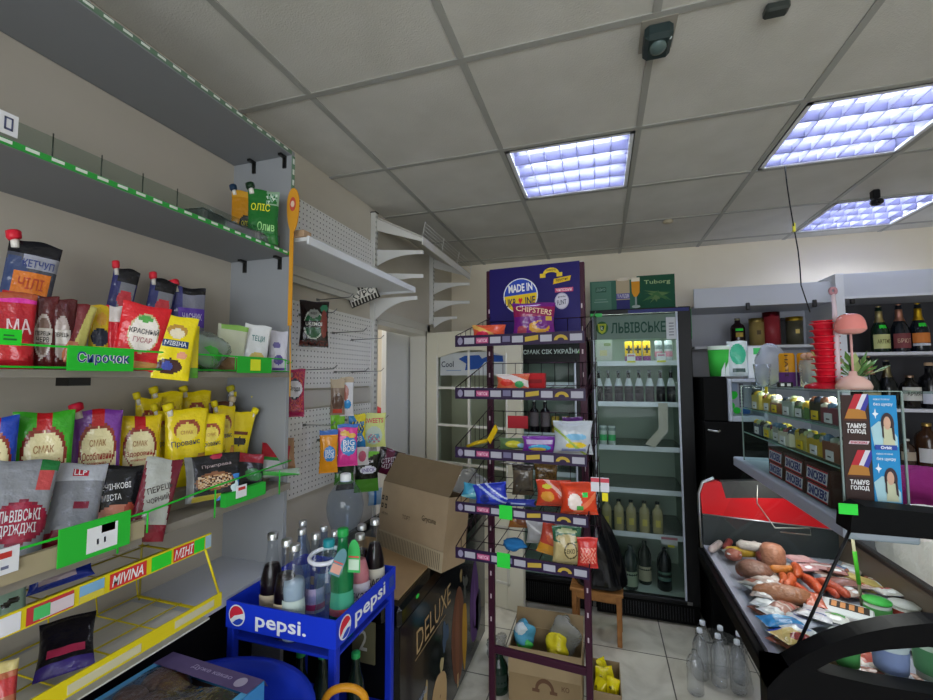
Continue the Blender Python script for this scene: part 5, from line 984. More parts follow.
for s_ in (-1, 1): m.tube([(-.02+.02*s_, 0, .43), (-.03+.035*s_, 0, .46), (-.03+.02*s_, 0, .485), (-.03, 0, .49)], .007, '#15161a', 'gloss', 8)
tag(m.build('black_bag', loc=(sx+.02, sy-.005, .3045)), 'full black plastic bag standing on the wooden stool', 'bag')
# ================================================================ DRINKS FRIDGES
def fridge(n, lab, x0, x1, y0, y1, z1, shelves, gz0, gz1, gx0, gx1, frame='#0a0a0c', edge='#b8c0cc'):
    t = thing(n, lab, 'fridge', ((x0+x1)/2, (y0+y1)/2, 0)); to = Vector(t.location)
    def T(mb, name, p=None): o = mb.build(name, p or t); o.location = -to if p is None else (0, 0, 0); return o
    m = MB(); inn = '#b6c6ba'
    m.box((x0, y0+.05, .02), (x0+.03, y1, z1), frame, 'black'); m.box((x1-.03, y0+.05, .02), (x1, y1, z1), frame, 'black'); m.box((x0+.03, y1-.03, .02), (x1-.03, y1, z1), frame, 'black'); m.box((x0+.03, y0+.05, z1-.04), (x1-.03, y1-.03, z1), frame, 'black'); m.box((x0+.03, y0+.05, .02), (x1-.03, y1-.03, gz0-.02), frame, 'black')
    T(m, 'cabinet')
    m = MB(); m.box((x0+.031, y1-.036, gz0-.02), (x1-.031, y1-.031, z1-.041), inn, 'paint'); m.box((x0+.031, y0+.06, gz0-.02), (x0+.036, y1-.036, z1-.041), inn, 'paint'); m.box((x1-.036, y0+.06, gz0-.02), (x1-.031, y1-.036, z1-.041), inn, 'paint'); m.box((x0+.036, y0+.06, gz0-.0195), (x1-.036, y1-.036, gz0-.015), inn, 'paint'); T(m, 'liner')
    for z in shelves:
        m = MB(); m.box((x0+.04, y0+.09, z-.012), (x1-.04, y1-.04, z-.007), '#aab4ae', 'wrap'); m.box((x0+.04, y0+.085, z-.022), (x1-.04, y0+.09, z+.012), '#dbe2ea', 'plastic'); s = T(m, 'fridge_shelf')
    m = MB(); m.box((x0, y0, gz0-.03), (gx0, y0+.045, z1), frame, 'plastic', .004); m.box((gx1, y0, gz0-.03), (x1, y0+.045, z1), frame, 'plastic', .004); m.box((gx0, y0, gz0-.03), (gx1, y0+.045, gz0), frame, 'plastic', .004); m.box((gx0, y0, gz1), (gx1, y0+.045, z1), frame, 'plastic', .004)
    for a in (((gx0, y0-.001, gz0), (gx0+.008, y0+.01, gz1)), ((gx1-.012, y0-.001, gz0), (gx1, y0+.01, gz1))): m.box(*a, edge, 'plastic')
    T(m, 'door_frame')
    m = MB(); m.add([(gx0, y0+.012, gz0), (gx1, y0+.012, gz0), (gx1, y0+.012, gz1), (gx0, y0+.012, gz1)], [(0, 1, 2, 3)], '#e4ece8', 'glass'); T(m, 'door_glass')
    m = MB(); m.box((x0+.005, y0+.01, .012), (x1-.005, y0+.05, gz0-.032), '#0a0a0b', 'black', .003)
    for k in range(34): x = x0+.03+(x1-x0-.06)*k/34; m.box((x, y0+.007, .03), (x+.006, y0+.0105, gz0-.05), '#1c1d20', 'plastic')
    T(m, 'kick_grille')
    return t, T
F1Y = 3.14
fr, TF = fridge('drinks_fridge', 'tall black glass door beer fridge with green lettering at the top', -.062, .580, F1Y, 3.80, 2.068, (1.70, 1.415, 1.11, .82, .525), .165, 2.035, -.045, .50)
m = MB(); ff = Face((-.045, F1Y+.011, 1.86), (.545, 0, 0), (0, 0, .165)); ff.rect(m, 0, 0, 1, 1, '#8a9892', -.002); ff.text(m, 'ЛЬВІВСЬКЕ', .545, .48, .64, .46, '#1c4a3c', d=.0015, bold=.02, mat='matte')
ff.poly(m, ell_pts(.115, .5, .075, .28, 20), '#2c5c2c', .001); ff.poly(m, [(.06, .68), (.17, .68), (.155, .35), (.115, .24), (.075, .35)], '#a8b430', .0015); ff.poly(m, [(.085, .6), (.145, .6), (.135, .42), (.115, .36), (.095, .42)], '#1c5030', .002); ff.text(m, 'k', .115, .5, .03, .16, '#d8e0c0', d=.0025)
TF(m, 'header_print')
m = MB(); ff.rect(m, .87, -.05, .985, .85, '#c8ccd0', .003); [ff.rect(m, .90, .1+.12*k, .955, .14+.12*k, '#6c7078', .0035) for k in range(5)]; TF(m, 'notice_card')
m = MB(); m.box((.19, F1Y+.0, 2.037), (.57, F1Y-.002, 2.06), '#1c2464', 'plastic'); TF(m, 'door_sticker'); m = MB(); m.box((-.06, F1Y-.003, 2.02), (.02, F1Y-.001, 2.045), '#48c060', 'matte'); TF(m, 'door_sticker'); m = MB(); m.box((.5, F1Y-.003, .14), (.53, F1Y-.001, .16), '#888', 'metal'); TF(m, 'door_lock')
m = MB(); m.box((.581, F1Y+.01, 1.85), (.585, F1Y+.14, 2.05), '#2c7a48', 'matte'); m.box((.585, F1Y+.03, 1.86), (.586, F1Y+.12, 1.96), '#c8a048', 'matte'); TF(m, 'side_sticker')
def inpx(px, y): return aY(px, 400, y).x
def can(n, lab, x, y, z, r, h, body, bands, group):
    t = thing(n, lab, 'can', (x, y, z), 0, group); m = MB(); m.lathe([(0, 0), (r*.85, 0), (r, .006), (r, h-.008), (r*.85, h)], body, 'gloss', 16); m.build('can_body', t)
    m = MB(); 
    for z0, z1, c in bands: m.lathe([(r+.0006, z0*h), (r+.0006, z1*h)], c, 'matte', 16)
    m.build('printed_band', t); m = MB(); m.lathe([(r*.85, h), (r*.8, h-.002), (0, h-.002)], '#c8ccd0', 'metal', 16); m.build('lid', t); return t
yy = 3.28
c0 = can('drink_can', 'yellow can with a black cross in the top row of the beer fridge', inpx(630, yy), yy, 1.702, .0265, .15, '#d8b020', [(0, .3, '#6c2c68')], 'yellow and black cans in the beer fridge')
m = MB(); m.box((-.02, -.0285, .085), (.02, -.027, .10), '#1c1c20', 'matte'); m.box((-.006, -.0285, .065), (.006, -.027, .12), '#1c1c20', 'matte'); m.build('black_cross', c0)
for px in (639, 648): relabel_copy(c0, (inpx(px, yy), yy, 1.702), 0, c0['label'])
c1 = can('drink_can', 'silver and pink can right of the yellow ones in the beer fridge', inpx(660, yy), yy, 1.702, .026, .15, '#a8b0b4', [(.25, .5, '#b8788c'), (.6, .8, '#6c7c80')], 'silver and pink cans in the beer fridge')
relabel_copy(c1, (inpx(670, yy), yy, 1.702), 0, c1['label'])
for i, (px, w) in enumerate(((631, .055), (661, .055))):
    p = aY(px, 356, 3.225); m = MB(); m.box((-w/2, 0, 0), (w/2, .002, .05), '#dfe2e6', 'matte'); m.box((-w/2, -.001, -.012), (w/2, .001, 0), '#d8d83c', 'matte'); m.box((-w*.4, -.001, .03), (w*.4, 0, .042), '#b87890', 'matte'); tag(m.build('price_card', loc=(p.x, 3.213, 1.712)), 'white and yellow price card under the %s cans in the beer fridge' % ('yellow' if i == 0 else 'silver'), 'price tag')
b0 = None
for i, px in enumerate((599, 608.5, 619, 629, 639.5, 650, 661, 671.5)):
    if b0 is None:
        b0 = bottle('beer_bottle', 'dark beer bottle with a white neck label in the second fridge row', 'bottle', (inpx(px, yy), yy, 1.417), .029, .235, 'champ', body='#17131c', cap='#8c9098', paper=[(.28, .5, '#1c1820'), (.5, .74, '#ccd2da', 3.2)], group='dark bottles with white labels in the beer fridge')
    else: relabel_copy(b0, (inpx(px, yy), yy, 1.417), 0, b0['label'])
m = MB(); P_ = [(-.03, 0, .03), (.03, 0, .03), (.028, -.004, -.16), (-.06, -.012, -.27), (-.12, -.008, -.25), (-.03, -.006, -.14)]; m.add(P_, [(0, 5, 2, 1), (5, 4, 3, 2)], '#b8b4a8', 'matte'); p = aY(663, 400, 3.2); tag(m.build('paper_strip', loc=(p.x+.0, 3.215, 1.39)), 'torn strip of paper hanging from the second shelf in the beer fridge', 'paper')
c2 = can('drink_can', 'white and green can in the third row of the beer fridge', inpx(594, yy), yy, 1.112, .026, .14, '#c4d0cc', [(.25, .55, '#48b870'), (.75, .9, '#8c9c98')], 'white and green cans in the beer fridge')
for px in (602.5, 611): relabel_copy(c2, (inpx(px, yy), yy, 1.112), 0, c2['label'])
for o in [o for o in CL.objects if o.get('label') == c2['label']]: o.location.z = 1.112+.0
j0 = None
for px in (604, 616, 628, 641, 654):
    if j0 is None: j0 = bottle('juice_bottle', 'beige drink bottle with a round yellow emblem in the fourth row of the fridge', 'bottle', (inpx(px, yy), yy, .527), .034, .225, 'squat', body='#a8a07c', cap='#2c3438', capmat='plastic', paper=[(.22, .42, '#c8b85c', .9), (.1, .58, '#a0986c', 1.8)], group='beige bottles with round emblems in the beer fridge')
    else: relabel_copy(j0, (inpx(px, yy), yy, .527), 0, j0['label'])
for o in [o for o in CL.objects if o.get('label') == j0['label']]: o.location.z = .527
bottle('beer_bottle', 'large dark plastic beer bottle with a pale label, bottom of the fridge on the left', 'bottle', (inpx(626, 3.25), 3.25, .148), .047, .30, 'pet', body='#20302c', paper=(.1, .42, '#8c9c84'), cap='#30403c', capmat='plastic')
bottle('beer_bottle', 'dark plastic beer bottle half hidden in the middle of the fridge bottom', 'bottle', (inpx(640, 3.36), 3.36, .148), .045, .3, 'pet', body='#26302c', paper=(.1, .42, '#a8a48c'), cap='#30403c', capmat='plastic')
bottle('beer_bottle', 'black round bottle with a green label, right at the fridge bottom', 'bottle', (inpx(659, 3.3), 3.30, .148), .047, .29, 'pet', body='#12181a', paper=(.25, .45, '#4c6c60'), cap='#22282a', capmat='plastic')
p = aY(604, 345, 3.2); m = MB(); m.box((-.05, 0, -.0), (.055, .003, .17), '#c8ccc4', 'matte'); m.box((-.03, -.001, .03), (.02, 0, .07), '#d8d0a0', 'matte'); m.box((0, -.001, .1), (.045, 0, .12), '#98a878', 'matte'); tag(m.build('white_panel', loc=(p.x, 3.215, 1.72)), 'pale flat panel at the left of the top fridge shelf', 'leaflet')  # thin pale panel with a yellowish and a green block
p = aY(690, 525, 3.13); m = MB(); m.box((-.05, 0, -.02), (.05, .003, .03), '#c8c8cc', 'matte'); m.box((-.05, -.001, .014), (.05, 0, .028), '#b87080', 'matte'); m.box((-.01, -.001, -.034), (.03, .001, -.02), '#d0c83c', 'matte'); tag(m.build('price_card', loc=(.415, 3.21, .50)), 'small price cards at the right of the fifth fridge shelf edge', 'price tag')
# advert boards on top
t = thing('beer_advert', 'green beer advertising board with a can and a full glass, on the fridge', 'advert', (.24, 3.24, 2.0685)); 
m = MB(); m.box((-.30, 0, 0), (.265, .012, .225), '#3c6c5a', 'card'); m.box((.02, -.003, 0), (.265, 0, .245), '#175038', 'card'); m.build('board', t)
fa = Face((-.30, -.0035, 0), (.565, 0, 0), (0, 0, .23)); m = MB(); fa.rect(m, .02, .05, .26, .95, '#54806c', -.002); fa.rect(m, .07, .62, .2, .78, '#2c5c48', .001); fa.text(m, 'ДІДЬКО', .135, .7, .11, .1, '#98b8a8', d=.002); fa.rect(m, .05, .3, .22, .33, '#88a898'); fa.rect(m, .06, .38, .2, .4, '#88a898'); m.build('left_print', t)
m = MB(); fa.rect(m, .32, .04, .48, 1.0, '#b8a888', .001); fa.rect(m, .32, .04, .48, .35, '#2c2c6c', .0016); fa.text(m, 'ТАЛДВ', .4, .46, .14, .12, '#e0dce8', d=.002); fa.rect(m, .32, .38, .48, .55, '#6460a0', .0014); fa.poly(m, ell_pts(.4, 1.0, .08, .06, 16), '#d8cdb8', .0018); m.build('can_print', t)
m = MB(); fa.poly(m, [(.50, .95), (.60, .95), (.595, .55), (.56, .42), (.53, .42), (.505, .55)], '#d8941c', .004); fa.rect(m, .50, .9, .60, 1.02, '#ece4cc', .0045); fa.rect(m, .54, .14, .56, .42, '#98a8a0', .004); fa.poly(m, ell_pts(.55, .12, .05, .05, 14), '#a8b8b0', .004); m.build('glass_print', t)
m = MB(); fa.text(m, 'Tuborg', .80, .84, .3, .16, '#a8c088', d=.002); 
for k in range(26): a = rnd.random()*2; fa.poly(m, [(.62+rnd.random()*.35, .2+rnd.random()*.45)]*1+[(.62+rnd.random()*.1+.12, .3+rnd.random()*.2), (.8, .55)], '#3c6c3c' if k % 2 else '#5c7c48', .001+.0001*k)
m.build('right_print', t)
# second fridge, behind the rack
fr2, TF2 = fridge('drinks_fridge', 'dark fridge with a white worded header, mostly behind the purple rack', -.645, -.085, F1Y, 3.80, 1.885, (1.55, 1.18, .9, .55), .2, 1.70, -.60, -.165)
m = MB(); f2_ = Face((-.645, F1Y-.001, 1.72), (.56, 0, 0), (0, 0, .13)); f2_.rect(m, .02, .1, .98, .95, '#0c1410', .0); f2_.text(m, 'СМАК СІК УКРАЇНИ', .55, .52, .72, .32, '#c4d8cc', d=.002); f2_.poly(m, [(.88, .4), (.94, .8), (.98, .5), (.94, .3)], '#5ca83c', .0015); TF2(m, 'header_print')
b = bottle('juice_bottle', 'dark bottle with a pinkish label on the upper shelf behind the rack', 'bottle', (aY(534, 400, 3.27).x, 3.27, 1.182), .036, .26, 'wine', body='#1c1620', paper=(.2, .6, '#7c6c74'))
relabel_copy(b, (aY(545, 400, 3.27).x, 3.27, 1.182), 0, 'dark bottle with a pinkish label, second one on the shelf behind the rack')
can('drink_can', 'gold can behind the rack, left of two', aY(555, 400, 3.27).x, 3.27, 1.182, .03, .13, '#b89c48', [(.3, .5, '#6c5428')], None); can('drink_can', 'gold can behind the rack, right of two', aY(565.5, 400, 3.27).x, 3.27, 1.182, .03, .13, '#b89c48', [(.3, .5, '#6c5428')], None)
# ================================================================ BACK WALL SHELVING WITH BOTTLES
t = thing('wall_shelving', 'grey wall shelving with a deep grey top fascia and white shelves of bottles', 'shelving', (1.45, 3.65, 0)); to = Vector(t.location)
def T(mb, name, par=None): o = mb.build(name, par or t); o.location = -to if par is None else (0, 0, 0); return o
GA = '#c4c8d2'
m = MB(); m.box((.66, 3.44, 2.095), (1.485, 3.458, 2.235), GA, 'paint'); m.box((.66, 3.458, 2.095), (1.485, 3.85, 2.112), GA, 'paint'); T(m, 'top_fascia')
m = MB(); m.box((1.53, 3.40, 2.12), (2.29, 3.418, 2.27), GA, 'paint'); m.box((1.53, 3.418, 2.12), (2.29, 3.85, 2.137), GA, 'paint'); m.box((1.53, 3.395, 2.105), (2.29, 3.418, 2.12), '#d6d9e0', 'paint'); T(m, 'top_fascia')
m = MB(); m.box((1.485, 3.38, 0), (1.53, 3.855, 2.27), '#dcdfe6', 'paint'); T(m, 'upright')
m = MB(); m.box((.66, 3.838, 0), (1.485, 3.85, 2.095), '#a9abb4', 'paint'); T(m, 'back_panel'); m = MB(); m.box((1.53, 3.838, 0), (2.29, 3.85, 2.12), '#3c3c42', 'paint'); T(m, 'back_panel')
m = MB(); m.box((.66, 3.48, 1.80), (1.485, 3.838, 1.818), '#c3c5cc', 'paint'); T(m, 'shelf')
for z in (1.735, 1.37, 1.0): m = MB(); m.box((1.53, 3.46, z), (2.29, 3.838, z+.02), '#d0d2da', 'paint'); T(m, 'shelf')
for px, z in ((748, 2.095), (815, 2.095), (853, 2.105)):
    q = aY(px, 305, 3.43); m = MB(); m.box((q.x-.012, 3.425, z-.03), (q.x+.012, 3.445, z+.02), '#4c4c50', 'metal', .004); T(m, 'clip')
S = 1.8185
def tin(lab, x, r, h, c1, c2, c3=None, box=False, y=3.58):
    t = thing('gift_tin', lab, 'tin', (x, y, S)); m = MB()
    if box: m.box((-r, -r, 0), (r, r, h*.9), c1, 'plastic', .003)
    else: m.lathe([(0, 0), (r, 0), (r, h*.9), (0, h*.9)], c1, 'plastic', 24)
    m.build('tin_body', t); m = MB()
    if box: m.box((-r, -r, h*.9), (r, r, h), c2, 'plastic', .004)
    else: m.lathe([(r+.001, h*.86), (r+.001, h), (0, h)], c2, 'metal', 24)
    m.build('tin_lid', t)
    if c3: m = MB(); m.box((-.012, -r-.002, h*.4), (.012, -r-.0005, h*.55), c3, 'matte'); m.build('emblem', t)
X_ = lambda px, y=3.58: aY(px, 340, y).x
bottle('liquor_bottle', 'short dark bottle with a pale cap and a green price tag, left on back shelf', 'bottle', (X_(738), 3.58, S), .047, .22, 'squat', body='#231417', cap='#c8c4a0', paper=[(.3, .45, '#a89040', 1)], tagc='#22d83a')
tin('round brass coloured tin on the back shelf, left of the red one', X_(757), .047, .20, '#8c7a48', '#a08c50', '#4c3c20')
tin('tall dark red round tin in the middle of the back shelf', X_(772), .052, .24, '#8c2c34', '#6c1c24')
tin('slim black gift box between the red tin and the gold topped tin', X_(784), .035, .20, '#17171c', '#17171c', None, True, 3.62)
tin('grey brown tin with a gold lid and emblem on the back shelf', X_(795), .05, .20, '#4c4a3c', '#c8a838', '#d8c070')
def BW(lab, px, top, z, kind, r, y=3.55, **k): q = aY(px, top, y); return bottle('wine_bottle', lab, 'bottle', (q.x, y, z), r, q.z-z, kind, **k)
Z1, Z2, Z3 = 1.7555, 1.3905, 1.0205
BW('green sparkling wine bottle with a pale gold foil and cream label, top shelf', 878, 306, Z1, 'champ', .048, body='#0f2a1c', foil='#c0b078', cap=None, paper=(.08, .38, '#ccd090'), word='ARTEMIS', wordcol='#605820', tagc='#2ad83c')
BW('dark sparkling wine bottle with a pink gold foil and maroon label, top shelf', 898, 304, Z1, 'champ', .048, body='#141a24', foil='#c8907c', cap=None, paper=(.08, .38, '#7c3a40'), word='БРЮТ', wordcol='#c8a890')
BW('dark sparkling wine bottle with a gold foil and orange label, top shelf', 917, 303, Z1, 'champ', .048, body='#101a24', foil='#d8b030', cap=None, paper=[(.18, .38, '#d88038'), (.12, .17, '#c8ccd8')], tagc='#2ad83c')
BW('sparkling wine bottle with a rose gold foil partly behind the pink lamp base', 868, 356, Z2, 'champ', .052, body='#1c2420', foil='#c89880', cap=None, paper=(.08, .3, '#c8b890'))
BW('dark sparkling wine bottle with a wired stopper on the middle shelf', 886, 360, Z2, 'champ', .05, body='#0f1418', foil='#8c8468', cap=None)
BW('squat dark bottle with a white label on the middle shelf', 909, 373, Z2, 'squat', .052, body='#17140f', cap='#c8a890', paper=(.22, .6, '#cfcfc8'), word='АРМЯН', wordcol='#38302c')
BW('black bottle with a cork coloured cap and slanted white label', 928, 361, Z2, 'wine', .052, body='#0c0e14', cap='#c8a888', capmat='matte', paper=(.1, .36, '#c8ccd8'))
BW('small bottle with a white cap, left on the lowest bottle shelf', 906, 437, Z3, 'squat', .04, body='#3c2c24', cap='#d8d8d4', capmat='plastic', paper=(.2, .5, '#b0a08c'))
BW('large amber bottle with a gold neck and white label on the lowest shelf', 926, 420, Z3, 'squat', .062, body='#3c2414', cap='#c8a860', paper=(.1, .4, '#d4d4d4'), foil=None)
m = MB(); m.sphere((0, 0, .13), (.17, .12, .11), '#8c1c6c', 'cloth', 26, 16, .2, 6); m.sphere((.08, -.02, .18), (.09, .08, .06), '#8c2470', 'cloth', 20, 12, .2, 8); q = Vector((1.47, 2.66, 0)); tag(m.build('magenta_cloth', loc=(q.x, 2.66, .925)), 'magenta cloth bundle heaped below the bottle shelves', 'cloth')
m = MB(); m.box((-.25, -.18, 0), (.25, .18, .92), '#3c3c40', 'paint', .005); tag(m.build('storage_box', loc=(q.x+.02, 2.66, .002)), 'dark storage box under the magenta cloth', 'box')
# ================================================================ BLACK MACHINE AND WHAT STANDS ON IT
t = thing('black_cabinet', 'tall black cabinet between the beer fridge and the glass counter', 'cabinet', (.76, 3.2, 0)); to = Vector(t.location)
m = MB(); m.box((.605, 3.0, .02), (.945, 3.4, 1.325), '#070708', 'black', .006); m.box((.605, 3.0, 1.325), (.738, 3.4, 1.60), '#070708', 'black', .006); T(m, 'cabinet_body')
m = MB(); q = aY(712, 430, 2.995); m.tube([(q.x-.02, 2.997, q.z), (q.x-.02, 2.975, q.z), (q.x+.03, 2.972, q.z-.006), (q.x+.04, 2.98, q.z)], .006, '#b8b8b8', 'metal', 8); T(m, 'latch')
t = thing('drink_dispenser', 'grey dispenser with round green stickers on the black cabinet', 'dispenser', (.84, 3.2, 1.3265)); to = Vector(t.location)
m = MB(); 
for a in (((.742, 3.0, 1.3265), (.765, 3.36, 1.585)), ((.93, 3.0, 1.3265), (.95, 3.36, 1.585)), ((.765, 3.0, 1.3265), (.93, 3.36, 1.36)), ((.765, 3.0, 1.565), (.93, 3.36, 1.585)), ((.765, 3.2, 1.36), (.93, 3.36, 1.565))): m.box(*a, '#a4acb8', 'plastic', .003)
T(m, 'housing')
m = MB(); fd = Face((.765, 3.199, 1.36), (.165, 0, 0), (0, 0, .205))
for u, v, r_, c in ((.3, .6, .2, '#22d63c'), (.25, .25, .14, '#22d63c'), (.45, .1, .13, '#22d63c'), (.75, .08, .16, '#2c6cc0')): fd.poly(m, ell_pts(u, v, r_, r_*.8, 16), c)
fd.rect(m, .1, .7, .5, .98, '#98a8c0', .002); fd.rect(m, .55, .2, .7, .95, '#5c5c68', .002); [fd.rect(m, .57, .25+.1*k, .68, .29+.1*k, '#a8a8b8', .003) for k in range(7)]; T(m, 'stickers')
TZ2 = 1.6015
t = thing('paper_tub', 'green and white round paper tub on the black cabinet', 'tub', (aY(719, 376, 3.15).x+.01, 3.15, TZ2)); m = MB(); m.lathe([(0, 0), (.062, 0), (.07, .19), (0, .19)], '#34b83c', 'matte', 28); m.build('tub_body', t)
m = MB(); 
for k in range(5): a = -PI/2-.2+.35*k; r_ = .0675; m.add([(r_*math.cos(a), r_*math.sin(a), .0), ((r_)*math.cos(a+.35), (r_)*math.sin(a+.35), .0), ((r_+.005)*math.cos(a+.35), (r_+.005)*math.sin(a+.35), .09+.015*k), ((r_+.003)*math.cos(a+.05), (r_+.003)*math.sin(a+.05), .04+.01*k)], [(0, 1, 2, 3)], '#d8e4e0', 'matte')
m.lathe([(.0705, .17), (.0715, .195), (0, .197)], '#d8e8d8', 'matte', 28); m.build('white_pattern', t)
pack('paper_bag', 'white and teal packet beside the green tub on the black cabinet', 'packet', (727, 341, 748, 377), L(0), Y=3.1, zs=TZ2, d=.05, base='#ccd8d8', shapes=[('e', .5, .62, .4, .3, '#3cb48c'), ('r', .2, .12, .8, .22, '#3c5450')], style='stand')
m = MB(); q = aY(757, 376, 3.1); m.box((-.05, -.04, 0), (.055, .04, .20), '#dce2e4', 'matte', .004); m.box((-.02, -.0408, .15), (.02, -.04, .19), '#3cc060', 'matte'); tag(m.build('white_carton', loc=(q.x, 3.12, 1.5865)), 'plain white carton right of the teal packet', 'carton')
# ================================================================ REFRIGERATED GLASS COUNTER
t = thing('display_counter', 'black refrigerated deli counter with slanted front glass, filled with sausages', 'counter', (.8, 1.7, 0)); to = Vector(t.location)
CY0, CY1 = 1.235, 2.07; DZ_ = .90
m = MB(); m.box((.64, CY0, .06), (.90, CY1, .86), '#c8c8c2', 'paint'); m.box((.68, CY0+.03, 0), (.88, CY1-.03, .06), '#2a2a2c', 'plastic'); T(m, 'base')
m = MB(); m.box((.40, CY0, .86), (.90, CY1, .885), '#9a9ca8', 'paint'); m.add([(.395, CY0, .862), (.64, CY0, .7), (.64, CY1, .7), (.395, CY1, .862)], [(0, 1, 2, 3)], '#17181a', 'plastic'); T(m, 'deck')
m = MB(); m.box((.372, CY0, .838), (.397, CY1, .882), '#0a0a0c', 'black', .004); T(m, 'front_bumper')
m = MB(); m.box((.3975, CY0, .8855), (.435, CY1, .893), '#a9abb9', 'paint'); T(m, 'front_ledge')
m = MB(); m.box((.552, 1.285, 1.208), (.70, 2.19, 1.248), '#a3abb8', 'paint', .004); T(m, 'counter_top')
g0, g1 = (.418, .893), (.565, 1.225)
m = MB(); m.add([(g0[0], CY0+.005, g0[1]), (g0[0], CY1, g0[1]), (g1[0], CY1, g1[1]), (g1[0], CY0+.005, g1[1])], [(0, 1, 2, 3)], '#eef4f2', 'glass'); T(m, 'front_glass')
m = MB(); m.add([(g0[0], CY0+.002, g0[1]), (.93, CY0+.002, g0[1]), (.93, CY0+.002, 1.15), (.80, CY0+.002, 1.24), (g1[0], CY0+.002, g1[1])], [(0, 1, 2, 3, 4)], '#eef4f2', 'glass'); T(m, 'side_glass')
m = MB(); m.tube([(g0[0]-.018, CY0, .90), (g1[0]-.022, CY0, 1.245)], .0035, '#0c0c0e', 'plastic', 6); T(m, 'glass_edge_strip')
m = MB(); P0 = [(.535, 1.245), (.54, 1.29), (.565, 1.306), (.75, 1.298), (.84, 1.27), (.92, 1.20), (1.0, 1.10), (.96, 1.08), (.87, 1.18), (.80, 1.228), (.70, 1.245)]
m.prism(P0, lambda a, b, tt: (a, tt, b), 1.215, 1.28, '#08090b', 'black'); T(m, 'top_corner_cap')
m = MB(); q = aY(848, 509, 1.214); m.box((q.x-.018, 1.2125, q.z-.012), (q.x+.018, 1.2145, q.z+.012), '#2ad23c', 'matte'); T(m, 'green_sticker')
def AP(px, py, y=1.185): v = aY(px, py, y); return (v.x, v.z)
out = [AP(765, 705), (AP(768, 690)[0]-.004, AP(768, 690)[1]), AP(776, 678), AP(790, 665), AP(808, 654), AP(830, 644), AP(860, 634), AP(895, 627), AP(933, 623)]; out[0] = (out[0][0], .62)
xr = 1.16; out += [(xr, out[-1][1]+.005)]; hole = [AP(815, 671), AP(829, 663), AP(845, 657.5), AP(865, 653), AP(885, 650), AP(929, 647)]
hb_ = [AP(815, 671), AP(848, 679), AP(880, 686), AP(922, 693)]; xe = max(hole[-1][0], hb_[-1][0])+.06
upper = out+[(xr, hole[-1][1])]+[(xe, hole[-1][1])]+hole[::-1]
lower_l = [(out[0][0], .62)]
m = MB(); pts_top = out+[(xr, hole[-1][1]), (xe, hole[-1][1])]+hole[::-1]+[(out[2][0]+.0, hole[0][1])]
def strip(mb, a, b, y0, y1, col, mat):
    # quads between two matching polylines
    for i in range(len(a)-1): mb.prism([a[i], a[i+1], b[i+1], b[i]], lambda x, z, tt: (x, tt, z), y0, y1, col, mat)
from bisect import bisect
def interp(pl, x):
    for (x0, z0), (x1, z1) in zip(pl, pl[1:]):
        if x0 <= x <= x1: return z0+(z1-z0)*(x-x0)/max(1e-6, x1-x0)
    return pl[-1][1]
XS = [out[1][0]+.002+(xr-out[1][0]-.004)*k/60 for k in range(61)]; tip = hole[0]
topl = [(x, interp(out[1:], x)) for x in XS]; hu = [(x, tip[1] if x < tip[0] else interp(hole+[(xe, hole[-1][1])], min(x, xe))) for x in XS]; hl = [(x, tip[1] if x < tip[0] else (interp(hb_+[(xe, hb_[-1][1])], min(x, xe)) if x < xe else hu[-1][1])) for x in XS]
hu2 = [(x, z if x < xe else hl[i][1]) for i, (x, z) in enumerate(hu)]; botl = [(x, .60) for x in XS]
m = MB()
def sheet(fa, fb_, y0, y1):
    n = len(XS); vs = []
    for (x, z), (x2, z2) in zip(fa, fb_): vs += [(x, y0, z), (x2, y0, z2), (x, y1, z), (x2, y1, z2)]
    fs = []
    for i in range(n-1): a = 4*i; b = a+4; fs += [(a+1, b+1, b, a), (a+2, b+2, b+3, a+3), (a, b, b+2, a+2), (a+3, b+3, b+1, a+1)]
    fs += [(0, 2, 3, 1), (4*n-4, 4*n-3, 4*n-1, 4*n-2)]
    m.add(vs, fs, '#08080a', 'black')
sheet(topl, hu2, 1.185, 1.232); sheet(hl, botl, 1.185, 1.232); T(m, 'curved_end_panel')
# far end panel
m = MB(); m.prism([(.40, 1.02), (.395, 1.10), (.41, 1.145), (.455, 1.16), (.475, 1.155), (.49, 1.09), (.60, 1.10), (.70, 1.105), (.80, 1.06), (.88, 1.0)], lambda a, b, tt: (a, tt, b), 2.0755, 2.11, '#c41e26', 'gloss'); m.prism([(.476, 1.158), (.60, 1.17), (.88, 1.15), (.88, 1.0), (.80, 1.0605), (.70, 1.1055), (.60, 1.1005), (.491, 1.0905)], lambda a, b, tt: (a, tt, b), 2.08, 2.11, '#3c3c3c', 'plastic')
m.prism([(.40, .8855), (.40, 1.0195), (.88, .9995), (.88, .8855)], lambda a, b, tt: (a, tt, b), 2.075, 2.11, '#33383a', 'plastic'); T(m, 'red_end_panel')
m = MB(); m.tube([(.398, 2.09, .86), (.392, 2.09, 1.02), (.392, 2.09, 1.10), (.408, 2.09, 1.148), (.45, 2.09, 1.169)], .007, '#b8bcc0', 'metal', 8); m.tube([(.40, 2.07, 1.02), (.85, 2.07, 1.0)], .003, '#c8ccd0', 'metal', 6); T(m, 'chrome_edge')
m = MB(); m.box((.872, CY0+.05, .887), (.884, CY1, .985), '#5c5248', 'plastic'); m.box((.866, CY0+.05, .985), (.89, CY1, 1.003), '#241f1c', 'plastic', .003); T(m, 'rear_frame')
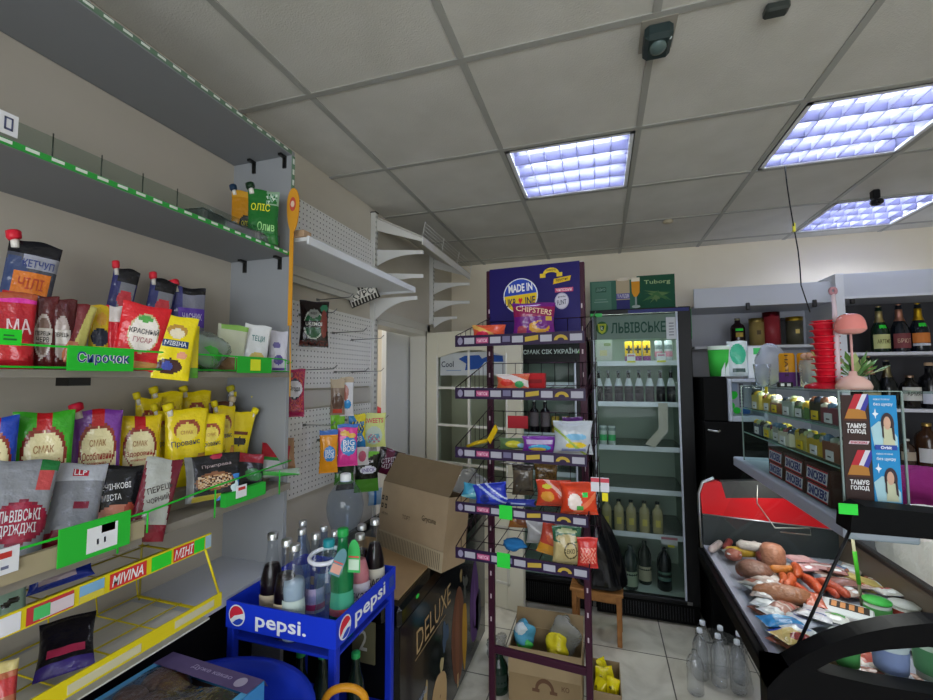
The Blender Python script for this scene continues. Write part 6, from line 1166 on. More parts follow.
q0 = aZ(862, 604, .90); m = MB(); m.tube([(q0.x, q0.y, .888), (q0.x-.02, q0.y-.01, 1.12)], .0045, '#b8b090', 'plastic', 8); m.tube([(q0.x-.006, q0.y-.003, .96), (q0.x-.0145, q0.y-.0075, 1.06)], .0058, '#4cb830', 'plastic', 8); m.tube([(q0.x-.02, q0.y-.01, 1.12), (q0.x+.1, q0.y-.04, 1.122)], .003, '#b8b8b0', 'plastic', 6); T(m, 'tag_holder')
w0, w1, w2 = aY(757, 485, 1.9), aY(775, 528, 1.9), aY(810, 528, 1.85); m = MB(); m.tube([w0, aY(757, 503, 1.9), w1, w2, aY(811, 535, 1.85), aY(780, 532, 1.88)], .0022, '#a8a8a0', 'metal', 6); T(m, 'wire_bracket')
m = MB(); q = aX(738, 476, .45); m.prism(ell_pts(0, 0, .009, .011, 14), lambda a, b, tt: (.505+b*.4, 1.98+a, 1.085+b), 0, 1, '#c8c81c', 'matte'); T(m, 'yellow_sticker') if 0 else None
# sack and worktop behind the counter
m = MB(); m.box((.95, 1.28, 0), (1.5, 2.35, .90), '#5c5c58', 'paint', .004); tag(m.build('worktop_unit', loc=(0, 0, .002)), 'grey work unit behind the deli counter', 'unit')
m = MB(); 
def sk(u, v):
    a = 2*PI*u; z = .22*math.sin(PI/2*v)**.8; k = math.cos(PI/2*v)**.55; w = 1+.05*math.sin(4*a)+.03*math.sin(9*a+6*v); return (.21*k*w*math.cos(a), .44*k*w*math.sin(a), z)
m.surf(sk, 40, 16, '#f0eee6', 'cloth'); tag(m.build('white_sack', loc=(1.19, 1.85, .9025)), 'large soft white sack lying behind the deli counter', 'sack')
# ---------------------------------------------------------------- goods on the deck
def onD(px, py, z=DZ_-.012): return aZ(px, py, z)
def sausage(lab, px, py, L_, r, col, ang, bend=.15, z=None, grp=None, name='sausage', base=.900):
    q = onD(px, py); n = 9; z0 = base+r*1.02+(z or 0); pts = []; rr = []
    for k in range(n):
        s_ = (k/(n-1)-.5); pts.append((s_*L_, bend*L_*(s_*s_*4-.5)*.5, 0)); rr.append(r*max(.25, (1-abs(2*s_)**7)**.5) if 0 < k < n-1 else r*.35)
    m = MB(); m.tube(pts, rr, col, 'foodm', 12); o = m.build(name, loc=(q.x, q.y, z0), rotz=ang); return tag(o, lab, 'sausage', grp)
def slabpack(n, lab, px, py, w, l, h, ang, col, shapes=(), dz=0, cat='packet', texts=(), base=.900):
    q = onD(px, py); q.x = max(q.x, .465); t = pouch_mb(w, l, h, col, shapes, texts, 'pillow', int(px)); o = t.build(n, loc=(q.x, q.y, base+h*.58+dz)); o.rotation_euler = (L(-90), 0, ang)
    o.location.x += math.sin(ang)*l*.5; o.location.y -= math.cos(ang)*l*.5
    # lay flat: local z runs along the deck
    o.rotation_euler = (L(-84), 0, ang+PI); o.location.z += .0; o.location.x = q.x-math.sin(ang)*l*.5; o.location.y = q.y+math.cos(ang)*l*.5; return tag(o, lab, cat)
sp = lambda lab, px, py, w, l, h, ang, col, sh=(), dz=0, **k: slabpack('meat_packet', lab, px, py, w, l, h, ang, col, sh, dz, **k)
m = MB(); m.lathe([(0, 0), (.036, .0), (.042, .03), (.04, .07), (.03, .085), (0, .09)], '#c08468', 'foodm', 20); q = onD(773, 568); tag(m.build('ham_piece', loc=(q.x, q.y, .8865)), 'upright peach coloured ham piece in the middle back of the deck', 'ham')
r5 = random.Random(21)
for k in range(30):
    x = .50+.345*r5.random(); y = 1.29+.70*(k+.5)/30; c = ['#b8bcc4', '#a88478', '#c0b0a8', '#8c5c50', '#c8ccd0', '#b06c58', '#c8a8a0', '#98a0ac'][k % 8]; c2 = ['#8c5448', '#d8dce0', '#a84838', '#c8c0b8', '#6c7ca0'][k % 5]
    mb_ = pouch_mb(.075, .10, .018, c, [('r', .15, .2, .85, .62, c2), ('r', .2, .7, .8, .85, '#e0e0e0')], (), 'pillow', k); o = mb_.build('meat_packet', loc=(x, y, .897)); o.rotation_euler = (L(-86), 0, PI*2*r5.random()); tag(o, 'wrapped meat packet in the bottom layer on the deck', 'packet', 'bottom layer of meat packets on the deck')
for i, (px, py, c, lab) in enumerate([(716, 553, '#b8a8a4', 'grey red wrapped salami stick, leftmost at the far end'), (728, 551, '#8c3c38', 'dark red salami stick at the far end'), (742, 552, '#c8bcb0', 'pale wrapped salami stick at the far end'), (756, 553, '#d8c8c0', 'white wrapped salami stick nearest the ham piece')]): sausage(lab, px, py, .13, .014, c, L(60+8*i), .0, name='salami')
sausage('yellow wrapped sausage with a white label at the far left', 742, 560, .13, .019, '#c8a030', L(10), .0, name='salami'); sausage('white and red wrapped sausage behind the ham pieces', 752, 562, .10, .017, '#d0c4bc', L(-10), .0, name='salami', z=.03)
def ham(lab, px, py, r, col, seed): q = onD(px, py); q.x = max(q.x, .44+r[0]); m = MB(); m.sphere((0, 0, r[2]), r, col, 'foodm', 22, 14, .08, seed); return tag(m.build('ham_piece', loc=(q.x, q.y, .898)), lab, 'ham')
ham('small reddish ham end at the far left of the deck', 723, 562, (.03, .025, .022), '#a86050', 1); ham('reddish brown meat lump, left of the big brown ham', 722, 577, (.035, .03, .02), '#a05844', 2)
ham('big brown smoked ham with a netted top, left middle of the deck', 745, 580, (.055, .045, .03), '#8a6050', 3); ham('dark red sausage end beside the yellow wrapped one', 762, 566, (.02, .022, .024), '#7c3830', 4)
ham('long brown smoked ham in the middle of the deck', 775, 606, (.085, .035, .028), '#a06848', 5)
sp('pale vacuum pack lying behind the brown ham', 722, 590, .07, .08, .02, L(20), '#c0c4c8', [('r', .1, .1, .5, .6, '#a8b0c0')])
sp('white sausage pack in clear film by the front glass', 735, 600, .05, .1, .025, L(-20), '#a89890', [('r', .2, .3, .8, .7, '#8c7468')])
sp('white labelled vacuum pack beside the brown ham', 760, 612, .07, .10, .02, L(-30), '#b0b4b8', [('r', .15, .2, .85, .8, '#d0d4d8'), ('r', .3, .4, .7, .5, '#7c8494')])
for i, (px, py, a, c) in enumerate([(783, 588, 70, '#c85c2c'), (790, 592, 62, '#cc5c30'), (797, 585, 75, '#c05428'), (800, 598, 100, '#c4502c'), (807, 592, 95, '#bc4a2c'), (814, 600, 88, '#c4502c'), (821, 594, 60, '#c85430'), (828, 600, 100, '#b84830'), (835, 604, 110, '#b44c34'), (792, 577, 30, '#d08030'), (786, 580, 15, '#cc7c30')]):
    sausage('orange frankfurter in the heap in the middle of the deck', px, py, .11, .0135, c, L(a), .2, z=.012*(i % 3), grp='frankfurters heaped on the deck')
sp('pink sliced ham pack behind the frankfurters', 800, 566, .09, .08, .018, L(15), '#d09c9c', [('e', .5, .5, .4, .35, '#dcb0ac')]); sp('pink and white meat pack right of the ham slices', 822, 574, .1, .08, .018, L(-5), '#b88884', [('r', .1, .6, .9, .8, '#d8ccc8')])
sp('brown and white meat pack behind the frankfurters, right end', 842, 590, .09, .08, .02, L(10), '#8c6058', [('r', .1, .1, .5, .5, '#b8a8a0')])
sp('red striped sausage pack by the front glass', 782, 620, .055, .14, .025, L(-35), '#b08478', [('r', 0, .3, 1, .36, '#b83c3c'), ('r', 0, .5, 1, .55, '#d8d0cc')])
sp('long orange sausage pack across the deck', 815, 612, .05, .12, .03, L(-15), '#b86048', [('r', 0, .1, 1, .2, '#d8d0cc')])
sp('bright blue packet by the front glass', 768, 634, .055, .12, .03, L(-75), '#2c7cb8', [('e', .6, .5, .2, .2, '#5ca0d0')])
sp('blue packet with yellow corner near the front glass', 776, 643, .045, .10, .02, L(-60), '#3448b0', [('r', .6, 0, 1, .4, '#d8d040')])
sp('cream and dark red roll pack at the near front corner', 790, 650, .06, .10, .03, L(-60), '#c8b070', [('e', .2, .5, .18, .3, '#7c2428')])
sp('white packet with blue print, left of two near the middle', 797, 632, .08, .12, .02, L(-50), '#b8bccc', [('r', .2, .3, .8, .4, '#5c70a8')]); sp('white packet with blue print, right of two near the middle', 818, 628, .08, .11, .02, L(-30), '#c0c0c8', [('r', .2, .6, .8, .7, '#6c78a0')], .01)
for i, (px, py, w, l, a, c, c2, lab) in enumerate([
 (712, 560, .05, .06, 10, '#c8ccd0', '#a8a8b0', 'small white wrapped pack at the far left corner of the deck'), (733, 592, .06, .07, 40, '#a8a4a0', '#8c5c50', 'clear vacuum pack with brown meat, left of the long ham'),
 (748, 604, .05, .07, -10, '#b0a8a8', '#98685c', 'clear pack of small sausages below the netted ham'), (752, 622, .06, .09, -50, '#b8bcc0', '#e0e4e8', 'frosted white pack against the front ledge'),
 (766, 592, .06, .07, 25, '#b8a49c', '#c8b8b0', 'pale wrapped meat pack between the hams and frankfurters'), (805, 578, .07, .06, 20, '#c89090', '#d8b0b0', 'rose coloured meat pack at the rear of the heap'),
 (838, 582, .06, .06, -20, '#a06860', '#c8b8b4', 'reddish pack beside the tag holder'), (850, 604, .06, .06, 30, '#b0988c', '#c8c8c8', 'beige pack in front of the cheese wedge'),
 (800, 645, .06, .08, -55, '#c0c4cc', '#7080a8', 'white pack with blue stripe nearest the curved end panel'), (836, 632, .07, .07, -20, '#c8c8c4', '#58a060', 'white pack with green stripe before the picture box'),
 (888, 604, .06, .06, 10, '#c4c0bc', '#b06060', 'pale pack with red stripe behind the green lidded jar')]):
    sp(lab, px, py, w, l, .022, L(a), c, [('r', .15, .25, .85, .6, c2), ('e', .5, .8, .2, .1, '#e4e4e4')], .008)
# sausage photo tray
q = onD(845, 618); t = thing('sausage_box', 'white flat box with a sausage picture on the deck', 'box', (q.x, q.y, .8865), L(-25)); m = MB(); m.box((-.065, -.05, 0), (.065, .05, .03), '#ccd0d0', 'matte', .003); m.build('box_body', t); m = MB(); m.box((-.035, -.01, .0302), (.055, .04, .0306), '#2c2018', 'matte'); [m.box((-.03+.02*k, -.005, .0306), (-.018+.02*k, .035, .031), '#c88850', 'matte') for k in range(4)]; m.build('picture', t)
def tub(n, lab, px, py, r, h, c, lid, band=None, word=None):
    q = onD(px, py); t = thing(n, lab, 'tub', (q.x, q.y, .8865)); m = MB(); m.lathe([(0, 0), (r*.82, 0), (r, h), (0, h)], c, 'plastic', 24); m.build('tub_body', t); m = MB(); m.lathe([(r*1.05, h*.97), (r*1.05, h*1.06), (0, h*1.07)], lid, 'plastic', 24); m.build('lid', t)
    if band: m = MB(); m.lathe([(r*.9+.002, h*.35), (r*.96+.002, h*.75)], band, 'matte', 24); m.build('printed_band', t)
tub('jar', 'clear jar with a bright green lid at the right of the deck', 878, 618, .032, .05, '#c8d4cc', '#48b850', '#58b060'); tub('jar', 'white jar with a red band at the right edge of the deck', 905, 618, .034, .04, '#d0d0cc', '#b8b8b4', '#b04038')
q = onD(870, 592); m = MB(); m.prism([(-.05, 0), (.05, 0), (.05, .02), (-.05, .035)], lambda a, b, tt: (a, tt, b), -.025, .025, '#d8c070', 'foodm'); tag(m.build('cheese_wedge', loc=(q.x, q.y+.03, .8865), rotz=L(-25)), 'pale yellow cheese wedge at the back of the deck', 'cheese')
sp('red and white packet at the right behind the jars', 912, 600, .07, .1, .03, L(20), '#b8b8c0', [('r', 0, 0, .2, 1, '#a02c2c')])
def cup(lab, x, y, r, h, c, band): t = thing('yogurt_cup', lab, 'cup', (x, y, .8865)); m = MB(); m.lathe([(0, 0), (r*.8, 0), (r, h), (0, h)], c, 'plastic', 24); m.build('cup_body', t); m = MB(); m.lathe([(r*.87+.0015, h*.3), (r*.96+.0015, h*.8)], band, 'matte', 24); m.build('printed_band', t); m = MB(); m.lathe([(r*1.05, h*.98), (r*1.05, h*1.04), (0, h*1.04)], '#d0dcdc', 'plastic', 24); m.build('lid', t)
cup('green and white yogurt cup seen through the end window, leftmost', .548, 1.30, .028, .09, '#ccd8cc', '#4c9850'); cup('white and blue yogurt cup seen through the end window, in the middle', .635, 1.30, .034, .10, '#ccd4dc', '#8c98c8'); cup('pale green yogurt cup seen through the end window, rightmost', .72, 1.31, .036, .11, '#b8c8b8', '#5c9868')
q = Vector((.50, 1.30, .8865)); m = MB(); m.sphere((0, 0, .02), (.03, .025, .02), '#b09070', 'foodm', 18, 12, .1, 4); tag(m.build('bread_roll', loc=q), 'small brown roll seen at the tip of the end window', 'roll')
# ================================================================ GLASS CASE ON THE COUNTER
KX0, KX1, KY0, KY1, KZ0, KZ1 = .570, .697, 1.315, 2.10, 1.249, 1.557
case_ = t = thing('glass_case', 'clear glass display case of sweets standing on the deli counter', 'display case', ((KX0+KX1)/2, (KY0+KY1)/2, KZ0)); to = Vector(t.location)
m = MB(); m.add([(KX0, KY0, KZ0), (KX0, KY1, KZ0), (KX0, KY1, KZ1), (KX0, KY0, KZ1)], [(0, 1, 2, 3)], '#e8f2ee', 'glass'); T(m, 'glass_pane')
m = MB(); m.add([(KX0, KY0, KZ0), (KX1, KY0, KZ0), (KX1, KY0, KZ1), (KX0, KY0, KZ1)], [(0, 1, 2, 3)], '#e8f2ee', 'glass'); T(m, 'glass_pane')
m = MB(); m.add([(KX0, KY1, KZ0), (KX1, KY1, KZ0), (KX1, KY1, KZ1), (KX0, KY1, KZ1)], [(0, 1, 2, 3)], '#e8f2ee', 'glass'); T(m, 'glass_pane')
m = MB(); m.box((KX0, KY0, KZ1), (KX1+.08, KY1, KZ1+.005), '#dce8e4', 'glass'); T(m, 'glass_top')
for z in (1.365, 1.465): m = MB(); m.box((KX0+.004, KY0+.02, z), (KX1, KY1-.004, z+.004), '#dce8e4', 'glass'); m.box((KX0+.003, KY0+.02, z), (KX0+.004, KY1-.004, z+.004), '#8cb0a4', 'plastic'); T(m, 'glass_shelf')
m = MB()
for x, y in ((KX0, KY0), (KX0, KY1), (KX1, KY0)): m.box((x-.002, y-.002, KZ0), (x+.002, y+.002, KZ1+.005), '#7c8c88', 'plastic')
for a in (((KX0-.002, KY0, KZ1+.005), (KX0+.002, KY1, KZ1+.0065)), ((KX0, KY0-.002, KZ1+.005), (KX1, KY0+.002, KZ1+.0065))): m.box(*a, '#9cb0aa', 'plastic')
T(m, 'glass_edges')
# poster strips on the near end of the case
def poster(n, lab, x0, x1, base, draw):
    m = MB(); m.box((x0, KY0-.0035, KZ0+.04), (x1, KY0-.0015, KZ1-.004), base, 'matte'); f = Face((x0, KY0-.0036, KZ0+.04), (x1-x0, 0, 0), (0, 0, KZ1-.044-KZ0)); draw(m, f); return tag(m.build(n), lab, 'poster')
def d1(m, f):
    for b in (.52, 0.0):
        f.poly(m, [(.15, b+.30), (.42, b+.30), (.78, b+.49), (.5, b+.49)], '#b82834', .0008); f.poly(m, [(.42, b+.30), (.6, b+.30), (.96, b+.49), (.78, b+.49)], '#d8d8e0', .0009); f.poly(m, [(.6, b+.30), (.8, b+.30), (1, b+.42), (1, b+.49), (.96, b+.49)], '#3c3c9c', .001)
        f.poly(m, [(.05, b+.24), (.9, b+.24), (.85, b+.33), (.6, b+.35), (.25, b+.35)], '#b07830', .0015); f.rect(m, .05, b+.24, .9, b+.26, '#4c2818', .002)
        f.text(m, 'ТАМУЄ', .5, b+.195, .7, .045, '#e8e8e8', d=.002, bold=.04); f.text(m, 'ГОЛОД', .5, b+.14, .66, .045, '#e8e8e8', d=.002, bold=.04)
    f.poly(m, [(.18, .545), (.88, .545), (.94, .575), (.24, .575)], '#d8c8d0', .002); f.text(m, 'SNICKERS', .55, .56, .6, .02, '#a82840', d=.003, bold=.03)
def d2(m, f):
    for b in (.5, 0.0):
        f.text(m, 'корисно та смачно', .45, b+.46, .6, .02, '#d8ecf8', d=.001); f.text(m, 'без цукру', .5, b+.415, .7, .035, '#e8f4fc', d=.001)
        f.poly(m, [(.08, b+.33), (.16, b+.34), (.2, b+.38), (.22, b+.34), (.32, b+.33), (.22, b+.31), (.2, b+.28), (.17, b+.31)], '#e8f4fc', .001)
        f.poly(m, [(.0, b+.2), (.3, b+.26), (.6, b+.25), (.95, b+.12), (.95, b+.03), (.1, b+.03)], '#a8d0d8', .0008); f.poly(m, ell_pts(.62, b+.24, .24, .1, 20), '#3c2c30', .0012); f.poly(m, [(.42, b+.04), (.46, b+.22), (.6, b+.2), (.78, b+.2), (.86, b+.04)], '#c4c8a8', .0016); f.poly(m, ell_pts(.6, b+.245, .13, .06, 20), '#d0a890', .002); f.poly(m, [(.74, b+.25), (.84, b+.2), (.86, b+.08), (.78, b+.1)], '#3c2c30', .0024); f.poly(m, [(.4, b+.24), (.46, b+.26), (.46, b+.1), (.4, b+.12)], '#3c2c30', .0024)
    f.rect(m, .1, .50, .9, .545, '#2848a0', .003); f.text(m, 'Orbit', .5, .522, .4, .03, '#e8f0fc', d=.0036, bold=.03)
poster('sweets_poster', 'brown chocolate bar poster on the near end of the glass case', KX0+.003, KX0+.059, '#33201c', d1); poster('sweets_poster', 'bright blue poster with a smiling woman on the glass case end', KX0+.060, KX0+.114, '#1f8cc8', d2)
# chocolate bar boxes along the front pane
for i, (y0, y1, lab) in enumerate([(1.40, 1.545, 'nearest'), (1.555, 1.70, 'middle'), (1.71, 1.84, 'farthest')]):
    t = thing('bar_box', 'brown box with white bordered blue lettering behind the case front, %s of three' % lab, 'box', (.605, (y0+y1)/2, KZ0+.0005)); w = (y1-y0)/2; m = MB(); m.box((-.028, -w, 0), (.05, w, .098), '#4a2a20', 'matte', .001); m.build('box_body', t)
    f = Face((-.0285, w, 0), (0, -2*w, 0), (0, 0, .098)); m = MB()
    for v in (.05, .52): f.poly(m, [(.06, v), (.90, v), (.97, v+.41), (.13, v+.41)], '#e8e8f0', .0006); f.text(m, 'SNICKERS', .515, v+.205, .74, .27, '#2c3484', d=.0012, bold=.04, sh=.12); f.poly(m, [(.06, v), (.90, v), (.906, v+.04), (.066, v+.04)], '#c82838', .001); f.poly(m, [(.124, v+.37), (.964, v+.37), (.97, v+.41), (.13, v+.41)], '#c82838', .001)
    m.build('lettering', t)
# sweets on the case shelves
cols = ['#a8a8a0', '#4c4840', '#c8b860', '#6c88a8', '#8c5c48', '#b8c498', '#5c7c4c', '#d8d4c0', '#8c4c58', '#d0b040', '#485064', '#a8b4ac']
nm = ['grey', 'dark', 'mustard', 'slate blue', 'brown', 'sage green', 'olive', 'cream', 'plum', 'gold', 'charcoal', 'pale grey']
r2 = random.Random(5)
for lev, (z, word) in enumerate(((KZ0+.001, 'on the case floor'), (1.370, 'on the lower glass shelf of the case'), (1.470, 'on the upper glass shelf of the case'))):
    y = 1.36
    for k in range(7):
        w = .075+.025*r2.random(); h = .035+.025*r2.random(); c = (k*5+lev*4) % 12; x0 = .668 if lev == 0 else .60+.02*r2.random()
        if y+w > 2.06: break
        t = thing('sweets_box', '%s sweets box %s, %s' % (nm[c], word, ('nearest the end' if k == 0 else 'beside a %s one' % nm[((k-1)*5+lev*4) % 12])), 'box', (x0, y+w/2, z), 0, 'sweets boxes in the glass case'); m = MB()
        m.box((-.02, -w/2, 0), (.03, w/2, h), cols[c], 'plastic', .002)
        for j in range(5): m.sphere((-.01+.018*(j % 2)+.004*r2.random(), -w/2+w*(j+.5)/5, h+.003*r2.random()), (.013, w/8*(.7+.5*r2.random()), .010+.006*r2.random()), cols[(c+3+j*(k+2)) % 12], 'film', 10, 8, .2, j)
        m.build('box_body', t); m = MB(); m.box((-.0245, -.019, .004), (-.0215, .019, .03), '#e4e6ea' if (k+lev) % 3 else '#e8c830', 'matte'); m.box((-.0248, -.010, .012), (-.0245, .008, .016), '#505050', 'matte'); m.build('price_label', t); y += w+.008
# things on top of the case
CT = KZ1+.0055
t = thing('cup_tower', 'tower of stacked red plastic cups on the glass case', 'cups', (.638, 1.53, CT+.001)); m = MB(); m.lathe([(0, 0), (.055, 0), (.055, .008), (.035, .018), (.02, .02), (0, .02)], '#c0182c', 'gloss', 28); m.build('base', t)
for k in range(9):
    m = MB(); z = .02+.0195*k; r_ = .036; m.lathe([(.024, z), (.028, z+.012), (r_, z+.014), (r_, z+.017), (.026, z+.0185), (.022, z+.0195)], '#d01c30' if k < 8 else '#d8283c', 'gloss', 24); m.build('cup', t)
m = MB(); m.lathe([(.022, .1955), (.034, .2), (0, .203)], '#d8283c', 'gloss', 24); m.build('top_cup', t)
lx, ly = .665, 1.45
t = thing('desk_lamp', 'pink desk lamp with a domed base and mushroom head on the glass case', 'lamp', (lx, ly, CT+.001)); m = MB(); m.lathe([(0, 0), (.038, 0), (.040, .008), (.035, .022), (.022, .034), (.010, .038), (.008, .05), (0, .05)], '#e4b8ac', 'gloss', 32); m.build('base', t)
m = MB(); m.tube([(0, 0, .04), (0, 0, .16)], .0028, '#d8a4a0', 'plastic', 10); m.build('pole', t)
m = MB(); m.surf(lambda u, v: ((.036*math.cos(PI/2*v)**.6 if v < 1 else 0)*math.cos(2*PI*u)*1.0, (.03*math.cos(PI/2*v)**.6 if v < 1 else 0)*math.sin(2*PI*u), .165+.045*math.sin(PI/2*v)), 28, 12, '#dc847c', 'gloss'); m.surf(lambda u, v: (.036*(1-v)*math.cos(-2*PI*u), .03*(1-v)*math.sin(-2*PI*u), .165-.012*math.sin(PI*v)), 28, 6, '#d8948c', 'gloss'); m.build('lamp_shade', t)
t = thing('pink_rod', 'upright pale pink rod with a small ring tip beside the pink lamp', 'rod', (.652, 1.50, CT+.001)); m = MB(); m.lathe([(0, 0), (.014, 0), (.014, .006), (0, .006)], '#d8b8b8', 'plastic', 16); m.tube([(0, 0, .006), (.002, 0, .16), (0, 0, .275)], [.006, .007, .005], '#d8c4cc', 'plastic', 10); m.build('rod', t); m = MB(); m.tube([(.007*math.cos(a), 0, .284+.009*math.sin(a)) for a in [2*PI*k/16 for k in range(16)]], .0045, '#a87880', 'plastic', 8, True); m.build('ring_tip', t)
t = thing('artificial_plant', 'small green artificial plant behind the pink lamp', 'plant', (.73, 1.58, CT+.001)); m = MB(); m.lathe([(0, 0), (.022, 0), (.028, .035), (.024, .035), (.022, .03), (0, .03)], '#a8a8a8', 'plastic', 18); m.build('pot', t)
m = MB(); r3 = random.Random(9)
for k in range(26):
    a = r3.random()*2*PI; e = .3+r3.random()*1.1; l = .035+.03*r3.random(); d = Vector((math.cos(a)*math.cos(e), math.sin(a)*math.cos(e), math.sin(e))); s_ = d.cross(Vector((0, 0, 1))).normalized(); b = Vector((0, 0, .03))+d*(.01+.045*r3.random())
    P_ = [b, b+d*l*.5+s_*.009, b+d*l, b+d*l*.5-s_*.009]; m.add([tuple(p) for p in P_]+[tuple(b+d*l*.5+Vector((0, 0, .003)))], [(0, 1, 4), (1, 2, 4), (2, 3, 4), (3, 0, 4)], '#6c9c50' if k % 3 else '#a8b878', 'plastic')
    m.tube([(0, 0, .025), tuple(b)], .0012, '#5c8040', 'plastic', 4)
m.build('leaves', t)
c0 = can('coffee_can', 'yellow and purple tall can on the glass case, left of two', .662, 1.88, CT+.001, .025, .122, '#d89820', [(0.0, .42, '#5c2878')], None); 
m = MB(); m.text('НАТІ', lambda u, v: (.0285*math.cos(-PI*.62+v*.6), .0285*math.sin(-PI*.62+v*.6), .075-u), 0, 0, .08, .6, '#3c2418'); m.build('lettering', c0)
relabel_copy(c0, (.716, 1.87, CT+.001), 0, 'yellow and purple tall can on the glass case, right of two'); 
m = MB(); q = aY(783, 387, 1.62); m.box((-.012, -.02, 0), (.03, .0, .017), '#18181a', 'plastic', .002); m.box((-.006, -.0205, .004), (.004, -.0201, .013), '#d0d0d0', 'matte'); m.box((.012, -.0205, .004), (.022, -.0201, .013), '#d0d0d0', 'matte'); tag(m.build('price_block', loc=(.578, 1.70, CT+.001)), 'little black block with white figures on the case edge', 'price tag')
m = MB(); m.box((0, -.012, -.018), (.0015, .012, .006), '#d8c818', 'matte'); attach(m.build('yellow_tag', loc=(KX0-.004, 1.80, KZ1)), case_)
m = MB(); m.sphere((0, 0, .085), (.055, .04, .085), '#dfe4ec', 'wrap', 26, 18, .12, 4); m.sphere((0, 0, .07), (.042, .03, .065), '#d8dce8', 'cloth', 20, 14, .2, 5); tag(m.build('white_bag', loc=(.655, 2.02, CT+.001)), 'white plastic bag on the far end of the glass case', 'bag')
m = MB(); m.lathe([(0, 0), (.022, 0), (.03, .085), (.028, .085), (.0205, .002)], '#e4ecf4', 'wrap', 20); tag(m.build('plastic_cup', loc=(.607, 1.96, CT+.001)), 'clear plastic cup in front of the white bag', 'cup')
t = thing('lollipop_jar', 'clear jar of wrapped lollipops left of the red cup tower', 'jar', (.668, 1.70, CT+.001)); m = MB(); m.lathe([(0, 0), (.03, 0), (.034, .07), (.03, .09)], '#e8f0f0', 'wrap', 20); m.build('jar_body', t)
m = MB(); 
for k in range(9): a = k*2.4; x, y = .016*math.cos(a), .016*math.sin(a); m.tube([(x*.4, y*.4, .003), (x, y, .085+.006*(k % 3))], .0015, '#e8e8e8', 'plastic', 5); m.sphere((x*1.2, y*1.2, .097+.006*(k % 3)), .011, ['#c87868', '#d8a890', '#b8a060'][k % 3], 'film', 10, 8)
m.build('lollipops', t)
# ---------------------------------------------------------------- water bottle pack and cables on the floor
t = thing('bottle_pack', 'film wrapped pack of clear water bottles on the floor by the counter', 'bottle pack', (.57, 2.66, 0), L(-20)); 
for i in range(3):
    for j in range(2):
        m = MB(); m.v = []; pr = [(max(0, r), z) for r, z in bottle_prof('pet', .038, .25)]; x, y = -.085+.085*i, -.045+.09*j
        m.lathe(pr, '#fafcff', 'pet', 16, (x, y, .002)); m.lathe([(.014, .236), (.014, .255), (0, .256)], '#e8eef4', 'plastic', 12, (x, y, .002)); m.build('water_bottle', t); 
m = MB(); m.surf(lambda u, v: (.145*math.cos(2*PI*u)*(1-.25*v+.03*math.sin(9*u*PI)), .105*math.sin(2*PI*u)*(1-.25*v), .004+.215*v), 30, 8, '#fcfdff', 'pet'); m.build('shrink_film', t)
m = MB(); q = aZ(683, 650, .0); m.lathe([(max(0, r), z) for r, z in bottle_prof('pet', .04, .22)], '#fafcff', 'pet', 16); tag(m.build('water_bottle', loc=(.425, 2.52, .002)), 'single clear water bottle standing left of the wrapped pack', 'bottle')
m = MB(); c = aZ(705, 632, .004); m.tube([(c.x+.05*math.cos(a)*(1+.1*math.sin(3*a)), c.y-.05+.07*math.sin(a), .006+.05*max(0, math.sin(a))) for a in [2*PI*k/20 for k in range(17)]], .004, '#17181a', 'plastic', 6); tag(m.build('power_cable'), 'black power cable curled on the floor at the fridge corner', 'cable')
m = MB(); 
for k in range(4): m.tube([(c.x+.08+.03*k, c.y+.1-.1*s_-.02*k, .006+.02*k*math.sin(PI*s_)+.02*(1-s_)) for s_ in [j/8 for j in range(9)]], .005, '#b8b0a4', 'plastic', 6)
tag(m.build('pale_hoses'), 'pale hoses running along the floor under the counter end', 'hose')
# ================================================================ LOWER LEFT: TUB, CHOCOLATE BOX, RING
q = aZ(248, 700, .78)
t = thing('blue_tub', 'large round blue tub in front of the left shelving', 'tub', (-.85, .73, 0)); m = MB(); R_ = .25
m.lathe([(R_-.05, .002), (R_-.012, .79), (R_, .82), (R_+.012, .84), (R_+.012, .85), (R_-.008, .85), (R_-.02, .82), (R_-.06, .02), (0, .02)], '#1d36b4', 'plastic', 48); m.build('tub_body', t)
q1, q2, q3 = aZ(160, 648, .84), aZ(262, 680, .84), aZ(100, 698, .84)
t = thing('chocolate_box', 'clear topped box of brown biscuits with a purple flap on the blue tub', 'box', (-.915, .69, .852), L(-3)); 
m = MB(); w, d, h = .15, .17, .05
m.box((-w+.003, -d+.003, .003), (w-.003, d-.003, .006), '#4c3226', 'card')
for a in (((-w, -d, 0), (w, d, .003)), ((-w, -d, .003), (-w+.003, d, h)), ((w-.003, -d, .003), (w, d, h)), ((-w+.003, -d, .003), (w-.003, -d+.003, h)), ((-w+.003, d-.003, .003), (w-.003, d, h))): m.box(*a, '#3c8cc8', 'card')
m.build('box_body', t)
m = MB(); m.add([(-w, d-.05, h+.004), (w, d-.05, h+.004), (w, d, h+.002), (-w, d, h+.002)], [(0, 1, 2, 3)], '#5c4c78', 'card'); f = Face((-w, d-.05, h+.004), (2*w, 0, 0), (0, .05, 0)); f.text(m, 'Дуже какао', .55, .5, .42, .3, '#a89cc0', d=.001); f.poly(m, ell_pts(.86, .45, .05, .3, 16), '#a8a0b8'); m.add([(-w, d, h+.002), (w, d, h+.002), (w, d+.012, h-.02), (-w, d+.012, h-.02)], [(0, 1, 2, 3)], '#5c4c78', 'card'); m.build('purple_flap', t)
m = MB(); f = Face((-w, -d, h+.001), (2*w, 0, 0), (0, 2*d, 0)); f.rect(m, 0, 0, .06, .86, '#58a8d8'); m.build('blue_border', t); m = MB(); f.rect(m, .94, 0, 1, .86, '#58a8d8'); m.build('blue_border', t)
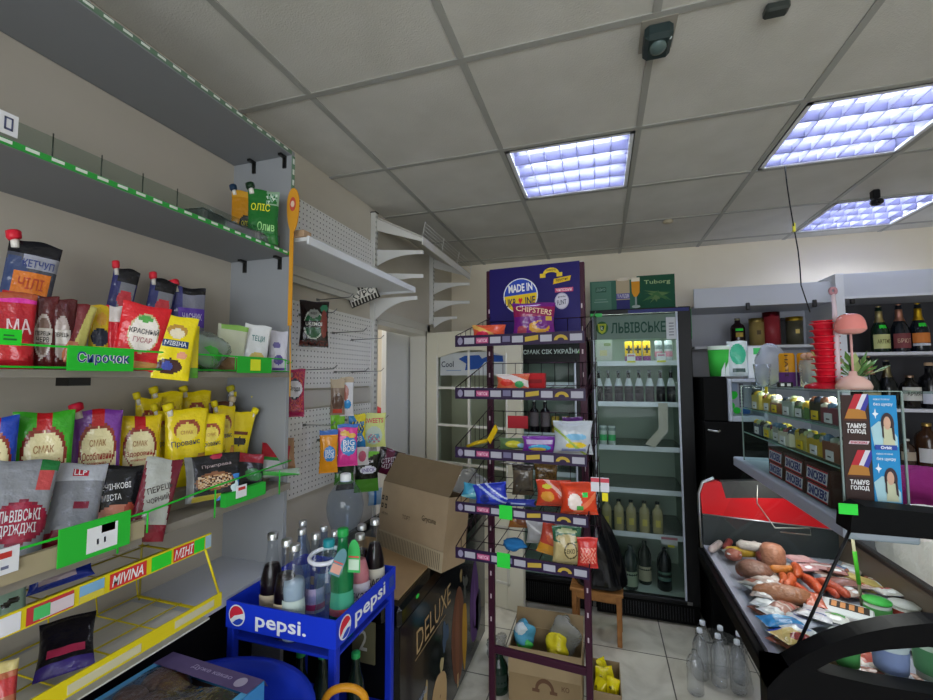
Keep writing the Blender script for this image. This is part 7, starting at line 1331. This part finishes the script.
m = MB(); m.surf(lambda u, v: ((u-.5)*w*1.8, -d+.02+v*(2*d-.08), h+.003+.008*math.sin(u*9)*math.sin(v*8)), 18, 18, '#fafafa', 'pet'); m.build('clear_film', t)
r4 = random.Random(3)
for k in range(22):
    m = MB(); x, y = -w+.035+.057*(k % 5)+.01*r4.random(), -d+.03+.062*(k//5); m.sphere((0, 0, 0), (.036, .034, .014), '#5c3826', 'foodm', 14, 8, .12, k); o = m.build('biscuit', None, (0, 0, 0)); o.parent = t; o.location = (x, y, .034); o.rotation_euler = (.2*math.sin(k), .2*math.cos(k*2), k)
t = thing('yellow_ring', 'thick orange yellow ring handle at the bottom beside the stand leg', 'ring', tuple(aY(345, 702, .98)), L(20)); m = MB(); m.tube([(.05*math.cos(a), 0, .035*math.sin(a)) for a in [2*PI*k/28 for k in range(28)]], .0095, '#c8881c', 'plastic', 10, True); m.build('ring', t)
m = MB(); m.tube([(0, 0, -.035), (0, .0, -.4), (.0, -.0, 0.002-t.location.z)], .011, '#1d36b4', 'plastic', 10); m.build('pole', t)
# ================================================================ CAMERA, LIGHT
bpy.context.scene.cycles.transparent_max_bounces = 24
def arealight(name, loc, size, energy, rot=(0, 0, 0), col=(1, 1, 1)):
    l = bpy.data.lights.new(name, 'AREA'); l.shape = 'RECTANGLE'; l.size, l.size_y = size; l.energy = energy; l.color = col
    o = bpy.data.objects.new(name, l); CL.objects.link(o); o.location = loc; o.rotation_euler = rot; return o
arealight('fridge_lamp', (.26, 3.24, 2.02), (.5, .04), 2.2, (L(-25), 0, 0), (.9, 1, .95))
arealight('counter_lamp', (.63, 1.68, 1.2), (.06, .75), .8, (0, L(12), 0), (1, .98, .95))
arealight('case_fill', (.66, 1.72, 1.550), (.03, .7), .9, (0, L(25), 0), (1, 1, 1))  # added fill light to brighten the sweets, not a fitting of the case
arealight('storeroom_fill', (-2.1, 2.6, 2.42), (.3, .3), 7, (0, 0, 0), (1, .97, .92))  # added unseen fill that brightens the inner door, no real fitting
cd = bpy.data.cameras.new('camera'); cam = bpy.data.objects.new('camera', cd); CL.objects.link(cam)
cd.sensor_fit = 'HORIZONTAL'; cd.sensor_width = 36; cd.lens = FPX/933*36; cd.clip_start = .02
M = Matrix((CR, CU, -CF)).transposed().to_4x4(); M.translation = CAM; cam.matrix_world = M
bpy.context.scene.camera = cam
ld = bpy.data.lights.new('window_daylight', 'AREA'); ld.shape = 'RECTANGLE'; ld.size = 2.4; ld.size_y = 1.35; ld.energy = 30; ld.color = (.9, .95, 1)
lo = bpy.data.objects.new('window_daylight', ld); CL.objects.link(lo); lo.location = (.4, YR-.02, 1.56); lo.rotation_euler = (math.radians(90), 0, 0)
wd = bpy.data.worlds.new('world'); bpy.context.scene.world = wd; wd.use_nodes = True
bg = wd.node_tree.nodes['Background']; bg.inputs[0].default_value = (.75, .86, 1, 1); bg.inputs[1].default_value = .4
vs = bpy.context.scene.view_settings; vs.view_transform = 'Standard'; vs.look = 'None'; vs.gamma = 1; vs.exposure = 1.05
try: vs.use_curve_mapping = False
except Exception: pass
